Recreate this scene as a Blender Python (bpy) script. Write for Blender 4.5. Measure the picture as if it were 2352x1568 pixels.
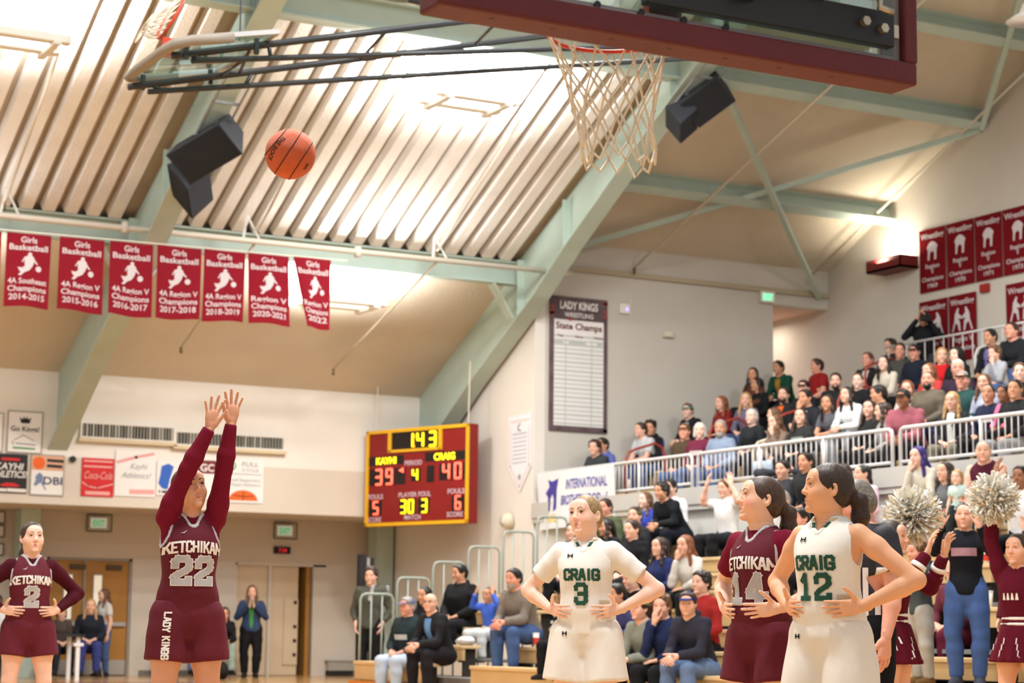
import bpy, bmesh, math, random
import numpy as np
from mathutils import Vector, Matrix
random.seed(7)
for _o in list(bpy.data.objects): bpy.data.objects.remove(_o)
SC = bpy.context.scene
COL = SC.collection

# ------------------------------------------------------------------ camera
YAW, PITCH, ROLL = math.radians(28.41), math.radians(8.054), math.radians(0.644)
cam_d = bpy.data.cameras.new('camera'); cam = bpy.data.objects.new('camera', cam_d); COL.objects.link(cam)
cam_d.sensor_fit = 'HORIZONTAL'; cam_d.sensor_width = 36.0
cam_d.lens = 4700.0 / 2352.0 * 36.0
cam_d.clip_start = 0.1; cam_d.clip_end = 200
_f = Vector((math.sin(YAW)*math.cos(PITCH), math.cos(YAW)*math.cos(PITCH), math.sin(PITCH)))
_r = Vector((math.cos(YAW), -math.sin(YAW), 0)); _u = _r.cross(_f)
_r2 = math.cos(ROLL)*_r + math.sin(ROLL)*_u; _u2 = -math.sin(ROLL)*_r + math.cos(ROLL)*_u
cam.matrix_world = Matrix(((_r2.x, _u2.x, -_f.x, 0), (_r2.y, _u2.y, -_f.y, 0), (_r2.z, _u2.z, -_f.z, 0.87), (0, 0, 0, 1)))
cam_d.dof.use_dof = True; cam_d.dof.focus_distance = 10.6; cam_d.dof.aperture_fstop = 3.6
SC.camera = cam
SC.view_settings.view_transform = 'Standard'; SC.view_settings.look = 'None'
SC.view_settings.gamma = 1.0; SC.view_settings.use_curve_mapping = False
SC.view_settings.exposure = 0.22
SC.cycles.max_bounces = 5; SC.cycles.diffuse_bounces = 3; SC.cycles.adaptive_threshold = 0.03; SC.cycles.glossy_bounces = 2
SC.cycles.transmission_bounces = 4; SC.cycles.transparent_max_bounces = 6
SC.cycles.sample_clamp_indirect = 6.0; SC.cycles.caustics_reflective = False; SC.cycles.caustics_refractive = False

# ------------------------------------------------------------------ world and the hall's large lights
wd = bpy.data.worlds.new('hall_ambient'); SC.world = wd; wd.use_nodes = True
wd.node_tree.nodes['Background'].inputs[0].default_value = (1.0, 0.985, 0.96, 1)
wd.node_tree.nodes['Background'].inputs[1].default_value = 0.62
def area(name, loc, size, size_y, power, direction, color=(1, .985, .955), spread=180):
    l = bpy.data.lights.new(name, 'AREA'); l.shape = 'RECTANGLE'; l.size = size; l.size_y = size_y
    l.energy = power; l.color = color; l.spread = math.radians(spread)
    o = bpy.data.objects.new(name, l); COL.objects.link(o); o.location = loc
    o.rotation_euler = Vector(direction).to_track_quat('-Z', 'Y').to_euler()
    return o

# ------------------------------------------------------------------ helpers
def lin(c): return tuple(((v/12.92) if v <= .04045 else ((v+.055)/1.055)**2.4) for v in (x/255. for x in c))
MATS = {}
def mat(name, rgb, rough=.6, spec=.3, noise=0, nscale=8, bump=0, bscale=60, metal=0, emit=None, estr=0, sub=0, sheen=0, alpha=None, trans=0):
    if name in MATS: return MATS[name]
    m = bpy.data.materials.new(name); m.use_nodes = True; nt = m.node_tree; b = nt.nodes['Principled BSDF']
    c = lin(rgb); b.inputs['Base Color'].default_value = (*c, 1); b.inputs['Roughness'].default_value = rough
    b.inputs['Specular IOR Level'].default_value = spec; b.inputs['Metallic'].default_value = metal
    if sub: b.inputs['Subsurface Weight'].default_value = sub; b.inputs['Subsurface Radius'].default_value = (.012, .005, .003); b.inputs['Subsurface Scale'].default_value = 1.0
    if sheen: b.inputs['Sheen Weight'].default_value = sheen
    if trans: b.inputs['Transmission Weight'].default_value = trans
    if emit: b.inputs['Emission Color'].default_value = (*lin(emit), 1); b.inputs['Emission Strength'].default_value = estr
    if noise or bump:
        tc = nt.nodes.new('ShaderNodeTexCoord')
    if noise:
        n = nt.nodes.new('ShaderNodeTexNoise'); n.inputs['Scale'].default_value = nscale; n.inputs['Detail'].default_value = 4
        nt.links.new(tc.outputs['Object'], n.inputs['Vector'])
        mr = nt.nodes.new('ShaderNodeMapRange'); mr.inputs['From Min'].default_value = .3; mr.inputs['From Max'].default_value = .7
        mr.inputs['To Min'].default_value = 1-noise; mr.inputs['To Max'].default_value = 1+noise
        nt.links.new(n.outputs['Fac'], mr.inputs['Value'])
        mx = nt.nodes.new('ShaderNodeVectorMath'); mx.operation = 'SCALE'; mx.inputs[0].default_value = c
        nt.links.new(mr.outputs[0], mx.inputs['Scale']); nt.links.new(mx.outputs[0], b.inputs['Base Color'])
    if bump:
        n2 = nt.nodes.new('ShaderNodeTexNoise'); n2.inputs['Scale'].default_value = bscale; n2.inputs['Detail'].default_value = 3
        nt.links.new(tc.outputs['Object'], n2.inputs['Vector'])
        bp = nt.nodes.new('ShaderNodeBump'); bp.inputs['Strength'].default_value = bump; bp.inputs['Distance'].default_value = .02
        nt.links.new(n2.outputs['Fac'], bp.inputs['Height']); nt.links.new(bp.outputs[0], b.inputs['Normal'])
    MATS[name] = m; return m

def glass_mat(name, tint=(225, 240, 236), alpha=.25):
    if name in MATS: return MATS[name]
    m = bpy.data.materials.new(name); m.use_nodes = True; nt = m.node_tree
    for n in list(nt.nodes): nt.nodes.remove(n)
    out = nt.nodes.new('ShaderNodeOutputMaterial'); mix = nt.nodes.new('ShaderNodeMixShader'); mix.inputs[0].default_value = alpha
    t = nt.nodes.new('ShaderNodeBsdfTransparent'); t.inputs[0].default_value = (*lin(tint), 1)
    g = nt.nodes.new('ShaderNodeBsdfGlossy'); g.inputs['Roughness'].default_value = .05; g.inputs[0].default_value = (.9, .95, .93, 1)
    nt.links.new(t.outputs[0], mix.inputs[1]); nt.links.new(g.outputs[0], mix.inputs[2]); nt.links.new(mix.outputs[0], out.inputs[0])
    MATS[name] = m; return m

class MB:
    """collects boxes, bars, tubes and prisms; build() links them as one mesh object"""
    def __init__(s): s.v = []; s.f = []; s.marks = [0]
    def add(s, vs, fs):
        o = len(s.v); s.v += [tuple(map(float, v)) for v in vs]; s.f += [tuple(i+o for i in f) for f in fs]; return s
    def box(s, x0, x1, y0, y1, z0, z1):
        return s.add([(x0,y0,z0),(x1,y0,z0),(x1,y1,z0),(x0,y1,z0),(x0,y0,z1),(x1,y0,z1),(x1,y1,z1),(x0,y1,z1)],
                     [(0,3,2,1),(4,5,6,7),(0,1,5,4),(1,2,6,5),(2,3,7,6),(3,0,4,7)])
    def obox(s, c, ax, ay, az, hx, hy, hz):
        c = np.array(c, float); ax, ay, az = (np.array(a, float)/np.linalg.norm(a) for a in (ax, ay, az))
        vs = [c + sx*hx*ax + sy*hy*ay + sz*hz*az for sz in (-1, 1) for sx, sy in ((-1,-1),(1,-1),(1,1),(-1,1))]
        return s.add(vs, [(0,3,2,1),(4,5,6,7),(0,1,5,4),(1,2,6,5),(2,3,7,6),(3,0,4,7)])
    def bar(s, a, b, w, h, up=(0, 0, 1)):
        a = np.array(a, float); b = np.array(b, float); d = b-a; L = np.linalg.norm(d); d /= L
        sd = np.cross(d, up); sd /= np.linalg.norm(sd); u = np.cross(sd, d)
        return s.obox((a+b)/2, d, sd, u, L/2, w/2, h/2)
    def tube(s, pts, r, n=8, cap=True, closed=False):
        pts = [np.array(p, float) for p in pts]; m = len(pts); rs = r if hasattr(r, '__len__') else [r]*m
        vs = []; prev = None
        for i in range(m):
            if closed: d = pts[(i+1) % m]-pts[i-1]
            else: d = pts[min(i+1, m-1)]-pts[max(i-1, 0)]
            d = d/(np.linalg.norm(d)+1e-12)
            if prev is None:
                ref = np.array((0, 0, 1.)) if abs(d[2]) < .9 else np.array((1., 0, 0)); u = np.cross(d, ref)
            else: u = prev - d*np.dot(prev, d)
            u /= np.linalg.norm(u); prev = u; w = np.cross(d, u)
            for k in range(n):
                a = 2*math.pi*k/n; vs.append(pts[i] + rs[i]*(math.cos(a)*u + math.sin(a)*w))
        fs = []
        for i in range(m if closed else m-1):
            j = (i+1) % m
            for k in range(n): fs.append((i*n+k, i*n+(k+1) % n, j*n+(k+1) % n, j*n+k))
        if cap and not closed: fs += [tuple(range(n-1, -1, -1)), tuple((m-1)*n+k for k in range(n))]
        return s.add(vs, fs)
    def prism(s, poly, depth, M=None):
        """poly (x, z) counter-clockwise, extruded along local y from 0 to depth; M places it"""
        n = len(poly); vs = [(x, 0, z) for x, z in poly] + [(x, depth, z) for x, z in poly]
        if M is not None: vs = [tuple(M @ Vector(v)) for v in vs]
        fs = [tuple(range(n)), tuple(range(2*n-1, n-1, -1))] + [(i, i+n, (i+1) % n + n, (i+1) % n) for i in range(n)]
        return s.add(vs, fs)
    def mesh(s, name):
        me = bpy.data.meshes.new(name); me.from_pydata(s.v, [], s.f); me.update(); return me
    def mark(s): s.marks.append(len(s.f)); return s
    def build(s, name, m, parent=None, smooth=False, bevel=0):
        if len(s.marks) > 2 and parent is not None:                     # print: one object per line or figure
            o = None
            for a, b in zip(s.marks, s.marks[1:]):
                fs = s.f[a:b]; used = sorted({i for f in fs for i in f}); ix = {v: k for k, v in enumerate(used)}
                me = bpy.data.meshes.new(name); me.from_pydata([s.v[i] for i in used], [], [tuple(ix[i] for i in f) for f in fs]); me.update()
                o = link(name, me, m, parent, smooth, bevel)
            return o
        return link(name, s.mesh(name), m, parent, smooth, bevel)

def link(name, me, m, parent=None, smooth=False, bevel=0):
    o = bpy.data.objects.new(name, me); COL.objects.link(o)
    if m is not None and not len(me.materials): me.materials.append(m)
    if smooth: me.shade_smooth()
    if parent is not None: o.parent = parent; o.matrix_parent_inverse = parent.matrix_basis.inverted()
    if bevel:
        b = o.modifiers.new('bevel', 'BEVEL'); b.width = bevel; b.segments = 2; b.limit_method = 'ANGLE'
    return o
def empty(name, loc=(0, 0, 0), rz=0):
    o = bpy.data.objects.new(name, None); COL.objects.link(o); o.location = loc; o.rotation_euler = (0, 0, rz); o.empty_display_size = .1
    return o
def tag(o, label, cat, group=None):
    o['label'] = label; o['category'] = cat
    if group: o['group'] = group
    return o
def struct(o): o['kind'] = 'structure'; return o
def stuff(o): o['kind'] = 'stuff'; return o
def copy_tree(o, parent=None, mw=None):
    c = o.copy(); COL.objects.link(c)
    if parent is not None: c.parent = parent
    for ch in list(o.children): copy_tree(ch, c)
    return c
def frame(origin, right, up):
    """matrix whose x runs along right, z along up, y into the surface (away from the viewer's side)"""
    r = Vector(right).normalized(); u = Vector(up).normalized(); y = u.cross(r)
    return Matrix(((r.x, y.x, u.x, origin[0]), (r.y, y.y, u.y, origin[1]), (r.z, y.z, u.z, origin[2]), (0, 0, 0, 1)))

# ---- lettering: text as thin flat geometry, cached per string
_TX = {}
def text_data(s, bold=.0):
    k = (s, bold)
    if k not in _TX:
        cu = bpy.data.curves.new('t', 'FONT'); cu.body = s; cu.size = 1.0; cu.align_x = 'CENTER'; cu.offset = bold; cu.resolution_u = 3
        o = bpy.data.objects.new('t', cu); me = bpy.data.meshes.new_from_object(o)
        vs = [(v.co.x, v.co.y) for v in me.vertices]; fs = [tuple(p.vertices) for p in me.polygons]
        bpy.data.objects.remove(o); bpy.data.curves.remove(cu); bpy.data.meshes.remove(me)
        _TX[k] = (vs, fs)
    return _TX[k]
def text_on(mb, s, M, cx, z, h, width=None, bold=.015, y=-.004, arch=0, slant=0):
    """add string s to mb on frame M: centre cx, baseline z, capital height h"""
    vs, fs = text_data(s, bold)
    if not vs: return mb
    k = h/.72; w = (max(v[0] for v in vs)-min(v[0] for v in vs))*k; mid = (max(v[0] for v in vs)+min(v[0] for v in vs))/2
    kx = k*(width/w if width else 1); W = width or w
    out = []
    for x, yv in vs:
        px = (x-mid)*kx; out.append(tuple(M @ Vector((cx+px+slant*yv*k, y, z+yv*k + arch*(1-(2*px/W)**2)))))
    return mb.add(out, fs).mark()
def poly_on(mb, pts, M, y=-.004, mark=True):
    mb.add([tuple(M @ Vector((x, y, z))) for x, z in pts], [tuple(range(len(pts)))])
    return mb.mark() if mark else mb
def disc_on(mb, cx, cz, r, M, y=-.004, n=20, ry=None, a0=0, a1=2*math.pi):
    return poly_on(mb, [(cx+r*math.cos(a0+(a1-a0)*i/n), cz+(ry or r)*math.sin(a0+(a1-a0)*i/n)) for i in range(n if a1-a0 > 6.2 else n+1)], M, y)
def stroke_on(mb, pts, w, M, y=-.004):
    """thick polyline in the frame's plane"""
    for (x0, z0), (x1, z1) in zip(pts, pts[1:]):
        dx, dz = x1-x0, z1-z0; L = math.hypot(dx, dz) or 1; nx, nz = -dz/L*w/2, dx/L*w/2; ex, ez = dx/L*w/2, dz/L*w/2
        poly_on(mb, [(x0-ex-nx, z0-ez-nz), (x1+ex-nx, z1+ez-nz), (x1+ex+nx, z1+ez+nz), (x0-ex+nx, z0-ez+nz)], M, y, False)
    return mb.mark()
# ------------------------------------------------------------------ structure
W_WHITE = mat('wall_white', (226, 221, 214), .75, .2, .03, 1.2)
W_GREIGE = mat('wall_greige', (206, 196, 184), .75, .2, .03, 1.2)
W_GREY = mat('wall_grey', (198, 194, 186), .8, .2, .03, 1.0)
GREEN = mat('steel_green', (178, 196, 187), .5, .35, .04, 2)
CEIL = mat('ceiling_beige', (206, 196, 178), .95, .1, .06, .8, .5, 25)
DECK = mat('deck_spray', (236, 232, 227), .95, .1, .05, 2.5, .9, 45)
DECKSHADE = mat('deck_groove_shade', (182, 168, 148), .95, .1, .05, 3)  # brown shadow of the deck grooves put into the slab colour
TRIMB = mat('trim_tan', (176, 164, 142), .7, .2)
S = .498
def roof(Y): return 22.009 - S*Y            # lining plane of the main hall
def roofR(Y): return 22.44 - S*Y            # lining plane of the side bay, a little higher
RN = np.array([0, S, 1.])/math.hypot(1, S)          # up-ish normal of the roof slope
YF, YL, YG, XG, XR, YRIDGE = 33.9, 36.0, 30.0, 16.67, 22.85, 17.0

# floor: hardwood with a fine board grain
def floor_mat():
    m = bpy.data.materials.new('court_maple'); m.use_nodes = True; nt = m.node_tree; b = nt.nodes['Principled BSDF']
    tc = nt.nodes.new('ShaderNodeTexCoord'); br = nt.nodes.new('ShaderNodeTexBrick'); mp = nt.nodes.new('ShaderNodeMapping')
    mp.inputs['Rotation'].default_value = (0, 0, math.pi/2)
    nt.links.new(tc.outputs['Object'], mp.inputs['Vector']); nt.links.new(mp.outputs[0], br.inputs['Vector'])
    br.inputs['Color1'].default_value = (*lin((214, 172, 116)), 1); br.inputs['Color2'].default_value = (*lin((198, 154, 100)), 1)
    br.inputs['Mortar'].default_value = (*lin((150, 110, 70)), 1); br.inputs['Scale'].default_value = 1
    br.inputs['Brick Width'].default_value = 1.4; br.inputs['Row Height'].default_value = .057; br.inputs['Mortar Size'].default_value = .002
    nt.links.new(br.outputs['Color'], b.inputs['Base Color']); b.inputs['Roughness'].default_value = .16; b.inputs['Specular IOR Level'].default_value = .6
    return m
struct(MB().box(-14, 23.2, -3, 37.5, -.1, 0).build('floor', floor_mat()))
# painted lane lines of the near basket and the far baseline
LINE = mat('court_line_white', (235, 232, 226), .3, .5); MAROON_P = mat('court_paint_maroon', (98, 24, 34), .25, .5)
lm = MB()
for x in (2.04, 5.70): lm.box(x-.025, x+.025, 4.8, 10.6, 0, .002)
lm.box(2.04, 5.7, 10.55, 10.6, 0, .0021); lm.box(-4, 11.6, 4.75, 4.8, 0, .002); lm.box(-4, 11.6, 30.35, 30.4, 0, .002); lm.box(11.55, 11.6, 4.8, 30.4, 0, .0021)
struct(lm.build('trim_1', LINE)); struct(MB().box(-4, 11.5, 30.45, 31.6, 0, .002).build('trim_2', MAROON_P))

# far end wall: fascia above a recessed lower wall
wb = struct(MB().box(-14, XG, YF, YF+.25, 3.70, 5.3).build('wall_back', W_WHITE))
struct(MB().box(-14, XG, YF-.004, YF+.25, 2.89, 3.70).build('wall_back', W_GREIGE))
struct(MB().box(-14, XG, YF+.25, YL+.2, 2.89, 3.05).build('trim_3', W_GREIGE))
# lower wall around two door openings
D1, D2 = (10.15, 11.72), (13.70, 15.52)
lw = MB().box(-14, D1[0], YL, YL+.2, 0, 3).box(D1[0], D1[1], YL, YL+.2, 2.09, 3).box(D1[1], D2[0], YL, YL+.2, 0, 3)
lw.box(D2[0], D2[1], YL, YL+.2, 2.07, 3).box(D2[1], XG+.8, YL, YL+.2, 0, 3)
struct(lw.build('wall_back_lower', W_GREIGE))
struct(MB().box(11.9, 13.55, YL-.02, YL, 0, .1).box(15.6, XG, YL-.02, YL, 0, .1).build('baseboard_back', mat('base_grey', (110, 106, 100), .6)))
# return wall and the grey bay wall, side wall
struct(MB().box(XG, XG+.2, YG, YL+.2, 0, 7.0).build('wall_right', W_WHITE))
gw = MB().box(XG+.2, 21.6, YG, YG+.2, 2.9, 7.6).box(21.6, XR, YG, YG+.2, 6.79, 7.6)
struct(gw.build('wall_bay', W_GREY))
struct(MB().box(XG+.2, XR, YG-.06, YG, 7.0, 7.09).build('trim_4', TRIMB))
struct(MB().box(XR, XR+.2, 3, YG+4, 0, 13.6).build('wall_side', W_GREY))
PINK = mat('corridor_paint', (214, 190, 174), .8, .2, .02, 2)
cw = MB().box(21.45, 21.6, YG+.2, YG+4, 2.9, 7).box(21.45, XR, YG+3.8, YG+4, 2.9, 7)
struct(cw.build('wall_corridor', PINK)); struct(MB().box(21.4, XR, YG+.2, YG+4, 6.79, 6.9).build('ceiling_corridor', PINK))
struct(MB().box(21.4, XR, YG, YG+4, 4.9, 5.0).build('floor_corridor', PINK))
# balcony: front wall, slab
BW = mat('balcony_white', (214, 214, 210), .75, .2, .03, 1.5)
struct(MB().box(XG+.05, XG+.25, 3, YG, 0, 2.74).build('wall_balcony', BW))
SLAB = mat('slab_grey', (186, 184, 180), .7)
struct(MB().box(XG-.02, XR, 3, YG, 2.66, 2.78).build('floor_balcony', SLAB)); struct(MB().box(XG-.04, XG+.18, 3, YG, 2.74, 2.99).build('trim_6', SLAB))

# roof: deck board over the slope, then the visible linings
def slope_box(mb, x0, x1, Y0, Y1, d0, d1, roof=roof):
    """box lying in the roof slope between Y0 (low, far) and Y1 (high, near), d0..d1 above the lining plane"""
    c = []
    for d in (d0, d1):
        for x, y in ((x0, Y1), (x1, Y1), (x1, Y0), (x0, Y0)):
            c.append((x, y+RN[1]*d, roof(y)+RN[2]*d))
    return mb.add(c, [(0,3,2,1),(4,5,6,7),(0,1,5,4),(1,2,6,5),(2,3,7,6),(3,0,4,7)])
ceiling = struct(slope_box(MB(), -14, 16.6, 36.0, YRIDGE, .16, .22).build('ceiling', DECKSHADE))
ceiling_r = struct(slope_box(MB(), 16.6, XR+.2, 31.0, YRIDGE, .12, .2, roofR).build('ceiling_bay', DECKSHADE))
struct(MB().add([(16.6, y, z) for y, z in ((31, roof(31)), (17, roof(17)), (17, roofR(17)+.2), (31, roofR(31)+.2))]+[(16.66, y, z) for y, z in ((31, roof(31)), (17, roof(17)), (17, roofR(17)+.2), (31, roofR(31)+.2))], [(0,1,2,3),(7,6,5,4),(0,4,5,1),(1,5,6,2),(2,6,7,3),(3,7,4,0)]).build('trim_5', CEIL))
# lower plain lining between the fascia and the eave beam, per bay
for x0, x1 in ((-3.9, 2.8), (2.8, 9.65), (9.65, 16.6)):
    slope_box(MB(), x0, x1, 34.1, 30.13, 0, .1).build('lining_panel', CEIL, ceiling)
for Y0, Y1 in ((30.1, 28.1), (28.1, 25.75), (25.75, 23.4), (23.4, 21), (21, 17)):
    for x0, x1 in ((16.9, 19.9), (19.905, XR)):
        slope_box(MB(), x0, x1, Y0, Y1+.006, 0, .1, roofR).build('lining_panel', CEIL, ceiling_r)
# fluted acoustic deck above the eave beam: one pan per rib
pan_me = None
for bay0, bay1 in ((-3.75, 2.7), (2.98, 9.42), (9.78, 16.2)):
    x = bay0
    while x+.25 < bay1+.05:
        for Y0, Y1 in ((30.0, 25.38), (25.0, 17.2)):
            m = MB(); P = []
            for d, e in ((.0, .03), (.13, 0)):
                for xx, y in ((x+e, Y1), (x+.25-e, Y1), (x+.25-e, Y0), (x+e, Y0)):
                    P.append((xx, y+RN[1]*d, roof(y)+RN[2]*d))
            m.add(P, [(0,3,2,1),(4,5,6,7),(0,1,5,4),(1,2,6,5),(2,3,7,6),(3,0,4,7)]).build('deck_pan', DECK, ceiling)
        x += .343
# steel bents: web + bottom flange + stiffeners, each one a beam thing
def bent(xc, label):
    root = empty('roof_beam', (xc, YF, 0)); tag(root, label, 'beam', 'sloping steel roof beams')
    fw = .34
    # web top follows the roof, bottom flange tapers: deep at the knee near Y=30, shallow at the fascia
    prof = [(34.7, 1.52), (33.9, 1.30), (31.75, 1.06), (29.4, .96), (28.4, .82), (26.5, .69), (23.5, .61), (17.2, .54)]  # (Y, depth below the roof, vertical)
    top = [(y, roof(y)+.1) for y, _ in prof]; bot = [(y, roof(y)-d) for y, d in prof]
    poly = [(y, z) for y, z in top] + [(y, z) for y, z in reversed(bot)]
    n = len(poly); vs = [(xc-.03, y, z) for y, z in poly] + [(xc+.03, y, z) for y, z in poly]
    MB().add(vs, [tuple(range(n)), tuple(range(2*n-1, n-1, -1))] + [(i, i+n, (i+1) % n+n, (i+1) % n) for i in range(n)]).build('web', GREEN, root)
    fl = MB()
    for (y0, z0), (y1, z1) in zip(bot, bot[1:]): fl.bar((xc, y0, z0-.012), (xc, y1, z1-.012), fw, .025)
    fl.build('bottom_flange', GREEN, root)
    for Y in (29.93, 28.4, 25.2):
        for s in (-1, 1):
            z1 = roof(Y)-.02; z0 = roof(Y)-np.interp(-Y, [-p[0] for p in prof], [p[1] for p in prof])
            MB().box(min(xc+s*.03, xc+s*.165), max(xc+s*.03, xc+s*.165), Y-.012, Y+.012, z0, z1).build('stiffener', GREEN, root)
    MB().box(xc-.17, xc+.17, 35.35, 35.75, 0, 3.6).build('column', GREEN, root)
    return root
bent(9.65, 'sloping pale green steel roof beam carrying the left speaker pair')
bent(16.44, 'sloping pale green steel roof beam ending behind the scoreboard')
bent(2.84, 'sloping pale green steel roof beam outside the left edge')
# eave beam and upper beam between the bents, right-bay purlins
def ibeam(a, b, w, h, name, label, cat='beam', up=(0, 0, 1)):
    root = empty(name, a); tag(root, label, cat, 'horizontal roof beams')
    a = np.array(a, float); b = np.array(b, float); up = np.array(up, float)/np.linalg.norm(up)
    MB().bar(a, b, .03, h, up).build('web', GREEN, root)
    MB().bar(a+up*h/2, b+up*h/2, w, .03, up).build('top_flange', GREEN, root)
    MB().bar(a-up*h/2, b-up*h/2, w, .03, up).build('bottom_flange', GREEN, root)
    return root
ye = 30.13
ibeam((2.9, ye, roof(ye)-.13), (9.55, ye, roof(ye)-.13), .22, .36, 'eave_beam', 'green eave beam left of the first sloping beam')
ibeam((9.75, ye, roof(ye)-.13), (16.35, ye, roof(ye)-.13), .22, .36, 'eave_beam', 'green eave beam over the red banners')
for x0, x1, lb in ((2.9, 9.55, 'green upper beam at the top left corner'), (9.75, 16.35, 'green upper beam behind the black basket arms')):
    ibeam((x0, 25.18, roof(25.18)-.16), (x1, 25.18, roof(25.18)-.16), .26, .4, 'ridge_side_beam', lb)
for Y, lb in ((28.15, 'green purlin over the bay wall, lower one'), (25.72, 'green purlin over the bay, second from below'), (24.0, 'green purlin over the bay, third from below'), (22.0, 'green purlin beside the backboard corner')):
    ibeam((16.9, Y, roofR(Y)-.17), (XR-.02, Y, roofR(Y)-.17), .2, .3, 'roof_purlin', lb, 'beam', RN)
for x, s in ((9.65, -1), (9.65, 1), (16.44, -1), (2.84, 1)):
    o = MB().bar((x+s*.55, 30.13, roof(30.13)-.33), (x+s*.18, 30.13, roof(30.13)-.9), .03, .22, (0, 1, 0)).build('knee_plate', GREEN)
    tag(o, {(9.65, -1): 'green knee plate left of the first sloping beam', (9.65, 1): 'green knee plate right of the first sloping beam', (16.44, -1): 'green knee plate at the second sloping beam', (2.84, 1): 'green knee plate outside the left edge'}[(x, s)], 'plate')
# cross bracing of the right bay
def brace(a, b, label):
    o = MB().bar(a, b, .09, .09).build('brace_bar', GREEN); return tag(o, label, 'brace', 'diagonal roof braces')
brace((16.95, 30.0, 7.25), (22.8, 25.75, 9.28), 'long green diagonal brace rising to the right')
brace((17.3, 25.4, 9.35), (22.6, 29.95, 7.0), 'dark green diagonal brace falling to the right')
brace((22.8, 25.7, 9.3), (20.4, 21.5, 11.4), 'thin green diagonal brace beside the backboard pad')
brace((17.0, 24.3, 9.95), (22.8, 21.0, 11.7), 'flat green diagonal brace at the upper right corner')
# ------------------------------------------------------------------ lamps
FIX = mat('fixture_white', (232, 230, 226), .4, .4)
BULB = mat('lamp_bulb', (255, 252, 245), .4, .2, emit=(255, 246, 232), estr=9)
def fixture(p, L, label, power, up, rx=.0):
    """pendant up-light: two long reflector bars, two cross bars, end lamps and the lamp's own light"""
    x, y, z = p; root = empty('pendant_lamp', p); tag(root, label, 'lamp', 'pendant up-lights under the roof')
    for dy in (-.28, .28):
        b = MB(); b.add([(x-L/2, y+dy-.09, z), (x+L/2, y+dy-.09, z), (x+L/2, y+dy+.09, z), (x-L/2, y+dy+.09, z), (x-L/2, y+dy-.06, z+.12), (x+L/2, y+dy-.06, z+.12), (x+L/2, y+dy+.06, z+.12), (x-L/2, y+dy+.06, z+.12)],
            [(0,3,2,1),(4,5,6,7),(0,1,5,4),(1,2,6,5),(2,3,7,6),(3,0,4,7)]); b.build('reflector_bar', FIX, root, bevel=.01)
        MB().tube([(x-L/2-.13, y+dy, z+.05), (x-L/2+.0, y+dy, z+.05)], [.075, .085], 12).build('end_lamp', BULB, root, True)
    for dx in (-L/2+.2, L/2-.2): MB().box(x+dx-.05, x+dx+.05, y-.42, y+.42, z-.05, z).build('cross_bar', FIX, root)
    for dx in (-L/2+.2, L/2-.2): MB().tube([(x+dx, y, z), (x+dx, y, roof(y)-.0)], .008, 5).build('hanger_rod', FIX, root)
    a = area('lamp_light', (x, y, z+.16), L, .5, power, up, (1, .985, .96), 170); a.parent = root; a.matrix_parent_inverse = root.matrix_basis.inverted()
    d = area('lamp_glow', (x, y, z-.06), L*.8, .5, power*.22, (0, 0, -1), (1, .98, .95)); d.parent = root; d.matrix_parent_inverse = root.matrix_basis.inverted()
    return root
fixture((13.15, 25.75, 8.42), 1.35, 'white pendant up-light under the bright fluted ceiling', 1150, (0, .35, 1))
fixture((6.55, 25.85, 8.38), 1.35, 'white pendant up-light at the top left corner', 620, (0, .35, 1))
fixture((13.25, 30.4, 6.10), 1.35, 'white pendant up-light behind the last red banner', 460, (0, .3, 1))
fixture((6.4, 30.4, 6.10), 1.35, 'white pendant up-light outside the left edge, lower row', 150, (0, .3, 1))
for i, (x, y) in enumerate(((-.2, 25.8), (-.2, 18.5), (13.2, 18.4), (3.5, 18.4))):
    fixture((x, y, roof(y)-.8), 1.35, ('white pendant up-light far left outside the frame', 'white pendant up-light near the ridge, left', 'white pendant up-light near the ridge, right', 'white pendant up-light near the ridge over the court')[i], 420, (0, .2, 1))
# down-lights added unseen above the frame to brighten court and stands
def fill_lamp(p, label, power):
    root = empty('added_fill_lamp', p); tag(root, label, 'lamp', 'added fill lamps above the frame'); x, y, z = p
    MB().tube([(x, y, z+.25), (x, y, z+.12), (x, y, z)], [.07, .12, .3], 16).build('shade', FIX, root, True)
    MB().tube([(x, y, z+.25), (x, y, z+1.2)], .012, 6).build('rod', FIX, root)
    a = area('lamp_light', (x, y, z-.02), .9, .9, power, (0, 0, -1), (1, .98, .95)); a.parent = root; a.matrix_parent_inverse = root.matrix_basis.inverted()
fill_lamp((4.5, 8.5, 9.5), 'added fill lamp above the near lane', 620)
fill_lamp((9.5, 14.0, 10.5), 'added fill lamp above the right sideline', 700)
fill_lamp((13.5, 22.0, 9.3), 'added fill lamp above the lower stand', 480)
fill_lamp((18.6, 20.0, 9.0), 'added fill lamp above the upper stand', 330)
fill_lamp((2.0, 15.0, 10.5), 'added fill lamp above the far lane side', 480)

# wall sconce on the side wall
MAROON = mat('maroon_paint', (106, 34, 34), .5, .3)
sc = empty('wall_sconce', (XR-.2, 27.7, 7.2)); tag(sc, 'maroon box wall light shining up beside the wrestling banners', 'lamp')
b = MB().box(XR-.42, XR-.01, 27.42, 28.35, 7.18, 7.22)
b.box(XR-.42, XR-.40, 27.42, 28.35, 7.18, 7.40).box(XR-.42, XR-.01, 27.42, 27.44, 7.18, 7.40).box(XR-.42, XR-.01, 28.33, 28.35, 7.18, 7.40)
b.build('box', MAROON, sc)
a = area('lamp_light', (XR-.2, 27.9, 7.27), .3, .8, 60, (.25, 0, 1), (1, .9, .72)); a.parent = sc; a.matrix_parent_inverse = sc.matrix_basis.inverted()
cl = area('corridor_lamp', (22.2, 31.6, 6.7), .6, .6, 20, (0, 0, -1), (1, .84, .7))

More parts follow.
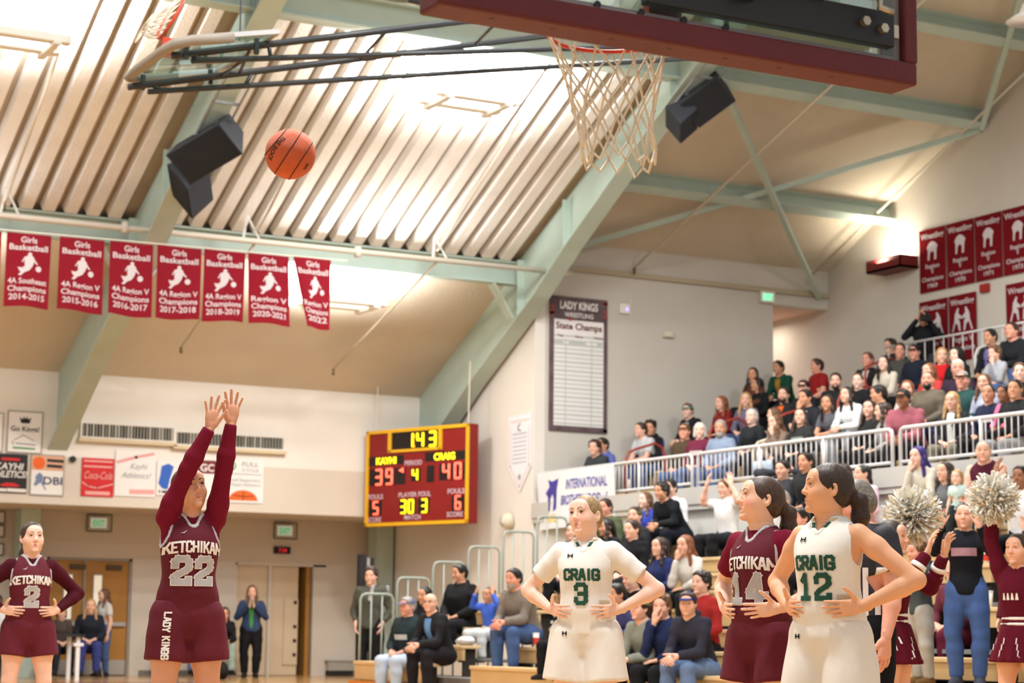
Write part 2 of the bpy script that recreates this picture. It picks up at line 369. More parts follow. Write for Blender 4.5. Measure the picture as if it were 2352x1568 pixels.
# ------------------------------------------------------------------ sprinkler pipes
PIPE = mat('pipe_cream', (214, 206, 192), .5, .3)
yp = 29.2
zp = lambda: 6.80
pr = empty('sprinkler_main', (9.0, yp, 6.78)); tag(pr, 'cream sprinkler main running under the green eave beam', 'pipe')
MB().tube([(2, yp, 6.74), (16.55, yp, 6.80)], .045, 8).build('pipe', PIPE, pr, True)
for x in (7.4, 11.15, 14.4):
    for s in (-.06, .16): MB().bar((x+s*1.2, yp, 6.80), (x+.05, yp+.2, 7.22), .035, .02).build('hanger', FIX, pr)
for x in (4.7, 9.2, 13.0): MB().tube([(x, yp, 6.7), (x, yp, 6.86)], .06, 8).build('coupling', PIPE, pr, True)
def branch(a, b, label, r=.022):
    root = empty('sprinkler_branch', a); tag(root, label, 'pipe', 'sprinkler branch pipes')
    MB().tube([a, b], r, 6).build('pipe', PIPE, root, True)
    a = np.array(a, float); b = np.array(b, float)
    MB().tube([a, a+(0, 0, -.1)], r*1.2, 6).build('sprinkler_head', mat('brass_dark', (120, 100, 70), .5, .3, metal=.6), root, True)
branch((14.1, 32.6, 5.35), (14.45, 29.25, 6.8), 'thin cream branch pipe falling from the main above the scoreboard')
branch((11.25, 32.4, 5.5), (11.3, 29.25, 6.78), 'thin cream branch pipe falling behind the red banners')
branch((11.35, 29.3, 6.95), (11.2, 25.4, 8.95), 'thin cream branch pipe rising under the deck behind the ball')
branch((7.4, 29.3, 6.95), (7.25, 25.4, 8.95), 'thin cream branch pipe rising under the deck at left')
branch((14.45, 29.3, 6.95), (14.3, 25.4, 8.95), 'thin cream branch pipe rising under the deck at right')
branch((18.55, 29.85, 7.15), (19.7, 22.0, 10.9), 'long cream pipe crossing the bay in front of the speakers')
branch((22.35, 29.9, 7.35), (22.6, 23.4, 10.35), 'long thin pipe along the side wall under the bay ceiling')
bm_ = empty('sprinkler_main', (19, 29.9, 6.98)); tag(bm_, 'cream pipe along the trim of the grey bay wall', 'pipe')
MB().tube([(16.9, 29.86, 7.0), (16.9, 29.2, 6.8), (16.55, 29.2, 6.8)], .04, 8).build('pipe', PIPE, bm_, True)
MB().tube([(16.9, 29.86, 6.75), (16.9, 29.86, 7.2)], .05, 8).build('tee', PIPE, bm_, True)

# ------------------------------------------------------------------ speakers
SPK = mat('speaker_black', (44, 47, 54), .75, .2, .05, 30, .2, 200); SPKD = mat('speaker_face', (30, 31, 34), .8, .2, .1, 90, .3, 300)
STEELG = mat('steel_grey', (140, 142, 142), .4, .5, metal=.5)
def speaker(c, fwd, up, hx, hy, hz, label):
    root = empty('loudspeaker', c); tag(root, label, 'speaker', 'black loudspeakers hung from the roof beams')
    f = np.array(fwd, float); f /= np.linalg.norm(f); u = np.array(up, float); u -= f*np.dot(u, f); u /= np.linalg.norm(u); s = np.cross(f, u)
    P = lambda a, b, d: np.array(c)+s*a+f*b+u*d
    fr = [(-hx, hy, -hz), (hx, hy, -hz), (hx, hy, hz), (-hx, hy, hz)]; bk = [(-hx*.62, -hy, -hz), (hx*.62, -hy, -hz), (hx*.62, -hy, hz), (-hx*.62, -hy, hz)]
    MB().add([P(*v) for v in fr+bk], [(0,1,2,3),(7,6,5,4),(0,4,5,1),(1,5,6,2),(2,6,7,3),(3,7,4,0)]).build('cabinet', SPK, root, bevel=.008)
    MB().add([P(-hx*.92, hy+.006, -hz*.94), P(hx*.92, hy+.006, -hz*.94), P(hx*.92, hy+.006, hz*.94), P(-hx*.92, hy+.006, hz*.94)], [(0,1,2,3)]).build('grille', SPKD, root)
    return root
speaker((9.62, 26.9, 7.60), (-.45, -.75, -.75), (.55, -.55, .45), .28, .26, .47, 'upper black loudspeaker hanging left of the ball')
speaker((9.72, 27.75, 7.22), (-.85, .15, -.6), (.3, .75, -.35), .27, .22, .40, 'lower black loudspeaker hanging left of the ball')
speaker((16.62, 24.75, 8.78), (-.35, -.8, -.6), (.55, -.45, .6), .25, .24, .34, 'dark square loudspeaker under the right sloping beam')
speaker((16.35, 24.95, 8.45), (-.9, .3, -.6), (.3, .7, -.4), .2, .18, .26, 'small grey sided loudspeaker below the dark square one')
for x, y0, y1, lb in ((9.65, 25.6, 27.6, 'grey speaker hanging frame on the left sloping beam'), (16.44, 24.1, 25.2, 'grey speaker hanging frame on the right sloping beam')):
    root = empty('speaker_bracket', (x, y0, roof(y0)-.8)); tag(root, lb, 'bracket')
    n = 4
    for i in range(n):
        y = y0+(y1-y0)*i/(n-1); z = roof(y)-.82
        MB().box(x-.2, x+.2, y-.02, y+.02, z-.04, z).build('rung', STEELG, root)
    for s in (-.19, .19): MB().bar((x+s, y0, roof(y0)-.86), (x+s, y1, roof(y1)-.86), .02, .03).build('chain_rail', STEELG, root)
    MB().tube([(x, (y0+y1)/2, roof((y0+y1)/2)-.86), (x, (y0+y1)/2+.2, roof((y0+y1)/2)-1.15)], .02, 6).build('drop_rod', STEELG, root)

# ------------------------------------------------------------------ printed banners
def cloth_mat(name, rgb, tl=.35, rough=.8):
    if name in MATS: return MATS[name]
    m = bpy.data.materials.new(name); m.use_nodes = True; nt = m.node_tree
    for n in list(nt.nodes): nt.nodes.remove(n)
    out = nt.nodes.new('ShaderNodeOutputMaterial'); mix = nt.nodes.new('ShaderNodeMixShader'); mix.inputs[0].default_value = tl
    d = nt.nodes.new('ShaderNodeBsdfDiffuse'); d.inputs[0].default_value = (*lin(rgb), 1)
    t = nt.nodes.new('ShaderNodeBsdfTranslucent'); t.inputs[0].default_value = (*lin(rgb), 1)
    nt.links.new(d.outputs[0], mix.inputs[1]); nt.links.new(t.outputs[0], mix.inputs[2]); nt.links.new(mix.outputs[0], out.inputs[0])
    MATS[name] = m; return m
BAN = cloth_mat('banner_maroon', (128, 30, 42), .45); BANP = cloth_mat('banner_print', (226, 220, 222), .4)
BAND = cloth_mat('banner_wall_maroon', (112, 26, 32), .05); BANPD = cloth_mat('banner_wall_print', (208, 202, 206), .05)
def sheet(M, w, h, mt, parent=None, name='cloth', nx=10, nz=14, wave=.015, ph=0, taper=0, shift=0):
    """slightly rippled cloth rectangle, top edge at z=0, x 0..w, hanging to -h; returns the object and its surface function"""
    def surf(x, z):
        t = -z/h; xc = w/2 + (x-w/2)*(1-taper*t) + shift*t
        return (xc, wave*math.sin(7*x/w+ph+1.5*t)*(.25+t), z+.02*h*t*math.sin(3.1*x/w+ph)*(wave > .01))
    vs = [tuple(M @ Vector(surf(w*i/nx, -h*j/nz))) for j in range(nz+1) for i in range(nx+1)]
    fs = [(j*(nx+1)+i, (j+1)*(nx+1)+i, (j+1)*(nx+1)+i+1, j*(nx+1)+i+1) for j in range(nz) for i in range(nx)]
    o = MB().add(vs, fs).build(name, mt, parent, True)
    return o, surf
class SheetMB(MB):
    """print that follows a rippled sheet"""
    def __init__(s, M, surf): super().__init__(); s.M = M; s.surf = surf
    def fit(s):
        inv = s.M.inverted(); out = []
        for v in s.v:
            p = inv @ Vector(v); q = s.surf(p.x, p.z); out.append(tuple(s.M @ Vector((q[0], q[1]-.006, q[2]))))
        s.v = out; return s
PLAYER_SIL = [(.52,1),(.60,.97),(.60,.86),(.66,.82),(.72,.68),(.84,.52),(.80,.50),(.68,.60),(.66,.48),(.60,.36),(.52,.24),(.34,.14),(.22,0),(.12,.03),(.22,.16),(.16,.22),(.10,.36),(.26,.34),(.36,.42),(.34,.56),(.36,.70),(.26,.56),(.24,.60),(.34,.80),(.46,.86),(.46,.96)]
def girls_banner(x0, x1, z1, lines, year, ph, label, taper=0, shift=0):
    root = empty('championship_banner', (x0, 28.0, z1)); tag(root, label, 'banner', 'red girls basketball banners on the line')
    w = x1-x0; h = 1.05; M = Matrix.Translation((x0, 28.0, z1))
    _, surf = sheet(M, w, h, BAN, root, wave=.022, ph=ph, taper=taper, shift=shift)
    t = SheetMB(M, surf)
    text_on(t, 'Girls', M, w/2, -.13, .085, None, .02); text_on(t, 'Basketball', M, w/2, -.24, .085, w*.86, .02)
    for s, z in zip(lines, (-.72, -.83)): text_on(t, s, M, w/2, z, .08, w*.86, .02)
    text_on(t, year, M, w/2, -.95, .085, w*.8, .02)
    t.fit().build('lettering', BANP, root)
    p = SheetMB(M, surf); poly_on(p, [(w*.27+(a-.1)*.38, -.61+b*.34) for a, b in PLAYER_SIL], M); disc_on(p, w*.27+.29, -.50, .042, M, n=14)
    p.fit().build('player_print', BANP, root)
    return root
GB = [(7.13, 7.76, '2014-2015', ('4A Southeast', 'Champions')), (7.88, 8.53, '2015-2016', ('4A Region V', 'Champions')), (8.61, 9.25, '2016-2017', ('4A Region V', 'Champions')), (9.31, 9.98, '2017-2018', ('4A Region V', 'Champions')), (10.02, 10.66, '2018-2019', ('4A Region V', 'Champions')), (10.70, 11.35, '2020-2021', ('Region V', 'Champions'))]
for i, (x0, x1, yr, ln) in enumerate(GB):
    girls_banner(x0, x1, 6.30+.011*i, ln, yr, i*1.3, 'red girls basketball banner, ' + ('first full one at the left', 'second full one from the left', 'third full one, in front of the sloping beam', 'fourth full one from the left', 'fifth full one from the left', 'sixth full one, before the twisted one')[i], 0, .05 if i == 5 else 0)
girls_banner(11.42, 12.03, 6.37, ('Region V', 'Champions'), '2022', 2.2, 'twisted red girls basketball banner at the bright end of the line', .42, .12)
girls_banner(6.42, 7.06, 6.29, ('Southeast', 'Champions'), '2013-2014', .4, 'red girls basketball banner cut by the left frame edge')
tag(MB().tube([(3, 28.0, 6.27), (12.3, 28.0, 6.385)], .008, 5).build('banner_line', PIPE), 'thin line from which the red banners hang', 'rope')

def wrestle_banner(y0, y1, z1, h, bent_over, year, label):
    """hangs flat on the side wall; x of the frame runs towards -Y (right in view)"""
    root = empty('wrestling_banner', (XR-.02, y1, z1)); tag(root, label, 'banner', 'dark red wrestling banners on the side wall')
    M = frame((XR-.03, y1, z1), (0, -1, 0), (0, 0, 1)); w = y1-y0
    _, surf = sheet(M, w, h, BAND, root, wave=.006, ph=y0)
    t = SheetMB(M, surf); text_on(t, 'Wrestling', M, w/2, -.17, .10, w*.86, .02)
    if bent_over:
        text_on(t, 'Region', M, w/2, -.69, .075, w*.5, .015); text_on(t, 'V', M, w/2, -.79, .075, None, .015)
        text_on(t, 'Champions', M, w/2, -.91, .075, w*.8, .015); text_on(t, year, M, w/2, -1.03, .075, w*.34, .015)
    else:
        text_on(t, 'Region V', M, w/2, -.80, .09, w*.7, .015); text_on(t, 'Champions', M, w/2, -.95, .09, w*.85, .015)
    t.fit().build('lettering', BANPD, root)
    p = SheetMB(M, surf)
    if bent_over: poly_on(p, [(w/2+(a-.5)*.28, -.55+b*.32) for a, b in [(.1,0),(.25,0),(.3,.35),(.42,.5),(.5,.42),(.58,.5),(.7,.35),(.68,0),(.85,0),(.9,.5),(1,.75),(.8,.92),(.6,1),(.4,1),(.2,.9),(.02,.7),(.12,.5)]], M)
    else:
        for s, cx in ((1, w*.3), (-1, w*.68)):
            q = [(cx+s*(a-.5)*.26, -.62+b*.40) for a, b in [(0,0),(.14,0),(.36,.36),(.6,.28),(.72,0),(.86,0),(.8,.4),(.62,.55),(.95,.5),(1,.6),(.72,.72),(.66,.8),(.72,.95),(.6,1),(.48,.9),(.3,.72),(.26,.45)]]
            poly_on(p, q if s > 0 else q[::-1], M)
    p.fit().build('wrestler_print', BANPD, root)
for y0, y1, yr in ((26.68, 27.37, '1969'), (25.96, 26.66, '1970'), (25.28, 25.94, '1971'), (24.55, 25.26, '1973')):
    wrestle_banner(y0, y1, 7.82, 1.1, True, yr, 'dark red wrestling banner, upper row, ' + {'1969': 'beside the lit sconce', '1970': 'second from the sconce', '1971': 'third from the sconce', '1973': 'cut by the right edge'}[yr])
for y0, y1, wh in ((26.66, 27.40, 'leftmost of the lower row, behind the photographer'), (25.94, 26.63, 'lower row, second from the left'), (24.5, 25.22, 'lower row, cut by the right edge')):
    wrestle_banner(y0, y1, 6.57, 1.12, False, '', 'dark red wrestling banner, ' + wh)
o = MB().box(XR-.06, XR, 25.62, 25.82, 6.52, 6.66).build('fire_strobe', mat('alarm_red', (150, 40, 36), .4)); tag(o, 'small red fire alarm strobe under the upper wrestling banners', 'alarm')

# ------------------------------------------------------------------ signs on the fascia
INK = mat('print_black', (38, 36, 38), .7); PW = mat('print_white', (228, 226, 224), .7); PG = mat('print_grey', (150, 152, 154), .7)
PR = mat('print_red', (192, 40, 44), .7); PB = mat('print_blue', (52, 96, 184), .7); PGR = mat('print_green', (66, 140, 86), .7); PN = mat('print_navy', (44, 54, 84), .7); POR = mat('print_orange', (216, 98, 40), .7); PTAN = mat('print_tan', (206, 160, 134), .7); PPINK = mat('print_pink', (220, 160, 156), .7)
def board(x0, x1, z0, z1, mt, label, cat='sign', edge=None, y=None, name='wall_sign', th=.02):
    Y = (YF if y is None else y); root = empty(name, ((x0+x1)/2, Y-th, z0)); tag(root, label, cat, 'sponsor signs on the fascia' if y is None else None)
    MB().box(x0, x1, Y-.005-th, Y-.005, z0, z1).build('panel', mt, root)
    if edge:
        e = .018
        for a, b, c, d in ((x0-e, x1+e, z0-e, z0), (x0-e, x1+e, z1, z1+e), (x0-e, x0, z0, z1), (x1, x1+e, z0, z1)):
            MB().box(a, b, Y-.01-th, Y, c, d).build('frame_bar', edge, root)
    return root, Matrix.Translation((x0, Y-.005-th, z0)), x1-x0, z1-z0
def crown_pts(cx, z, w, h): return [(cx-w*.36, z), (cx+w*.36, z), (cx+w*.5, z+h*.8), (cx+w*.24, z+h*.5), (cx+w*.13, z+h*.9), (cx, z+h*.55), (cx-w*.13, z+h*.9), (cx-w*.24, z+h*.5), (cx-w*.5, z+h*.8)]
GOLDK = mat('frame_grey', (150, 146, 138), .5)
r, M, w, h = board(8.80, 9.36, 3.74, 4.41, PW, 'white framed sign reading Go Kings with a black crown', edge=GOLDK)
t = MB(); text_on(t, 'Go Kings!', M, w/2, h*.52, .085, w*.86, .02); poly_on(t, crown_pts(w/2, h*.72, .2, .13), M); t.build('lettering', INK, r)
g = MB(); stroke_on(g, [(w*.2, h*.30), (w*.45, h*.42), (w*.78, h*.30)], .014, M); text_on(g, 'E', M, w*.16, h*.18, .06, None, .01); stroke_on(g, [(w*.26, h*.21), (w*.82, h*.19)], .02, M); g.build('mountain_print', PG, r)
g = MB(); stroke_on(g, [(w*.18, h*.10), (w*.8, h*.09)], .03, M); g.build('green_stripe', PGR, r)
board(8.1, 8.70, 3.74, 4.36, PW, 'white framed sign cut by the left frame edge', edge=GOLDK)
r, M, w, h = board(8.45, 9.15, 3.05, 3.70, INK, 'black sign with white Kayhi Athletics lettering, cut by the left edge')
t = MB(); text_on(t, 'KAYHI', M, w*.55, h*.60, .11, w*.66, .02, slant=.2); text_on(t, 'ATHLETICS!', M, w*.5, h*.40, .11, w*.96, .02, slant=.2); stroke_on(t, [(w*.05, h*.07), (w*.5, h*.07)], .05, M); stroke_on(t, [(w*.56, h*.075), (w*.95, h*.07)], .055, M); t.build('lettering', PW, r)
t = MB(); stroke_on(t, [(w*.4, h*.86), (w*.78, h*.86)], .045, M); poly_on(t, [(w*.4, h*.16), (w*.78, h*.16), (w*.84, h*.2), (w*.68, h*.26), (w*.5, h*.26), (w*.36, h*.2)], M); t.build('red_print', PR, r)
r, M, w, h = board(9.22, 9.76, 3.05, 3.70, PW, 'white DBI sign with an Alaska map under a basketball photo', edge=GOLDK)
MB().add([tuple(M @ Vector(v)) for v in ((.0, -.003, h*.62), (w, -.003, h*.62), (w, -.003, h), (0, -.003, h))], [(0,1,2,3)]).build('photo_field', PTAN, r)
g = MB(); disc_on(g, w*.22, h*.80, .105, M, y=-.005); g.build('ball_print', POR, r)
t = MB(); stroke_on(t, [(w*.52, h*.88), (w*.96, h*.87)], .05, M, -.006); stroke_on(t, [(w*.52, h*.74), (w*.92, h*.73)], .05, M, -.006); t.build('caption', INK, r)
t = MB(); text_on(t, 'DBI', M, w*.68, h*.26, .13, w*.6, .02); t.build('lettering', PN, r)
g = MB(); poly_on(g, [(w*.08, h*.24), (w*.14, h*.2), (w*.30, h*.3), (w*.46, h*.10), (w*.48, h*.13), (w*.36, h*.3), (w*.36, h*.5), (w*.24, h*.56), (w*.12, h*.44), (w*.15, h*.36)], M); g.build('map_print', mat('print_slate', (112, 130, 160), .7), r)
r, M, w, h = board(10.08, 10.64, 3.05, 3.70, PR, 'red Coca-Cola sign with white script on the fascia')
t = MB(); text_on(t, 'Coca-Cola', M, w/2, h*.46, .13, w*.88, .006, slant=.25); stroke_on(t, [(w*.02, h*.36), (w*.2, h*.26), (w*.5, h*.22), (w*.98, h*.34)], .022, M)
for z in (.92, .78): stroke_on(t, [(w*.08, h*z), (w*.92, h*z)], .03, M)
stroke_on(t, [(w*.18, h*.09), (w*.84, h*.09)], .06, M); t.build('lettering', PPINK, r)
r, M, w, h = board(10.66, 11.38, 3.08, 3.86, PW, 'white sign with grey script reading Kayhi Athletics')
t = MB(); text_on(t, 'Kayhi', M, w*.56, h*.60, .10, w*.4, .004, slant=.3); text_on(t, 'Athletics!', M, w*.5, h*.40, .10, w*.7, .004, slant=.3); t.build('lettering', PG, r)
t = MB(); stroke_on(t, [(w*.06, h*.74), (w*.5, h*.86), (w*.92, h*.95)], .05, M); stroke_on(t, [(w*.42, h*.10), (w*.92, h*.11)], .08, M); t.build('pink_print', PPINK, r)
r, M, w, h = board(11.40, 12.0, 3.12, 3.70, PW, 'white sign with a blue helmet emblem behind the shooting arm')
g = MB(); poly_on(g, [(.03, .2), (.1, .12), (.2, .1), (.24, .3), (.3, .5), (.2, .55), (.08, .5), (.06, .34)], M); g.build('emblem', PB, r)
t = MB(); text_on(t, 'B', M, .06, .04, .05); stroke_on(t, [(.12, .06), (.3, .06)], .04, M); t.build('lettering', INK, r)
r, M, w, h = board(12.02, 12.60, 3.08, 3.76, PW, 'white and maroon sign partly hidden by the raised arms')
MB().add([tuple(M @ Vector(v)) for v in ((.0, -.003, h*.66), (w, -.003, h*.66), (w, -.003, h), (0, -.003, h))], [(0,1,2,3)]).build('maroon_field', MAROON, r)
MB().add([tuple(M @ Vector(v)) for v in ((w*.92, -.003, h*.4), (w, -.003, h*.4), (w, -.003, h*.66), (w*.92, -.003, h*.66))], [(0,1,2,3)]).build('maroon_edge', MAROON, r)
t = MB(); text_on(t, 'GC', M, w*.5, h*.72, .13, None, .02, y=-.006); t.build('lettering', PW, r)
r, M, w, h = board(12.62, 13.36, 3.05, 3.81, PW, 'white Full Cycle sign with half a basketball at its foot')
t = MB(); text_on(t, 'FULL', M, w*.66, h*.84, .08, w*.42, .012); text_on(t, 'CYCLE', M, w*.66, h*.72, .05, w*.42, .01); text_on(t, 'Proud Supporters', M, w*.5, h*.49, .055, w*.84, .006); text_on(t, 'of Kayhi Athletics!', M, w*.5, h*.38, .055, w*.84, .006); stroke_on(t, [(.03, h*.66), (w-.03, h*.655)], .012, M); t.build('lettering', PG, r)
g = MB()
for i in range(18):
    if i != 4:
        a0, a1 = 2*math.pi*i/18, 2*math.pi*(i+1)/18; poly_on(g, [(w*.2+rr*math.cos(a), h*.84+rr*math.sin(a)) for rr, a in ((.05, a0), (.075, a0), (.075, a1), (.05, a1))], M, mark=False)
g.build('ring_print', PGR, r)
g = MB(); disc_on(g, w*.5, h*.05, .27, M, ry=.18, a0=0, a1=math.pi, n=16); g.build('half_ball', POR, r)
g = MB(); stroke_on(g, [(w*.5, h*.05), (w*.5, h*.27)], .012, M, -.007); stroke_on(g, [(w*.26, h*.16), (w*.5, h*.14), (w*.76, h*.16)], .012, M, -.007); g.build('half_ball_seams', INK, r)
o = MB().tube([(9.91, YF-.06, 3.66), (9.91, YF-.005, 3.66)], .055, 14).build('black_knob', INK); tag(o, 'round black knob on the fascia beside the DBI sign', 'knob')

# louvred wall vents
VD = mat('vent_dark', (52, 52, 46), .8); VS = mat('vent_slat', (176, 174, 166), .5)
for k, (x0, x1, z0, z1, lb) in enumerate(((10.05, 11.66, 4.06, 4.28, 'long louvred wall vent left of the raised hands'), (11.66+.06, 13.70, 4.02, 4.22, 'long louvred wall vent right of the raised hands'))):
    root = empty('wall_vent', ((x0+x1)/2, YF, z0)); tag(root, lb, 'vent', 'louvred vents in the fascia')
    MB().box(x0, x1, YF-.03, YF-.008, z0, z1).build('backing', VD, root)
    for a, b, c, d in ((x0-.03, x1+.03, z0-.03, z0), (x0-.03, x1+.03, z1, z1+.03), (x0-.03, x0, z0, z1), (x1, x1+.03, z0, z1)): MB().box(a, b, YF-.07, YF-.005, c, d).build('frame_bar', W_WHITE, root)
    n = int((x1-x0)/.055); sm = MB()
    for i in range(n):
        x = x0+(i+.5)*(x1-x0)/n; sm.bar((x, YF-.05, z0), (x, YF-.05, z1), .012 if random.random() > .25 else .03, .03, (0, 1, 0))
    stuff(sm.build('louvres', VS, root)); MB().box(x0-.06, x1+.06, YF-.1, YF-.005, z0-.09, z0-.03).build('sill', mat('sill_tan', (206, 188, 156), .7), root)

# ------------------------------------------------------------------ lower wall: exit signs, clock, doors, heater
EXG = mat('exit_green', (70, 170, 100), .5, emit=(60, 200, 110), estr=.35); EXH = mat('exit_housing', (206, 204, 196), .5); EXF = mat('exit_face', (196, 206, 192), .5, emit=(200, 215, 200), estr=.25); WIRE = mat('wire_guard', (90, 86, 76), .5)
def exit_sign(x, z, label, Y=YL, guard=True, w=.34, h=.22, bright=None):
    root = empty('exit_sign', (x, Y, z)); tag(root, label, 'sign', 'green exit signs')
    MB().box(x-w/2, x+w/2, Y-.07, Y-.005, z, z+h).build('housing', EXH, root)
    M = Matrix.Translation((x-w/2, Y-.07, z)); MB().add([tuple(M @ Vector(v)) for v in ((.02, -.003, .02), (w-.02, -.003, .02), (w-.02, -.003, h-.02), (.02, -.003, h-.02))], [(0,1,2,3)]).build('face', EXF, root)
    t = MB(); text_on(t, 'EXIT', M, w/2, h*.25, h*.5, w*.62, .03, y=-.006); t.build('lettering', bright or EXG, root)
    if guard:
        g = MB()
        for a, b in (((-.06, -.04), (w+.06, -.04)), ((w+.06, -.04), (w+.06, h+.04)), ((w+.06, h+.04), (-.06, h+.04)), ((-.06, h+.04), (-.06, -.04))):
            g.tube([tuple(M @ Vector((a[0], -.03, a[1]))), tuple(M @ Vector((b[0], -.03, b[1])))], .012, 5)
        g.build('wire_guard', WIRE, root)
exit_sign(11.04, 2.60, 'caged green exit sign above the wooden double door'); exit_sign(14.63, 2.58, 'caged green exit sign above the pale double door')
exit_sign(21.44, 6.80, 'bright green exit sign on the grey bay wall', YG, False, .32, .21, mat('exit_bright', (90, 230, 160), .4, emit=(90, 240, 160), estr=1.6))
root = empty('led_clock', (14.6, YL, 2.26)); tag(root, 'small black wall clock with red digits under the exit sign', 'clock')
MB().box(14.44, 14.76, YL-.06, YL-.005, 2.26, 2.39).build('case', INK, root)
t = MB(); Mx = Matrix.Translation((14.44, YL-.062, 2.26)); text_on(t, '7:34', Mx, .16, .03, .07, .16, .01); t.build('digits', mat('led_red', (160, 30, 36), .4, emit=(230, 30, 40), estr=.8), root)
WOOD = mat('door_wood', (168, 118, 52), .45, .35, .08, 2.2); DFR = mat('door_frame_grey', (150, 144, 136), .5); ALU = mat('aluminium', (190, 190, 190), .35, .5, metal=.6); DCR = mat('door_cream', (208, 188, 160), .6, .3, .02, 2); KICK = mat('kick_plate', (176, 172, 166), .4, .5, metal=.4)
d = struct(empty('door_1', (10.9, YL+.1, 0)))
for k, (x0, x1) in enumerate(((D1[0]+.05, 10.83), (10.87, D1[1]-.05))):
    lf = MB().box(x0, x1, YL+.06, YL+.11, .01, 2.04).build('leaf', WOOD, d)
    xl = x0+.16 if k else x1-.34
    MB().box(xl-.02, xl+.16, YL+.045, YL+.06, .98, 1.80).build('lite_frame', DFR, lf); MB().box(xl, xl+.14, YL+.035, YL+.046, 1.0, 1.78).build('lite', mat('lite_cream', (232, 222, 200), .3, emit=(235, 225, 200), estr=.35), lf)
    MB().box(x0+.05, x1-.04, YL+.0, YL+.05, .88, .95).build('push_bar', ALU, lf); MB().box(x0+.01, x1-.01, YL+.05, YL+.062, .02, .28).build('kick_plate', KICK, lf)
    MB().box(x0+.38, x0+.66, YL+.0, YL+.06, 1.88, 1.97).build('closer', mat('closer_dark', (84, 66, 42), .5), lf)
for a, b, c, e in ((D1[0], D1[0]+.05, 0, 2.09), (D1[1]-.05, D1[1], 0, 2.09), (D1[0], D1[1], 2.04, 2.09), (10.83, 10.87, 0, 2.04)): MB().box(a, b, YL+.02, YL+.16, c, e).build('frame_bar', DFR, d)
d = struct(empty('door_2', (14.6, YL+.1, 0)))
for x0, x1 in ((D2[0]+.04, 14.36), (14.42, 14.98)): MB().box(x0, x1, YL+.06, YL+.1, .01, 2.03).build('leaf', DCR, d)
for a, b, c, e in ((D2[0], D2[0]+.04, 0, 2.07), (D2[1]-.26, D2[1], 0, 2.07), (D2[0], D2[1], 2.03, 2.07), (14.36, 14.42, 0, 2.03)): MB().box(a, b, YL+.0, YL+.16, c, e).build('frame_bar', W_GREIGE, d)
MB().box(15.14, 15.22, YL+.06, YL+.6, 0, 2.03).build('leaf_edge', WOOD, d)
lk = MB().box(14.70, 14.98, YL+.03, YL+.06, .2, 1.42).build('lock_panel', DCR, d)
for z in (.36, .62, .88, 1.33): MB().box(14.89, 14.95, YL+.015, YL+.03, z, z+.06).build('lock_hole', mat('hole_dark', (70, 30, 30), .7), lk)
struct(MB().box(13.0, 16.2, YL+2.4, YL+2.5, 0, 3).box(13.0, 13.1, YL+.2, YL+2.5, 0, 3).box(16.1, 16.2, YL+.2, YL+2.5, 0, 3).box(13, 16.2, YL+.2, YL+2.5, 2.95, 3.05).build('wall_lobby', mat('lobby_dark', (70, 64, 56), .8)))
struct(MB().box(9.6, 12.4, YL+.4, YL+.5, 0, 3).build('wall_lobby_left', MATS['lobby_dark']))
root = empty('wall_heater', (15.8, YL, 0)); tag(root, 'low grey wall heater beside the pale door', 'heater')
MB().box(15.55, 16.05, YL-.16, YL-.005, .10, .27).build('cover', KICK, root); MB().box(15.55, 16.05, YL-.14, YL-.005, .01, .10).build('grille', INK, root); MB().box(15.53, 16.07, YL-.18, YL-.005, .26, .29).build('top', DFR, root)
for i, (z0, z1) in enumerate(((2.66, 2.84), (2.42, 2.60), (2.10, 2.28))):
    root = empty('framed_plaque', (9.2, YL, z0)); tag(root, ('white framed plaque at the left edge, topmost of three', 'white framed plaque at the left edge, middle of three', 'white framed plaque at the left edge, lowest of three')[i], 'plaque', 'plaques on the lower wall')
    MB().box(9.06, 9.36, YL-.03, YL-.005, z0-.02, z1+.02).build('frame', INK, root); MB().box(9.08, 9.34, YL-.036, YL-.03, z0, z1).build('sheet', PW, root)
o = MB().box(13.20, 13.27, YL-.02, YL, 1.1, 1.22).build('wall_switch', DFR); tag(o, 'small wall switch plate left of the pale door', 'switch')

# ------------------------------------------------------------------ things on the bay and return walls
root = empty('record_board', (17.5, YG, 4.24)); tag(root, 'tall Lady Kings wrestling record board on the grey wall', 'sign')
x0, x1, z0, z1 = 16.94, 18.08, 4.24, 6.55; Y = YG-.006
MB().box(x0, x1, Y-.03, Y, z0, z1).build('panel', mat('record_dark', (92, 76, 80), .6, .3, .35, 5), root)
M = Matrix.Translation((x0, Y-.03, z0)); w = x1-x0; h = z1-z0
q = lambda a, b, c, e, mt, nm, yy=-.003: MB().add([tuple(M @ Vector(v)) for v in ((a, yy, c), (b, yy, c), (b, yy, e), (a, yy, e))], [(0,1,2,3)]).build(nm, mt, root)
q(.08, w-.08, .09, h-.40, PW, 'list_field'); q(.09, w-.09, h-.62, h-.42, PW, 'title_field', -.004)
t = MB(); text_on(t, 'LADY KINGS', M, w/2, h-.21, .13, w*.66, .03); text_on(t, 'WRESTLING', M, w/2, h-.35, .08, w*.5, .02); t.build('heading', PW, root)
t = MB(); text_on(t, 'State Champs', M, w/2, h-.56, .11, w*.8, .03, y=-.007)
for s, cx in (('Year', .18), ('Name', .5), ('Weight', .84)): text_on(t, s, M, w*cx, h-.70, .045, None, .02, y=-.007)
t.build('title', mat('print_maroon', (96, 36, 44), .7), root)
g = MB()
for i in range(21): stroke_on(g, [(.09, .13+i*.075), (w-.09, .13+i*.075)], .018 if i % 2 else .026, M, -.006)
for cx in (.27, .72): stroke_on(g, [(w*cx, .1), (w*cx, h-.74)], .018, M, -.0065)
for s, cx in ((.14, .15), (.3, .47), (.07, .86)): stroke_on(g, [(w*cx-s/2, h-.79), (w*cx+s/2, h-.79)], .04, M, -.007)
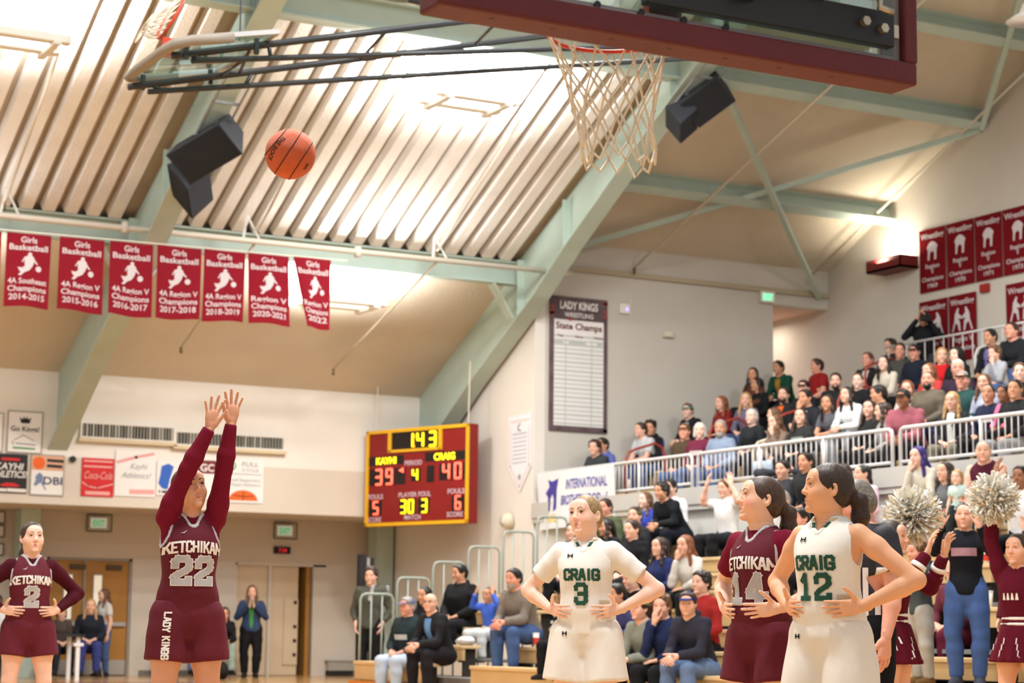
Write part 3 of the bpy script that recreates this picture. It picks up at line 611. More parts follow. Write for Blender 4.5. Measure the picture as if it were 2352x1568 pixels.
g.build('ruled_lines', mat('print_lightgrey', (182, 188, 186), .7), root)
g = MB()
for i in range(16): disc_on(g, random.choice((.04, w-.04, random.uniform(.1, w-.1))), h-.05-random.random()*.34 if i < 9 else .04, .05, M, -.0035, 8, .03)
g.build('collage_print', mat('print_brick', (150, 74, 66), .7), root)
root = empty('access_point', (18.43, YG, 6.33)); tag(root, 'white wireless access point with a violet light on the grey wall', 'access point')
MB().box(18.33, 18.53, YG-.05, YG-.005, 6.35, 6.53).build('case', FIX, root, bevel=.015); MB().tube([(18.47, YG-.06, 6.43), (18.47, YG-.05, 6.43)], .025, 12).build('led', mat('led_violet', (150, 130, 240), .4, emit=(140, 120, 255), estr=2.5), root)
MB().bar((18.54, YG-.03, 6.28), (18.54, YG-.03, 6.62), .012, .012, (0, 1, 0)).build('antenna', FIX, root)
root = empty('wall_horn', (19.32, YG, 6.0)); tag(root, 'small beige horn box on the grey wall', 'horn'); MB().box(19.22, 19.43, YG-.06, YG-.005, 6.0, 6.11).build('case', mat('beige_plastic', (206, 198, 176), .5), root, bevel=.01); MB().box(19.26, 19.39, YG-.075, YG-.06, 6.02, 6.09).build('face', mat('beige_light', (222, 216, 200), .5), root)
o = MB().tube([(21.98, 30.9, 6.60), (21.98, 30.9, 6.79)], [.10, .08], 12).build('ceiling_camera', INK, None, True); tag(o, 'black dome camera under the corridor ceiling', 'camera')
root = empty('pennant', (XG, 30.6, 3.2)); tag(root, 'white pointed pennant on the return wall beside the corner', 'banner'); XP = XG-.02
M = frame((XP, 30.86, 3.2), (0, -1, 0), (0, 0, 1)); w = .80; PEN = [(0, .42), (w/2, 0), (w, .42), (w, 1.32), (0, 1.32)]
MB().prism(PEN, .01, M).build('cloth', cloth_mat('pennant_white', (236, 236, 242), .05), root)
g = MB(); e = .07
for a, b in (((e, .45), (w/2, .1)), ((w/2, .1), (w-e, .45)), ((e, 1.22), (w-e, 1.22)), ((e, .45), (e, 1.1)), ((w-e, .45), (w-e, 1.1))): stroke_on(g, [a, b], .03, M)
g.build('pink_border', mat('print_palepink', (232, 206, 206), .7), root)
g = MB()
for i in range(8): stroke_on(g, [(w*.2, 1.0-.07*i), (w*.8, 1.0-.07*i)], .022 if i else .035, M)
g.build('text_lines', mat('print_palegrey', (188, 192, 204), .7), root)
g = MB(); stroke_on(g, [(w*.52, 1.17), (w*.42, 1.12), (w*.42, 1.07), (w*.54, 1.05)], .03, M); disc_on(g, w*.5, .26, .05, M, n=12); g.build('emblem', PG, root)
root = empty('wall_speaker', (XG, 30.75, 2.73)); tag(root, 'round cream wall speaker under the pennant', 'speaker'); MB().tube([(XG-.01, 30.78, 2.73), (XG-.16, 30.78, 2.73)], [.15, .11], 16).build('dome', mat('cream_plastic', (214, 206, 184), .5), root, True); MB().tube([(XG-.165, 30.78, 2.73), (XG-.16, 30.78, 2.73)], .05, 12).build('centre', PW, root)

# ------------------------------------------------------------------ scoreboard, angled across the corner
SBR = mat('scoreboard_red', (122, 22, 20), .5, .3); SBY = mat('scoreboard_yellow', (226, 174, 28), .4, .35); SBK = mat('scoreboard_black', (24, 16, 18), .5)
LY = mat('led_yellow', (255, 220, 40), .4, emit=(255, 226, 20), estr=2.2); LR = mat('led_redorange', (255, 90, 70), .4, emit=(255, 92, 70), estr=2.4); SBW = mat('scoreboard_caption', (206, 186, 200), .6); LA = mat('led_amber', (255, 150, 30), .4, emit=(255, 150, 20), estr=1.2)
pL = Vector((15.30, 33.75, 0)); pR = Vector((16.13, 31.32, 0)); W = (pR-pL).length; zb, H = 2.70, 1.72
root = empty('scoreboard', (15.7, 32.5, zb)); tag(root, 'red scoreboard with yellow frame hanging across the corner, showing 39 to 40', 'scoreboard')
M = frame((pL.x, pL.y, zb), pR-pL, (0, 0, 1))
def q3(a, b, c, e, mt, nm, y0=-.004, y1=0):
    vs = [tuple(M @ Vector(v)) for v in ((a, y0, c), (b, y0, c), (b, y1, c), (a, y1, c), (a, y0, e), (b, y0, e), (b, y1, e), (a, y1, e))]
    return MB().add(vs, [(0,3,2,1),(4,5,6,7),(0,1,5,4),(1,2,6,5),(2,3,7,6),(3,0,4,7)]).build(nm, mt, root)
q3(0, W, 0, H, SBR, 'cabinet', 0, .22)
for a, b, c, e in ((0, W, 0, .06), (0, W, H-.06, H), (0, .06, 0, H), (W-.06, W, 0, H)): q3(a, b, c, e, SBY, 'frame_bar', -.03, .01)
for a, b, c, e in ((W*.22, W*.74, H-.42, H-.37), (W*.22, W*.25, H-.42, H-.06), (W*.715, W*.745, H-.42, H-.06)): q3(a, b, c, e, SBY, 'clock_frame_bar', -.03, .0)
q3(W*.25, W*.715, H-.37, H-.06, SBK, 'clock_window')
for a, b, c, e in ((.02, .37, H-.63, H-.47), (.58, .97, H-.62, H-.46), (.03, .32, H-.99, H-.69), (.32, .39, H-.99, H-.69), (.60, .67, H-.98, H-.69), (.72, .97, H-.96, H-.67), (.45, .54, H-.95, H-.72), (.03, .16, .20, .46), (.34, .5, .20, .46), (.52, .63, .20, .46), (.84, .96, .22, .48)): q3(W*a, W*b, c, e, SBK, 'digit_window')
SEG = {'0': 'abcdef', '1': 'bc', '2': 'abged', '3': 'abgcd', '4': 'fgbc', '5': 'afgcd', '6': 'afgedc', '7': 'abc', '8': 'abcdefg', '9': 'abcdfg'}
def digit(ch, cx, z, w, h, mt):
    m = MB(); t = w*.2; L = {'a': ((-w/2, h), (w/2, h)), 'b': ((w/2, h), (w/2, h/2)), 'c': ((w/2, h/2), (w/2, 0)), 'd': ((-w/2, 0), (w/2, 0)), 'e': ((-w/2, h/2), (-w/2, 0)), 'f': ((-w/2, h), (-w/2, h/2)), 'g': ((-w/2, h/2), (w/2, h/2))}
    for s in SEG[ch]:
        (ax, az), (bx, bz) = L[s]; m.tube([tuple(M @ Vector((cx+ax*.86, -.016, z+az))), tuple(M @ Vector((cx+bx*.86, -.016, z+bz)))], t*.62, 8)
    m.build('digit', mt, root, True)
for ch, cx in (('1', .435), ('4', .535), ('3', .655)): digit(ch, W*cx, H-.34, .16 if ch != '1' else .16, .24, LY)
for z in (H-.33, H-.15): MB().tube([tuple(M @ Vector((W*.473, -.02, z))), tuple(M @ Vector((W*.473, -.005, z)))], .022, 10).build('colon_dot', LA, root)
for ch, cx in (('3', .13), ('9', .235)): digit(ch, W*cx, H-.97, .16, .26, LR)
for ch, cx in (('4', .79), ('0', .90)): digit(ch, W*cx, H-.94, .16, .26, LR)
digit('4', W*.49, H-.93, .13, .19, LY); digit('5', W*.105, .22, .13, .22, LR); digit('6', W*.905, .25, .13, .22, LR)
for ch, cx in (('3', .38), ('0', .455), ('3', .585)): digit(ch, W*cx, .22, .125, .22, LY)
t = MB(); text_on(t, 'KAYHI', M, W*.20, H-.61, .12, W*.2, .03, y=-.012); text_on(t, 'CRAIG', M, W*.77, H-.60, .12, W*.2, .03, y=-.012); t.build('team_names', LY, root)
t = MB()
for s, cx, z, wd in (('PERIOD', .47, H-.66, .17), ('FOULS', .10, .49, .15), ('PLAYER', .42, .50, .18), ('FOUL', .585, .50, .12), ('FOULS', .885, .52, .16), ('SCORE', .09, .08, .14), ('MATCH', .47, .10, .16), ('SCORE', .875, .12, .15)): text_on(t, s, M, W*cx, z, .085, W*wd, .02, y=-.01)
t.build('captions', SBW, root)
g = MB(); poly_on(g, [(W*.325, H-.74), (W*.375, H-.79), (W*.375, H-.69)], M, -.012); g.build('arrow', LR, root)
for u in (.05, .95): MB().tube([tuple(M @ Vector((W*u, .1, H))), tuple(M @ Vector((W*u+.02, .1, H+1.1)))], .012, 5).build('hanger', PIPE, root)
# ------------------------------------------------------------------ stands
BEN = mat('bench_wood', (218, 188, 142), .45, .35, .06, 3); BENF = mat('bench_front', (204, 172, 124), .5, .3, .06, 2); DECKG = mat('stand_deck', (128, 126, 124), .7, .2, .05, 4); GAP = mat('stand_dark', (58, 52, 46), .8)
ORG = mat('bench_orange', (196, 120, 40), .5)
LX, LZ = (lambda i: 12.25+.58*i), (lambda i: .43+.243*i)      # lower stand: seat centre, seat height
UX, UZ = (lambda i: 17.8+.95*i), (lambda i: 3.2+.375*i)       # upper stand
def bench(x, z, y0, y1, face, label, group, depth=.30):
    root = empty('bench', (x, (y0+y1)/2, z)); tag(root, label, 'bench', group)
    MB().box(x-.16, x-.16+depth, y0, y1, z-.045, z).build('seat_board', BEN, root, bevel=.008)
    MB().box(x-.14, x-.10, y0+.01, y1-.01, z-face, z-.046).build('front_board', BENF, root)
    n = max(2, int((y1-y0)/1.5)+1)
    for j in range(n):
        y = y0+.1+(y1-y0-.2)*j/(n-1); MB().box(x-.09, x+.1, y-.02, y+.02, max(0.0, z-.425), z-.045).build('support', GAP, root)
    return root
W8 = ('first', 'second', 'third', 'fourth', 'fifth', 'sixth', 'seventh', 'eighth')
for i in range(8):
    x, z = LX(i), LZ(i)
    # foot deck of the row behind a dark riser
    if i: struct(MB().box(x-.44, x+.14, 8.0, 27.0, z-.46 if z > .7 else .02, z-.42+.0).build('stand_deck', DECKG))
    for k, (y0, y1) in enumerate(((24.75, 27.0), (16.9, 23.4), (8.0, 15.9 if i != 2 else 13.6))):
        if i == 2 and k == 0: y0 = 25.2
        bench(x, z, y0, y1, .20 if i else .26, 'wooden bench of the lower stand, %s row, %s' % (W8[i], ('far section', 'middle section', 'section nearest the camera')[k]), 'wooden benches of the lower stand')
struct(MB().box(LX(7)+.16, XG+.04, 8, 27.0, 0, LZ(7)-.02).build('stand_back', GAP))
o = MB().box(12.02, 12.1, 24.8, 27.0, .02, .16).build('bench_kick_board', ORG); tag(o, 'orange kick board under the far front bench', 'board')
# grey end rails at the far end of the lower stand
RAIL = mat('rail_green_grey', (150, 160, 152), .45, .4)
for i in range(7):
    x, z = LX(i), LZ(i); root = empty('end_rail', (x, 27.1, z)); tag(root, 'grey looped end rail of the lower stand, %s step from the court' % W8[i], 'railing', 'looped end rails of the lower stand')
    a, b, zb, zt = x-.02, x+.50, .0, z+.95
    pts = [(a, 27.1, zb), (a, 27.1, zt-.08), (a+.03, 27.1, zt-.02), (a+.09, 27.1, zt), (b-.09, 27.1, zt), (b-.03, 27.1, zt-.02), (b, 27.1, zt-.08), (b, 27.1, zb)]
    MB().tube(pts, .019, 8).build('loop', RAIL, root, True)
    for u in (.33, .66): MB().tube([(a+(b-a)*u, 27.1, zb), (a+(b-a)*u, 27.1, zt)], .013, 6).build('baluster', RAIL, root, True)
# dark pole with a light strip at the end of the rails
root = empty('folded_stanchion', (12.9, 28.6, 0)); tag(root, 'tall dark stanchion standing by the end rails', 'post'); MB().box(12.86, 12.96, 28.55, 28.65, 0, 2.0).build('post', INK, root); MB().box(12.98, 13.03, 28.55, 28.6, .2, 1.95).build('strip', ALU, root); MB().box(13.05, 13.1, 28.55, 28.6, .2, 1.95).build('back_post', INK, root)
# upper stand
for i in range(6):
    x, z = UX(i), UZ(i)
    if i: struct(MB().box(x-.62, x+.33, 8, 29.95, z-.60, z-.42).build('stand_deck', DECKG))
    for k, (y0, y1) in enumerate(((25.6, 29.8), (21.6, 25.0), (8.0, 21.0))):
        if x > 22.2: y1 = min(y1, 29.0)
        bench(x, z, y0, y1, .30, 'wooden bench of the upper stand, %s row, %s' % (W8[i], ('far section', 'middle section', 'section nearest the camera')[k]), 'wooden benches of the upper stand', .34)
# balcony railing panels
RW = mat('rail_white', (206, 204, 204), .4, .4)
def rail_panel(y0, y1, posts, label):
    x = XG+.08; root = empty('balcony_railing', (x, (y0+y1)/2, 2.99)); tag(root, label, 'railing', 'white balcony railing panels')
    zt = 3.49; MB().tube([(x, y0, 2.9), (x, y0, zt-.07), (x, y0+.02, zt-.02), (x, y0+.07, zt), (x, y1-.07, zt), (x, y1-.02, zt-.02), (x, y1, zt-.07), (x, y1, 2.9)], .026, 8).build('top_rail', RW, root, True)
    MB().tube([(x, y0, 3.06), (x, y1, 3.06)], .021, 8).build('bottom_rail', RW, root, True)
    for p in posts: MB().tube([(x, p, 2.9), (x, p, zt)], .024, 8).build('post', RW, root, True)
    n = int((y1-y0)/.113)
    for i in range(1, n):
        y = y0+(y1-y0)*i/n
        if min([abs(y-p) for p in posts]+[9]) > .04: MB().tube([(x, y, 3.06), (x, y, zt)], .0085, 6).build('baluster', RW, root, True)
rail_panel(25.32, 29.9, (26.8, 28.4), 'white balcony railing panel at the far end, behind the union banner')
rail_panel(20.68, 25.16, (22.12, 23.6), 'white balcony railing panel in the middle')
rail_panel(15.6, 20.52, (17.4, 19.0), 'white balcony railing panel at the right edge')
# looped aisle handrails of the upper stand
RRED = mat('handrail_red', (150, 58, 46), .45, .35); RCRM = mat('handrail_cream', (206, 200, 178), .45, .35)
def aisle_rail(x0, y, z, label, mt=RRED, L=.75, h=.8, skew=.0):
    root = empty('aisle_handrail', (x0, y, z)); tag(root, label, 'handrail', 'looped aisle handrails of the upper stand')
    MB().tube([(x0, y, z-.3), (x0, y, z+h-.16), (x0+.05, y+skew*.1, z+h-.05), (x0+.16, y+skew*.3, z+h), (x0+L-.2, y+skew*.7, z+h+.12), (x0+L-.06, y+skew*.9, z+h+.06), (x0+L, y+skew, z+h-.1), (x0+L, y+skew, z+.1)], .022, 8).build('loop', mt, root, True)
for a in ((17.6, 28.55, 3.05, 'red looped handrail in front of the pale grey shirt'), (18.6, 27.6, 3.45, 'red looped handrail beside the olive cap'), (18.6, 25.75, 3.45, 'red looped handrail by the dark red sweater'), (19.4, 25.25, 3.8, 'red looped handrail behind the blonde woman'), (21.0, 26.6, 4.5, 'red looped handrail behind the orange shirt'), (17.7, 19.7, 3.0, 'red looped handrail beside the pink jacket')): aisle_rail(*a)
aisle_rail(17.7, 25.1, 3.0, 'cream looped handrail near the middle gap of the railing', RCRM, .8, .75, -.45)
aisle_rail(21.6, 24.6, 4.9, 'white walkway rail beside the red shirt', RW, 1.0, .5); 
root = empty('walkway_railing', (22.3, 25, 5.1)); tag(root, 'grey walkway railing in front of the lower wrestling banners', 'railing')
MB().tube([(22.0, 23.6, 5.72), (22.0, 27.3, 5.72)], .02, 8).build('top_rail', RW, root, True)
for i in range(16): MB().tube([(22.0, 23.7+i*.235, 5.1), (22.0, 23.7+i*.235, 5.72)], .01, 6).build('baluster', RW, root, True)
# white union banner hanging on the railing
root = empty('rail_banner', (XG-.02, 28.5, 3.5)); tag(root, 'white banner with blue lettering tied to the balcony railing', 'banner')
M = frame((XG-.06, 29.78, 3.47), (0, -1, 0), (0, 0, 1)); w, h = 2.45, .95
_, surf = sheet(M, w, h, cloth_mat('banner_white', (232, 234, 238), .1), root, wave=.05, ph=.5, nx=16)
t = SheetMB(M, surf); text_on(t, 'INTERNATIONAL', M, w*.66, -.31, .16, w*.5, .02); text_on(t, 'BROTHERHOOD of', M, w*.63, -.57, .16, w*.56, .02); text_on(t, 'WORKERS', M, w*.74, -.84, .16, w*.40, .02); t.fit().build('lettering', mat('print_violetblue', (92, 88, 160), .7), root)
t = SheetMB(M, surf); poly_on(t, [(.30, -.62), (.42, -.66), (.42, -.45), (.5, -.36), (.56, -.45), (.56, -.66), (.68, -.62), (.66, -.3), (.72, -.12), (.5, -.16), (.36, -.12), (.4, -.24), (.26, -.34), (.34, -.42)], M); t.fit().build('emblem', mat('print_indigo', (64, 56, 140), .7), root)
t = SheetMB(M, surf); text_on(t, 'AFL', M, .5, -.84, .13, .5, .03); t.fit().build('yellow_mark', mat('print_yellow', (236, 206, 40), .7), root)

# ------------------------------------------------------------------ chairs along the far wall
CHM = mat('chair_chrome', (198, 198, 202), .25, .5, metal=.7); CHS = mat('chair_shell', (50, 46, 44), .5)
def chair(x, y, rz, label):
    root = empty('stacking_chair', (x, y, 0), rz); tag(root, label, 'chair', 'metal-legged chairs along the far wall')
    def ch(mb, nm, m, sm=False): o = mb.build(nm, m, None, sm); o.parent = root; return o
    ch(MB().box(-.21, .21, -.2, .21, .43, .455), 'seat', CHS); ch(MB().box(-.2, .2, -.24, -.21, .55, .85), 'backrest', CHS)
    for sx in (-1, 1):
        for sy in (-1, 1): ch(MB().tube([(sx*.17, sy*.16, .44), (sx*.24, sy*.25, 0)], .012, 8), 'leg', CHM, True)
        ch(MB().tube([(sx*.18, -.2, .43), (sx*.18, -.24, .85)], .011, 6), 'back_post', CHM, True)
chair(10.62, 34.9, math.radians(170), 'metal-legged chair under the woman in the black jacket'); chair(13.05, 34.9, math.radians(175), 'metal-legged chair under the woman in mint trousers'); chair(12.45, 35.2, math.radians(180), 'metal-legged chair hidden behind the shooter')
root = empty('score_table', (9.6, 33.4, 0)); tag(root, 'dark table with a bright white leg beside player two', 'table')
MB().box(8.6, 9.98, 33.0, 33.7, .70, .74).build('tabletop', INK, root); 
for x, y in ((9.9, 33.1), (9.9, 33.6), (8.7, 33.1), (8.7, 33.6)): MB().box(x-.03, x+.03, y-.03, y+.03, 0, .70).build('leg', mat('leg_white', (240, 240, 240), .3, .5), root)
MB().box(9.82, 9.98, 33.05, 33.15, .55, .6).build('brace', MATS['leg_white'], root)

# ------------------------------------------------------------------ cups and bags in the stands
CUPW = mat('cup_white', (232, 230, 226), .5); CUPR = mat('cup_red', (200, 60, 50), .5)
def cup(x, y, z, label, red=False, h=.15):
    root = empty('paper_cup', (x, y, z)); tag(root, label, 'cup', 'paper cups left in the stands')
    MB().tube([(x, y, z), (x, y, z+h)], [.03, .043], 12).build('wall', CUPW, root, True); MB().tube([(x, y, z+h), (x, y, z+h+.012)], [.046, .044], 12).build('lid', CUPW, root, True)
    if red: MB().tube([(x, y, z+.03), (x, y, z+h*.7)], [.034, .041], 12, False).build('band', CUPR, root, True)
cup(LX(1)-.05, 22.9, LZ(1), 'white and red paper cup on the bench before the man in jeans', True, .17)
cup(LX(3)-.05, 15.75, LZ(3), 'white paper cup on the bench beside the maroon trousers'); cup(LX(5)-.08, 17.05, LZ(5), 'white and red paper cup held high beside the jeans girl', True)
cup(LX(1)-.28, 14.6, LZ(1)-.42, 'white paper cup on the deck behind the brown shoes'); cup(UX(0)-.1, 28.65, UZ(0), 'white paper cup behind the far balcony railing')
cup(UX(1), 24.0, UZ(1), 'white paper cup beside the light blue trousers'); cup(UX(4), 22.6, UZ(4), 'white paper cup on the upper walkway bench')
def bag(x, y, z, sx, sy, sz, rgb, label, cat='bag', nm='soft_bag'):
    v = []; n = 10
    m = MB(); rings = []
    for j in range(7):
        t = j/6; rr = math.sin(math.pi*(.12+.8*t))**.6; rings.append([(x+sx*rr*math.cos(2*math.pi*i/n)*(1+.12*math.sin(3*i+j)), y+sy*rr*math.sin(2*math.pi*i/n), z+sz*t) for i in range(n)])
    vs = [p for r_ in rings for p in r_]; fs = [(j*n+i, j*n+(i+1) % n, (j+1)*n+(i+1) % n, (j+1)*n+i) for j in range(6) for i in range(n)]+[tuple(range(n))[::-1], tuple(6*n+i for i in range(n))]
    o = m.add(vs, fs).build(nm, mat('bag_%d_%d_%d' % rgb, rgb, .8, .2, .15, 12), None, True); return tag(o, label, cat)
bag(LX(1)-.02, 24.9, LZ(1), .13, .16, .12, (206, 204, 206), 'crumpled grey plastic bag on the bench by the child')
bag(LX(3), 15.25, LZ(3), .12, .16, .12, (206, 104, 52), 'orange snack bag beside the paper cup'); bag(LX(4), 22.0, LZ(4), .14, .18, .18, (176, 116, 56), 'brown paper bag behind the white shirt sleeve')
bag(17.3, 22.5, 2.78, .12, .26, .2, (170, 186, 130), 'green and white plush lying behind the balcony railing', 'plush', 'plush_toy'); bag(UX(0), 20.4, 2.8, .25, .4, .38, (128, 100, 58), 'round brown basket bag behind the right railing')
bag(12.55, 33.6, 0, .16, .2, .3, (26, 26, 28), 'black backpack on the floor beside the shooter', 'backpack', 'backpack')

# ------------------------------------------------------------------ near basket
BX, BY, RZ = 3.87, 6.40, 3.10     # rim centre
PAD = mat('pad_maroon', (92, 34, 38), .55, .3, .08, 9, .15, 40); BKM = mat('board_back_grey', (128, 124, 124), .5); BLK = mat('black_steel', (26, 27, 30), .45, .4); BOLT = mat('bolt_zinc', (186, 176, 158), .3, .5, metal=.8); RIMO = mat('rim_orange', (206, 62, 34), .4, .4)
yb = BY-.38-.02                    # glass plane
bb = empty('backboard', (BX, yb, 2.95)); tag(bb, 'glass backboard seen from behind with a maroon pad along its edge', 'backboard')
gx0, gx1, gz0, gz1 = BX-.93, BX+1.04, 2.99, 4.06
MB().box(gx0+.05, gx1-.05, yb, yb+.015, gz0+.05, gz1-.05).build('glass', glass_mat('board_glass'), bb)
for a, b, c, d in ((gx0, gx1, gz0, gz0+.055), (gx0, gx1, gz1-.055, gz1), (gx0, gx0+.055, gz0+.055, gz1-.055), (gx1-.055, gx1, gz0+.055, gz1-.055)): MB().box(a, b, yb-.05, yb+.02, c, d).build('frame_bar', BKM, bb)
for a, b, c, d, nm in ((gx0-.03, gx1+.03, gz0-.055, gz0+.035, 'bottom_pad'), (gx1-.03, gx1+.035, gz0+.03, gz0+.42, 'side_pad'), (gx0-.035, gx0+.03, gz0+.03, gz0+.42, 'side_pad')): MB().box(a, b, yb-.085, yb+.075, c, d).build(nm, PAD, bb, bevel=.012)
for i in range(7): MB().tube([(gx0+.2+i*.24, yb-.02, gz0-.056), (gx0+.2+i*.24, yb-.02, gz0-.05)], .012, 8).build('pad_screw', mat('screw_dark', (70, 44, 34), .6), bb)
for i in range(4): MB().tube([(BX-.33+i*.18, yb-.058, gz0+.05), (BX-.33+i*.18, yb-.05, gz0+.05)], .014, 10).build('frame_bolt', BLK, bb)
MB().box(BX-.15, gx1-.09, yb-.10, yb-.05, gz0+.075, gz0+.21).build('lower_channel', BLK, bb, bevel=.006)
for x, z in ((gx1-.24, gz0+.15), (gx1-.155, gz0+.135)): MB().tube([(x, yb-.125, z), (x, yb-.10, z)], .019, 6).build('bolt', BOLT, bb)
MB().box(gx1-.10, gx1-.055, yb-.08, yb-.05, gz0+.12, gz0+.17).build('bracket_plate', BOLT, bb)
MB().bar((BX+.25, yb-.12, gz0+.20), (BX+.55, yb-.42, gz0+.5), .09, .12).build('support_arm', BLK, bb); MB().box(BX+.1, BX+.62, yb-.13, yb-.05, gz0+.21, gz0+.5).build('mount_plate', BLK, bb)
MB().box(gx1-.36, gx1-.19, yb-.16, yb-.1, gz0+.24, gz0+.34).build('motor_box', ALU, bb); MB().tube([(gx1-.2, yb-.15, gz0+.23), (gx1-.2, yb-.15, gz0+.2), (gx1-.14, yb-.15, gz0+.19)], .013, 8).build('valve', BOLT, bb, True)
sp = empty('basket_mast', (gx1+.12, yb-.6, 3.2)); tag(sp, 'short dark round mast end hanging behind the backboard corner', 'mast'); MB().tube([(gx1+.03, yb-.55, 3.235), (gx1+.03, yb-.55, 6.0)], .045, 20).build('tube', BLK, sp, True); MB().tube([(gx1+.03, yb-.55, 3.225), (gx1+.03, yb-.55, 3.24)], .042, 20).build('end_cap', mat('cap_brown', (70, 50, 34), .6), sp)
MB().bar((gx1+.03, yb-.55, 5.9), (BX, yb-.4, 5.9), .1, .1).build('top_beam', BLK, sp); MB().bar((BX, yb-.35, 5.95), (BX, yb-.35, 12.5), .12, .12, (0, 1, 0)).build('hanger_mast', BLK, sp)
rim = empty('hoop', (BX, BY, RZ)); tag(rim, 'orange hoop of the near basket behind the maroon pad', 'hoop')
MB().tube([(BX+.236*math.cos(2*math.pi*i/40), BY+.236*math.sin(2*math.pi*i/40), RZ) for i in range(40)], .0085, 8, closed=True).build('ring', RIMO, rim, True)
MB().box(BX-.07, BX+.07, yb+.02, yb+.06, RZ-.13, RZ+.02).build('mount', RIMO, rim); MB().box(BX-.06, BX+.06, yb+.05, BY-.22, RZ-.01, RZ+.005).build('tongue', RIMO, rim)
# net: 12 cords crossing in diamonds, pulled in and swung a little to the right
NET = mat('net_cord', (224, 214, 196), .9, .1, .06, 60)
net = empty('basket_net', (BX, BY, RZ)); tag(net, 'white cord net hanging from the near orange rim', 'net')
N, ROWS = 12, 5; zrow = [0, -.10, -.19, -.275, -.36, -.445]; rrow = [.236, .205, .178, .156, .142, .140]
rnd = random.Random(3)
def npt(j, k):
    a = 2*math.pi*(k+.5*(j % 2))/N; r_ = rrow[j]*(1+rnd.uniform(-.05, .05)*(j > 0))
    return (BX+r_*math.cos(a)+.035*(j/ROWS)**1.5+rnd.uniform(-.006, .006)*(j > 0), BY+r_*math.sin(a)+rnd.uniform(-.006, .006)*(j > 0), RZ+zrow[j]+rnd.uniform(-.012, .012)*(j > 0)-.03*(j == ROWS)*(k % 3 == 0))
G = [[npt(j, k) for k in range(N)] for j in range(ROWS+1)]
for k in range(N):
    for sgn in (0, 1):
        pts = [G[0][k]]; kk = k
        for j in range(1, ROWS+1):
            if j % 2: kk2 = kk if sgn == 0 else (kk-1) % N
            else: kk2 = (kk+1) % N if sgn == 0 else kk
            pts.append(G[j][kk2 if j % 2 else kk2]); kk = kk2
        fine = []
        for p, q in zip(pts, pts[1:]):
            p, q = np.array(p), np.array(q)
            for s_ in (0, .33, .66): fine.append(p+(q-p)*s_)
        fine.append(np.array(pts[-1])); MB().tube(fine, .0045, 5).build('cord', NET, net, True)
for k in range(N):
    p, q = np.array(G[ROWS][k]), np.array(G[ROWS][(k+1) % N]); m_ = (p+q)/2-(0, 0, .035+.02*rnd.random()); MB().tube([p, p*.6+m_*.4, m_, q*.6+m_*.4, q], .005, 5).build('bottom_loop', NET, net, True)
for j in range(1, ROWS):
    for k in range(N):
        c = np.array(G[j][k]); MB().tube([c-(0, 0, .009), c, c+(0, 0, .009)], [.003, .0085, .003], 6).build('knot', NET, net, True)

# ------------------------------------------------------------------ folded side basket under the roof
fb = empty('folded_basket_frame', (9, 18.5, 6.3)); tag(fb, 'black tube frame of the folded side basket under the roof', 'basket frame')
BT = mat('tube_black', (46, 50, 54), .45, .4)
A = {'fu': ((5.9, 18.8, 6.06), (10.63, 18.8, 7.30)), 'fl': ((6.1, 18.8, 6.04), (12.77, 18.8, 7.37)), 'nu': ((5.96, 17.7, 6.11), (9.48, 17.7, 7.04)), 'nl': ((6.15, 17.7, 6.09), (11.39, 17.7, 7.02))}
for k, (a, b) in A.items(): MB().tube([a, b], .034 if k[1] == 'u' else .028, 10).build('upper_chord' if k[1] == 'u' else 'lower_chord', BT, fb, True)
lerp = lambda k, t: np.array(A[k][0])+(np.array(A[k][1])-np.array(A[k][0]))*t
for a, b in ((lerp('nu', .22), lerp('fu', .24)), (lerp('nu', .62), lerp('fu', .52)), (lerp('nu', .98), lerp('fu', .80)), (lerp('nl', .10), lerp('fu', .20))): MB().tube([a, b], .017, 8).build('cross_brace', BT, fb, True)
for k in ('n', 'f'):
    for t in (.05, .3): MB().tube([lerp(k+'u', t*.9), lerp(k+'l', t*.5)], .022, 8).build('link', BT, fb, True)
MB().tube([(8.6, 18.2, 7.22), (12.6, 18.2, 7.18)], .04, 10).build('pivot_tube', BT, fb, True)
MB().tube([(12.6, 18.8, 7.36), (12.6, 17.7, 7.2)], .03, 8).build('end_tube', BT, fb, True)
for x in (9.2, 12.5): MB().tube([(x, 18.2, 7.2), (x, 18.2, roof(18.2)-.05)], .03, 8).build('roof_hanger', BT, fb, True)
MB().tube([(6.62, 17.7, 6.35), (6.6, 17.7, roof(17.7))], .008, 5).build('hoist_cable', BT, fb)
fbo = empty('folded_backboard', (6.2, 18.2, 6.2)); tag(fbo, 'folded glass fan backboard with grey pad under the roof', 'backboard')
PADG = mat('pad_grey', (140, 132, 122), .6)
z0_ = lambda x: 6.17+(x-5.9)*.22
MB().tube([(6.45, 18.98, z0_(6.45)-.02), (6.05, 18.97, z0_(6.05)), (5.92, 18.85, z0_(5.92)), (5.9, 18.6, 6.17), (5.9, 17.75, 6.17), (5.93, 17.55, 6.18), (6.05, 17.44, z0_(6.05)), (6.45, 17.42, z0_(6.45))], .05, 10).build('edge_pad', PADG, fbo, True)
MB().add([(x, y, z0_(x)+d) for d in (.01, .03) for x, y in ((5.93, 17.5), (6.85, 17.42), (6.85, 18.98), (5.93, 18.92))], [(0,3,2,1),(4,5,6,7),(0,1,5,4),(1,2,6,5),(2,3,7,6),(3,0,4,7)]).build('glass', glass_mat('board_glass'), fbo)
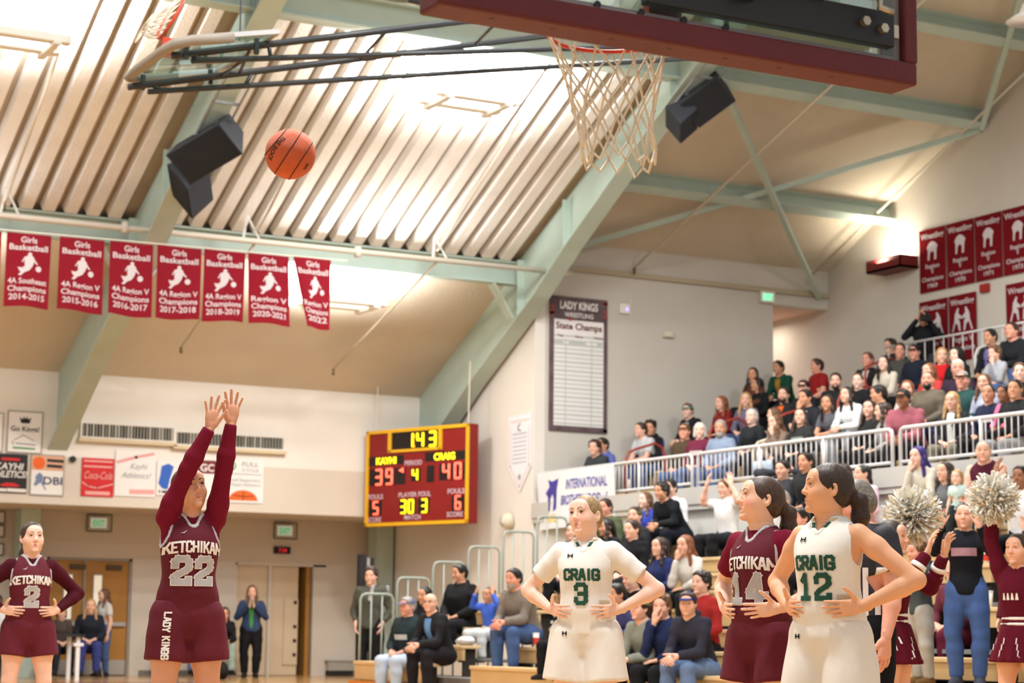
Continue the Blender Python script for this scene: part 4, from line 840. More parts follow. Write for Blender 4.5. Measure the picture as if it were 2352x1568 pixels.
for a, b in (((6.4, 17.42), (6.9, 17.42)), ((6.4, 18.98), (6.9, 18.98)), ((6.88, 17.42), (6.88, 18.98)), ((6.3, 17.9), (6.86, 17.9)), ((6.3, 18.5), (6.86, 18.5))): MB().bar((a[0], a[1], z0_(a[0])+.02), (b[0], b[1], z0_(b[0])+.02), .05, .045).build('frame_bar', ALU, fbo)
for x, y in ((6.06, 18.85), (6.75, 18.85), (6.06, 17.6), (6.75, 17.6)): MB().bar((x, y, z0_(x)-.14), (x, y, z0_(x)+.01), .04, .04, (0, 1, 0)).build('stand_off', BT, fbo)
fr = empty('folded_hoop', (6.1, 18.25, 6.6)); tag(fr, 'orange hoop of the folded basket standing up above its board', 'hoop')
rc = np.array((6.12, 18.25, 6.66)); ring = [rc+np.array((.10*math.sin(2*math.pi*i/32), .225*math.cos(2*math.pi*i/32), .225*math.sin(2*math.pi*i/32))) for i in range(32)]
MB().tube(ring, .014, 8, closed=True).build('ring', RIMO, fr, True); MB().bar((6.1, 18.25, 6.25), (6.1, 18.25, 6.44), .12, .04, (0, 1, 0)).build('mount', RIMO, fr)
fn = empty('folded_net', (6, 18.25, 6.5)); tag(fn, 'white net drooping from the folded rim', 'net')
for i in range(0, 32, 2):
    p = ring[i]; q = p*.45+(rc+np.array((-.42, 0, -.22)))*.55; q2 = ring[(i+4) % 32]*.45+(rc+np.array((-.42, 0, -.22)))*.55
    MB().tube([p, (p+q)/2+(0, 0, -.02), q, q+(-.06, 0, -.09)], .005, 5).build('cord', NET, fn, True); MB().tube([p, (p+q2)/2+(0, 0, -.02), q2], .005, 5).build('cord', NET, fn, True)

# ------------------------------------------------------------------ ball
BC = Vector((3.56, 8.80, 3.085)); BR = .119
ball = empty('basketball', BC); tag(ball, 'orange basketball in flight towards the near basket', 'ball')
def ball_mat():
    m = mat('ball_leather', (200, 92, 52), .55, .35, .08, 30, .35, 900); return m
me = bpy.data.meshes.new('leather'); bmx = bmesh.new(); bmesh.ops.create_uvsphere(bmx, u_segments=48, v_segments=32, radius=BR); bmx.to_mesh(me); bmx.free()
o = link('leather', me, ball_mat(), None, True); o.parent = ball
SEAM = mat('ball_seam', (40, 30, 28), .7)
# axes of the ball: pole axis leans so two seams sweep the visible face
vv = (Vector((0, 0, .87))-BC).normalized()
rt = vv.cross(Vector((0, 0, 1))).normalized()*-1; upv = rt.cross(vv).normalized()*-1
rt = -rt if rt.dot(_r2) < 0 else rt; upv = -upv if upv.z < 0 else upv
ax1 = (rt*.62+upv*.78).normalized()                    # seams run roughly along this great-circle axis
ax2 = (rt*.78-upv*.62).normalized()
def circle(n_, off, r_): # circle on the ball with plane normal n_, offset off
    n_ = n_.normalized(); a = n_.orthogonal().normalized(); b = n_.cross(a); rr = math.sqrt(max(0, r_*r_-off*off))
    return [n_*off+a*rr*math.cos(t*2*math.pi/48)+b*rr*math.sin(t*2*math.pi/48) for t in range(48)]
for n_, off in (((ax2*.93-vv*.0+ax1*.12), -.012), ((ax2*.93+ax1*.12), .058), ((ax2), -.088)):
    o = MB().tube([tuple(p) for p in circle(n_, off, BR+.0006)], .0022, 6, closed=True).build('seam', SEAM, None, True); o.parent = ball
def ball_text(s_, c_dir, run, h_, mt, nm, wd=None):
    c_dir = c_dir.normalized(); run = (run-c_dir*run.dot(c_dir)).normalized(); upd = run.cross(c_dir)*-1
    vs, fs = text_data(s_, .03); k = h_/.72; xs = [v[0] for v in vs]; mid = (max(xs)+min(xs))/2
    kx = k if not wd else wd/(max(xs)-min(xs))
    out = [tuple((c_dir*BR+run*(x-mid)*kx+upd*(-(y-.36)*k)).normalized()*(BR+.0012)) for x, y in vs]
    o = MB().add(out, fs).build(nm, mt, None); o.parent = ball
ball_text('THE ROCK', (vv*.78-rt*.62+upv*.22), -ax1, -.026, mat('ball_print', (74, 48, 34), .7), 'lettering', .155); ball_text('spin', (vv*.62+rt*.68-upv*.5), -ax1, -.022, MATS['ball_print'], 'maker_mark', .035)
# ------------------------------------------------------------------ figures: bodies as signed-distance fields meshed with surface nets
V3 = lambda *a: np.array(a, float)
def nrm(v): v = np.array(v, float); return v/(np.linalg.norm(v)+1e-12)
def rotm(yaw=0, pitch=0, roll=0):
    """local frame columns (right, forward, up): yaw turns left (+), pitch looks up (+), roll tilts to the right shoulder (+)"""
    cy, sy = math.cos(yaw), math.sin(yaw); Rz = np.array([[cy, -sy, 0], [sy, cy, 0], [0, 0, 1.]])
    cp, sp = math.cos(pitch), math.sin(pitch); Rx = np.array([[1., 0, 0], [0, cp, -sp], [0, sp, cp]])
    cr, sr = math.cos(roll), math.sin(roll); Ry = np.array([[cr, 0, sr], [0, 1., 0], [-sr, 0, cr]])
    return Rz @ Rx @ Ry
class Cone:
    def __init__(s, a, b, ra, rb, k=.02, sub=False, flat=None):
        s.a, s.b, s.ra, s.rb, s.k, s.sub, s.flat = np.array(a, float), np.array(b, float), ra, rb, k, sub, flat
    def box(s, m):
        r = max(s.ra, s.rb)+m; return np.minimum(s.a, s.b)-r, np.maximum(s.a, s.b)+r
    def d(s, x, y, z):
        px, py, pz = x-s.a[0], y-s.a[1], z-s.a[2]; ab = s.b-s.a; L2 = float(ab @ ab)+1e-12
        t = np.clip((px*ab[0]+py*ab[1]+pz*ab[2])/L2, 0, 1)
        qx, qy, qz = px-t*ab[0], py-t*ab[1], pz-t*ab[2]
        sc = 1.
        if s.flat is not None:
            n, f = s.flat; h = (qx*n[0]+qy*n[1]+qz*n[2])*(1/f-1); qx, qy, qz = qx+n[0]*h, qy+n[1]*h, qz+n[2]*h; sc = f**.5
        return (np.sqrt(qx*qx+qy*qy+qz*qz)-(s.ra+(s.rb-s.ra)*t))*sc
class Ell:
    def __init__(s, c, r, R=None, k=.02, sub=False): s.c, s.r, s.R, s.k, s.sub = np.array(c, float), np.array(r, float), np.eye(3) if R is None else R, k, sub
    def box(s, m):
        r = float(s.r.max())+m; return s.c-r, s.c+r
    def d(s, x, y, z):
        px, py, pz = x-s.c[0], y-s.c[1], z-s.c[2]; R = s.R
        a = (px*R[0, 0]+py*R[1, 0]+pz*R[2, 0]); b = (px*R[0, 1]+py*R[1, 1]+pz*R[2, 1]); c = (px*R[0, 2]+py*R[1, 2]+pz*R[2, 2])
        k0 = np.sqrt((a/s.r[0])**2+(b/s.r[1])**2+(c/s.r[2])**2); k1 = np.sqrt((a/s.r[0]**2)**2+(b/s.r[1]**2)**2+(c/s.r[2]**2)**2)
        return k0*(k0-1)/(k1+1e-9)
class Loft:
    """elliptical sections (t, centre offset forward, half width, half depth) along an axis"""
    def __init__(s, o, R, st, k=.03, grow=0.): 
        s.o, s.R, s.k, s.sub = np.array(o, float), R, k, False
        st = np.array(st, float); t = np.linspace(st[0, 0], st[-1, 0], 60)
        s.t = t; ker = np.array([1, 2, 3, 2, 1.])/9
        def sm(v):
            v = np.interp(t, st[:, 0], v); p = np.pad(v, 2, mode='edge'); return np.convolve(p, ker, 'valid')
        s.cy, s.aw, s.bd = sm(st[:, 1]), sm(st[:, 2])+grow, sm(st[:, 3])+grow
    def box(s, m):
        pts = []
        for t in (s.t[0], s.t[-1]):
            for a in (-1, 1):
                for b in (-1, 1): pts.append(s.o+s.R @ V3(a*s.aw.max(), b*(s.bd.max()+abs(s.cy).max()), t))
        pts = np.array(pts); return pts.min(0)-m, pts.max(0)+m
    def d(s, x, y, z):
        px, py, pz = x-s.o[0], y-s.o[1], z-s.o[2]; R = s.R
        a = px*R[0, 0]+py*R[1, 0]+pz*R[2, 0]; b = px*R[0, 1]+py*R[1, 1]+pz*R[2, 1]; t = px*R[0, 2]+py*R[1, 2]+pz*R[2, 2]
        w = np.interp(t, s.t, s.aw); dd = np.interp(t, s.t, s.bd); b = b-np.interp(t, s.t, s.cy)
        k0 = np.sqrt((a/w)**2+(b/dd)**2); k1 = np.sqrt((a/w**2)**2+(b/dd**2)**2)
        d = k0*(k0-1)/(k1+1e-9); d = np.where(k0 < .05, -np.minimum(w, dd), d)
        e = np.maximum(t-s.t[-1], s.t[0]-t)
        return np.where(e > 0, np.sqrt(np.maximum(d, 0)**2+e*e)+np.minimum(d, 0)*0, np.maximum(d, e))
class Half:
    """keeps the side where n.(p-o) < 0 (intersection)"""
    def __init__(s, o, n): s.o, s.n = np.array(o, float), nrm(n)
    def d(s, x, y, z): return (x-s.o[0])*s.n[0]+(y-s.o[1])*s.n[1]+(z-s.o[2])*s.n[2]
def smin(a, b, k):
    h = np.clip(.5+.5*(b-a)/k, 0, 1); return b+(a-b)*h-k*h*(1-h)
def smax(a, b, k): return -smin(-a, -b, k)
class Grid:
    def __init__(s, prims, h, lo=None, hi=None, pad=.03):
        if lo is None:
            bs = [p.box(0) for p in prims if not p.sub]; lo = np.min([b[0] for b in bs], 0); hi = np.max([b[1] for b in bs], 0)
        s.h = h; s.lo = np.array(lo, float)-pad; n = np.ceil((np.array(hi, float)+pad-s.lo)/h).astype(int)+1
        s.ax = [(s.lo[i]+h*np.arange(n[i])).astype(np.float64) for i in range(3)]; s.D = np.full(n, .25)
        s.add(prims)
    def sl(s, lo, hi):
        out = []
        for i in range(3):
            a = max(0, int((lo[i]-s.lo[i])/s.h)); b = min(len(s.ax[i]), int((hi[i]-s.lo[i])/s.h)+2); out.append(slice(a, max(a, b)))
        return tuple(out)
    def xyz(s, sl=(slice(None),)*3): return s.ax[0][sl[0]][:, None, None], s.ax[1][sl[1]][None, :, None], s.ax[2][sl[2]][None, None, :]
    def add(s, prims):
        for p in prims:
            sl = s.sl(*p.box(.05+p.k))
            if min(q.stop-q.start for q in sl) <= 0: continue
            d = p.d(*s.xyz(sl)); cur = s.D[sl]
            s.D[sl] = smax(cur, -d, p.k) if p.sub else smin(cur, d, p.k)
        return s
    def cut(s, d, k=.004): s.D = smax(s.D, d, k); return s
    def mesh_arrays(s, iso=0.):
        D = s.D-iso; ins = D < 0
        c = [ins[a:ins.shape[0]-1+a, b:ins.shape[1]-1+b, e:ins.shape[2]-1+e] for a in (0, 1) for b in (0, 1) for e in (0, 1)]
        anyi = c[0].copy(); alli = c[0].copy()
        for q in c[1:]: anyi |= q; alli &= q
        act = anyi & ~alli; I = np.argwhere(act)
        if len(I) == 0: return np.zeros((0, 3)), np.zeros((0, 4), int)
        idx = -np.ones(act.shape, int); idx[act] = np.arange(len(I))
        off = np.array([(a, b, e) for a in (0, 1) for b in (0, 1) for e in (0, 1)])
        vals = np.stack([D[I[:, 0]+o[0], I[:, 1]+o[1], I[:, 2]+o[2]] for o in off], 1)
        acc = np.zeros((len(I), 3)); cnt = np.zeros(len(I))
        for i in range(8):
            for j in range(i+1, 8):
                if np.abs(off[i]-off[j]).sum() == 1:
                    a, b = vals[:, i], vals[:, j]; m = (a < 0) != (b < 0); t = np.where(m, a/np.where(m, a-b, 1), 0)
                    acc += np.where(m[:, None], off[i]+(off[j]-off[i])*t[:, None], 0); cnt += m
        P = s.lo+s.h*(I+acc/cnt[:, None])
        F = []
        for ax in range(3):
            u, v = [(1, 2), (2, 0), (0, 1)][ax]
            A = ins[tuple(slice(0, -1) if i == ax else slice(1, -1) for i in range(3))]; B = ins[tuple(slice(1, None) if i == ax else slice(1, -1) for i in range(3))]
            for flip, mask in ((False, A & ~B), (True, ~A & B)):
                E = np.argwhere(mask); 
                if len(E) == 0: continue
                base = E.copy(); base[:, u] += 1; base[:, v] += 1
                q = []
                for du, dv in ((-1, -1), (0, -1), (0, 0), (-1, 0)):
                    t = base.copy(); t[:, u] += du; t[:, v] += dv; q.append(idx[t[:, 0], t[:, 1], t[:, 2]])
                q = np.stack(q, 1); F.append(q[:, ::-1] if flip else q)
        return P, np.concatenate(F)
def np_mesh(name, parts, smooth=1, col=None):
    """join (verts, quads) arrays into one mesh"""
    parts = [p for p in parts if len(p[0])]; P = np.concatenate([p[0] for p in parts]); o = 0; F = []
    for p in parts: F.append(p[1]+o); o += len(p[0])
    F = np.concatenate(F)
    for _ in range(smooth):
        acc = np.zeros_like(P); n = np.zeros(len(P))
        for i in range(4):
            j = (i+1) % 4; np.add.at(acc, F[:, i], P[F[:, j]]); np.add.at(n, F[:, i], 1); np.add.at(acc, F[:, j], P[F[:, i]]); np.add.at(n, F[:, j], 1)
        P = P*.5+.5*acc/np.maximum(n, 1)[:, None]
    me = bpy.data.meshes.new(name); me.vertices.add(len(P)); me.vertices.foreach_set('co', P.astype(np.float32).ravel())
    me.loops.add(len(F)*4); me.loops.foreach_set('vertex_index', F.astype(np.int32).ravel())
    me.polygons.add(len(F)); me.polygons.foreach_set('loop_start', np.arange(0, len(F)*4, 4, dtype=np.int32))
    me.update(calc_edges=True); me.shade_smooth()
    if col is not None:
        c = col(P); at = me.color_attributes.new('tint', 'FLOAT_COLOR', 'POINT'); at.data.foreach_set('color', np.concatenate([c, np.ones((len(P), 1))], 1).astype(np.float32).ravel())
    return me

# ---- head (local: x right, y forward, z up; origin between the ears; chin at z=-.115, crown at z=.115)
def head_prims(T, R, s=1., man=False, mouth=.0, jaw=1., ears=True):
    """T head centre, R frame, s scale"""
    p = lambda x, y, z: T+R @ (V3(x, y, z)*s)
    e = lambda c, r, k, Rl=None, sub=False: Ell(p(*c), V3(*r)*s, R if Rl is None else R @ Rl, k*s, sub)
    c = lambda a, b, ra, rb, k, sub=False: Cone(p(*a), p(*b), ra*s, rb*s, k*s, sub)
    L = [e((0, -.012, .032), (.074, .094, .083), .01), e((0, .022, -.035), (.060*jaw, .066, .078), .05)]
    for x in (-1, 1): L += [e((x*.037*jaw, .002, -.060), (.017, .028, .028), .035), e((x*.036, .050, -.028), (.027, .028, .030), .03)]
    L += [e((0, .072, -.099), (.020 if not man else .024, .016, .015), .028), e((0, .078, .045), (.048, .016, .032), .04)]
    for x in (-1, 1):
        L += [e((x*.031, .1015, .005), (.019, .016, .0105), .016, None, True), e((x*.028, .0865, .0245), (.016, .006, .005), .014)]
        L += [e((x*.0315, .0785, .0055), (.0148, .0145, .0142), .005), e((x*.0315, .0975, .0050), (.0128, .0160, .0052), .0015, None, True)]
    L += [c((0, .087, .016), (0, .1045, -.026), .0070, .0095, .016), e((0, .1045, -.029), (.0100, .0085, .0085), .010)]
    for x in (-1, 1): L += [e((x*.0115, .096, -.032), (.0066, .0085, .0066), .008), e((x*.0060, .1030, -.0390), (.0038, .0045, .0026), .003, None, True)]
    L += [c((-.019, .0795, -.0615), (-.003, .0885, -.0595), .0035, .0048, .012), c((.003, .0885, -.0595), (.019, .0795, -.0615), .0048, .0035, .012)]
    L += [c((-.013, .0815, -.0705-mouth*.009), (.013, .0815, -.0705-mouth*.009), .0052, .0052, .012), e((0, .0855, -.0712-mouth*.009), (.012, .0050, .0055), .008)]
    L += [e((0, .0960, -.0652-mouth*.004), (.0215-.005*mouth, .0125, .0014+.0050*mouth), .003, None, True)]
    if ears:
        for x in (-1, 1):
            Rl = rotm(x*.35, 0, x*.12); L += [e((x*.0775, -.008, -.004), (.009, .019, .031), .007, Rl), e((x*.084, -.004, .0), (.006, .010, .017), .006, Rl, True)]
    return L
def cap2(x, z, ax, az, bx, bz, ra, rb):
    dx, dz = bx-ax, bz-az; t = np.clip(((x-ax)*dx+(z-az)*dz)/(dx*dx+dz*dz+1e-12), 0, 1); return np.hypot(x-ax-t*dx, z-az-t*dz)-(ra+(rb-ra)*t)
def brow2(x, z, sd): 
    x = x*sd; return np.minimum(cap2(x, z, .013, .0255, .030, .0325, .0034, .0032), cap2(x, z, .030, .0325, .049, .0270, .0032, .0014))
def lip2(x, z, mouth, upper):
    x = np.abs(x)
    if upper: return np.maximum(np.minimum(cap2(x, z, .004, -.0585, .0240, -.0645, .0046, .0012), cap2(x, z, 0, -.0605, .004, -.0590, .0045, .0048)), (-.0652-mouth*.002)-z)
    return np.maximum(cap2(x, z, 0, -.0705-mouth*.009, .0220, -.0662-mouth*.004, .0058, .0010), z-(-.0652-mouth*.004))
def shell2(g, f, fun, off):
    """thin patch on the face inside a 2-D outline (head-local x, z)"""
    cs = np.array([f.head+f.headR @ (V3(x, y, z)*f.hs) for x in (-.06, .06) for y in (.045, .12) for z in (-.10, .05)]); sl = g.sl(cs.min(0), cs.max(0))
    ax = [g.ax[i][sl[i]] for i in range(3)]; D = g.D[sl]
    X, Y, Z = np.meshgrid(*ax, indexing='ij'); q = np.stack([X-f.head[0], Y-f.head[1], Z-f.head[2]], -1) @ f.headR/f.hs
    r = fun(q[..., 0], q[..., 2])*f.hs; r = np.where(q[..., 1] > .045, r, .1)
    o = Grid.__new__(Grid); o.h, o.lo, o.ax = g.h, np.array([a_[0] for a_ in ax]), ax; o.D = np.maximum(np.maximum(D-off, r), -(D+.004)); return o

# ---- hand: wrist W, finger direction f, palm normal n (the way the palm faces), thumb side t
def hand_prims(W, f, n, t, s=1., spread=.12, curl=(.15, .15, .15, .18), thumb=(.7, .15), tips=None):
    f, n, t = nrm(f), nrm(n), nrm(t); n = nrm(n-f*(f @ n)); t = nrm(t-f*(f @ t)-n*(n @ t)); W = np.array(W, float); L = []
    xs = (.028, .0095, -.0095, -.027); kn = (.088, .092, .086, .078); ln = ((.040, .026, .019), (.045, .029, .020), (.041, .027, .019), (.032, .021, .017))
    for i in range(4):
        base = W+t*xs[i]*.55*s+f*.008*s; k = W+f*kn[i]*s+t*xs[i]*s
        L.append(Cone(base, k, .0125*s, .0112*s, .012*s, flat=(n, .95)))
        a = spread*(1.5-i)*.8; d = f*math.cos(a)+t*math.sin(a); c = 0.; p = k; r = .0090*s*(1, 1.02, .98, .86)[i]
        for j in range(3):
            c += curl[i]*(.9, 1.15, .8)[j]; dd = d*math.cos(c)+n*math.sin(c); q = p+dd*ln[i][j]*s; r2 = r*.93
            L.append(Cone(p, q, r, r2, .0035*s)); p, r = q, r2
    L.append(Ell(W+f*.05*s+n*.006*s, V3(.036, .046, .013)*s, np.stack([t, f, n], 1), .012*s))
    b = W+f*.022*s+t*.026*s+n*.004*s; td = nrm(f*math.cos(thumb[0])+t*math.sin(thumb[0])+n*thumb[1]); p1 = b+td*.044*s; td2 = nrm(td+f*.25+n*.15); p2 = p1+td2*.032*s; p3 = p2+nrm(td2+f*.2)*.024*s
    L += [Cone(W+f*.012*s+t*.01*s, b, .014*s, .014*s, .012*s), Cone(b, p1, .0145*s, .0108*s, .012*s), Cone(p1, p2, .0105*s, .0098*s, .004*s), Cone(p2, p3, .0098*s, .0078*s, .003*s)]
    L.append(Cone(W-f*.03*s, W+f*.015*s, .0255*s, .0245*s, .012*s, flat=(n, .8)))
    return L

TORSO_F = [(-.13, .0, .070, .070), (-.07, -.012, .150, .105), (-.01, -.012, .166, .116), (.06, -.008, .155, .106), (.15, 0, .126, .092), (.22, .004, .126, .094), (.30, .010, .140, .105), (.36, .012, .150, .113), (.42, .002, .155, .103), (.47, -.006, .145, .085), (.51, -.012, .105, .066), (.545, -.014, .058, .054)]
TORSO_M = [(-.13, .0, .070, .070), (-.07, -.006, .145, .108), (-.01, -.004, .160, .118), (.06, 0, .155, .110), (.15, .004, .150, .108), (.22, .006, .152, .110), (.30, .008, .165, .118), (.38, .008, .178, .122), (.44, 0, .180, .112), (.49, -.006, .165, .09), (.53, -.012, .115, .07), (.57, -.014, .064, .058)]
class Fig:
    """pose in the person's own frame: x right, y forward, z up. All joints given explicitly."""
    def __init__(f, H=1.68, man=False, heavy=1.0):
        f.k = H/1.68; f.man = man; f.heavy = heavy; f.hs = 1.05*(.5+.5*f.k) if H > 1.45 else .95
        f.pelvis = V3(0, 0, .87)*f.k; f.spine = rotm(); f.headR = rotm(); f.headoff = V3(0, .012, .135); f.neckfwd = .012
    def finish(f):
        k = f.k; T = f.spine; sh = (.172 if f.man else .153)*(.5+.5*f.heavy); f.shz = .462 if not f.man else .482
        f.SR = f.pelvis+T @ (V3(sh, -.008, f.shz)*k) + getattr(f, 'shR', 0); f.SL = f.pelvis+T @ (V3(-sh, -.008, f.shz)*k) + getattr(f, 'shL', 0)
        f.NB = f.pelvis+T @ (V3(0, -.012, .53 if not f.man else .55)*k)
        f.head = f.NB+T @ (V3(0, f.neckfwd, .052)*k)+f.headR @ (V3(0, .018, .082)*f.hs)
        return f
    def torso(f, grow=0., k=.03): 
        st = [(t*f.k, c*f.k, a*f.k*f.heavy, b*f.k*(1.6*f.heavy-.6 if .05 < t < .4 else f.heavy)) for t, c, a, b in (TORSO_M if f.man else TORSO_F)]
        return Loft(f.pelvis, f.spine, st, k, grow)
    def arm(f, side, grow=0., upto=1., kk=.03):
        S, E, W = (f.SR, f.ER, f.WR) if side > 0 else (f.SL, f.EL, f.WL); m = (1.08 if f.man else 1.)*f.k*(.6+.4*f.heavy); g = grow
        L = [Cone(S, S+(E-S)*.30, .050*m+g, .048*m+g, kk), Cone(S+(E-S)*.30, E, .048*m+g, .039*m+g, .03)]
        if upto < .5: return [Cone(S, S+(E-S)*.3, .054*m+g, .053*m+g, kk), Cone(S+(E-S)*.3, S+(E-S)*.62, .053*m+g, .056*m+g, .02)]
        q = E+(W-E)*.28
        return L+[Cone(E, q, .040*m+g, .042*m+g, .02), Cone(q, E+(W-E)*.97, .042*m+g, .0265*m+g, .02)]
    def leg(f, side, grow=0., kk=.03, flare=0.):
        Hp = f.pelvis+f.spine @ (V3(side*.088, .0, -.02)*f.k) if not hasattr(f, 'hipw') else f.pelvis+V3(side*.088*f.k, 0, -.02*f.k); K, A = (f.KR, f.AR) if side > 0 else (f.KL, f.AL); m = f.k*(.5+.5*f.heavy)*(1.0 if not f.man else 1.02); g = grow
        q = K+(A-K)*.32
        return [Cone(Hp, Hp+(K-Hp)*.45, .092*m+g, .083*m+g+flare*.4, kk), Cone(Hp+(K-Hp)*.45, K, .083*m+g+flare*.4, .055*m+g+flare*.7, .03), Cone(K, q, .055*m+g+flare*.7, .055*m+g+flare*.8, .02), Cone(q, A, .055*m+g+flare*.8, .037*m+g+flare, .02)]
    def foot(f, side, grow=0.):
        A, d = (f.AR, getattr(f, 'fR', V3(.15, 1, 0))) if side > 0 else (f.AL, getattr(f, 'fL', V3(-.15, 1, 0))); d = nrm(d); u = V3(0, 0, 1); k = f.k; g = grow
        return [Cone(A-d*.035*k-u*.045*k, A+d*.06*k-u*.045*k, .036*k+g, .036*k+g, .02), Cone(A+d*.06*k-u*.045*k, A+d*.155*k-u*.06*k, .038*k+g, .028*k+g, .02), Cone(A, A-u*.04*k, .036*k+g, .04*k+g, .02)]
    def neck(f):
        m = (1.12 if f.man else 1.)*f.k; top = f.head+f.headR @ (V3(0, -.022, -.045)*f.hs); return [Cone(f.NB-f.spine @ V3(0, 0, .03)*f.k, top, .058*m, .049*m, .03)]
def fig_body(f, h=.012, hh=.004, name='body', mouth=0., col=None, legs=True, extra=(), jaw=1., handh=None):
    """continuous skin: trunk, limbs, then head and hands on finer grids that run into the trunk and the forearms"""
    P = [f.torso()]+f.neck()+f.arm(1)+f.arm(-1)
    P += head_prims(f.head, f.headR, f.hs*.965, f.man, 0, jaw)[:2]
    if legs: P += f.leg(1)+f.leg(-1)+f.foot(1)+f.foot(-1)
    g = Grid(P, h); parts = [g.mesh_arrays()]
    hp = f.neck_stub()+head_prims(f.head, f.headR, f.hs, f.man, mouth, jaw)
    f.hprims = hp; lo, hi = f.head-.17*f.hs, f.head+.17*f.hs
    gh = Grid(hp, hh, lo, hi, 0.0); parts.append(gh.mesh_arrays()); f.hgrid = gh
    for side in (1, -1):
        W, hd = (f.WR, f.handR) if side > 0 else (f.WL, f.handL)
        if hd is None: continue
        L = hand_prims(W, *hd[:3], s=f.k*(1.06 if f.man else .97), **(hd[3] if len(hd) > 3 else {})); parts.append(Grid(L, handh or hh).mesh_arrays())
    return np_mesh(name, parts, 1, col)
def _stub(f):
    m = (1.12 if f.man else 1.)*f.k; top = f.head+f.headR @ (V3(0, -.022, -.045)*f.hs); a = f.NB-f.spine @ V3(0, 0, .03)*f.k
    return [Cone(a, top, .0578*m, .0494*m, .03)]
Fig.neck_stub = _stub
def shell(g, prims, off, k=.002):
    """thin patch lying on a grid's surface inside the region of prims"""
    q = Grid.__new__(Grid); q.h, q.lo, q.ax = g.h, g.lo, g.ax; q.D = g.D-off
    r = np.full(g.D.shape, .25)
    for p in prims:
        sl = g.sl(*p.box(.03)); d = p.d(*g.xyz(sl)); r[sl] = smin(r[sl], d, .003)
    q.D = smax(q.D, r, k); q.D = np.maximum(q.D, -(g.D+.006)); return q
def hloc(g, f):
    X, Y, Z = np.meshgrid(*g.ax, indexing='ij'); q = np.stack([X-f.head[0], Y-f.head[1], Z-f.head[2]], -1) @ f.headR / f.hs
    return q[..., 0], q[..., 1], q[..., 2]
def folds(g, amp, freq=30., seed=0, dirs=5, vert=1.):
    r = np.random.RandomState(seed); X, Y, Z = g.xyz(); s = 0
    for i in range(dirs):
        d = r.normal(size=3); d[2] *= vert; d = d/np.linalg.norm(d)*freq*r.uniform(.6, 1.6); ph = r.uniform(0, 6.3)
        w = d[0]*X+d[1]*Y+d[2]*Z+ph; s = s+np.sin(w+.8*np.sin(w*.37+ph))
    g.D = g.D+amp*s/dirs*1.6; return g
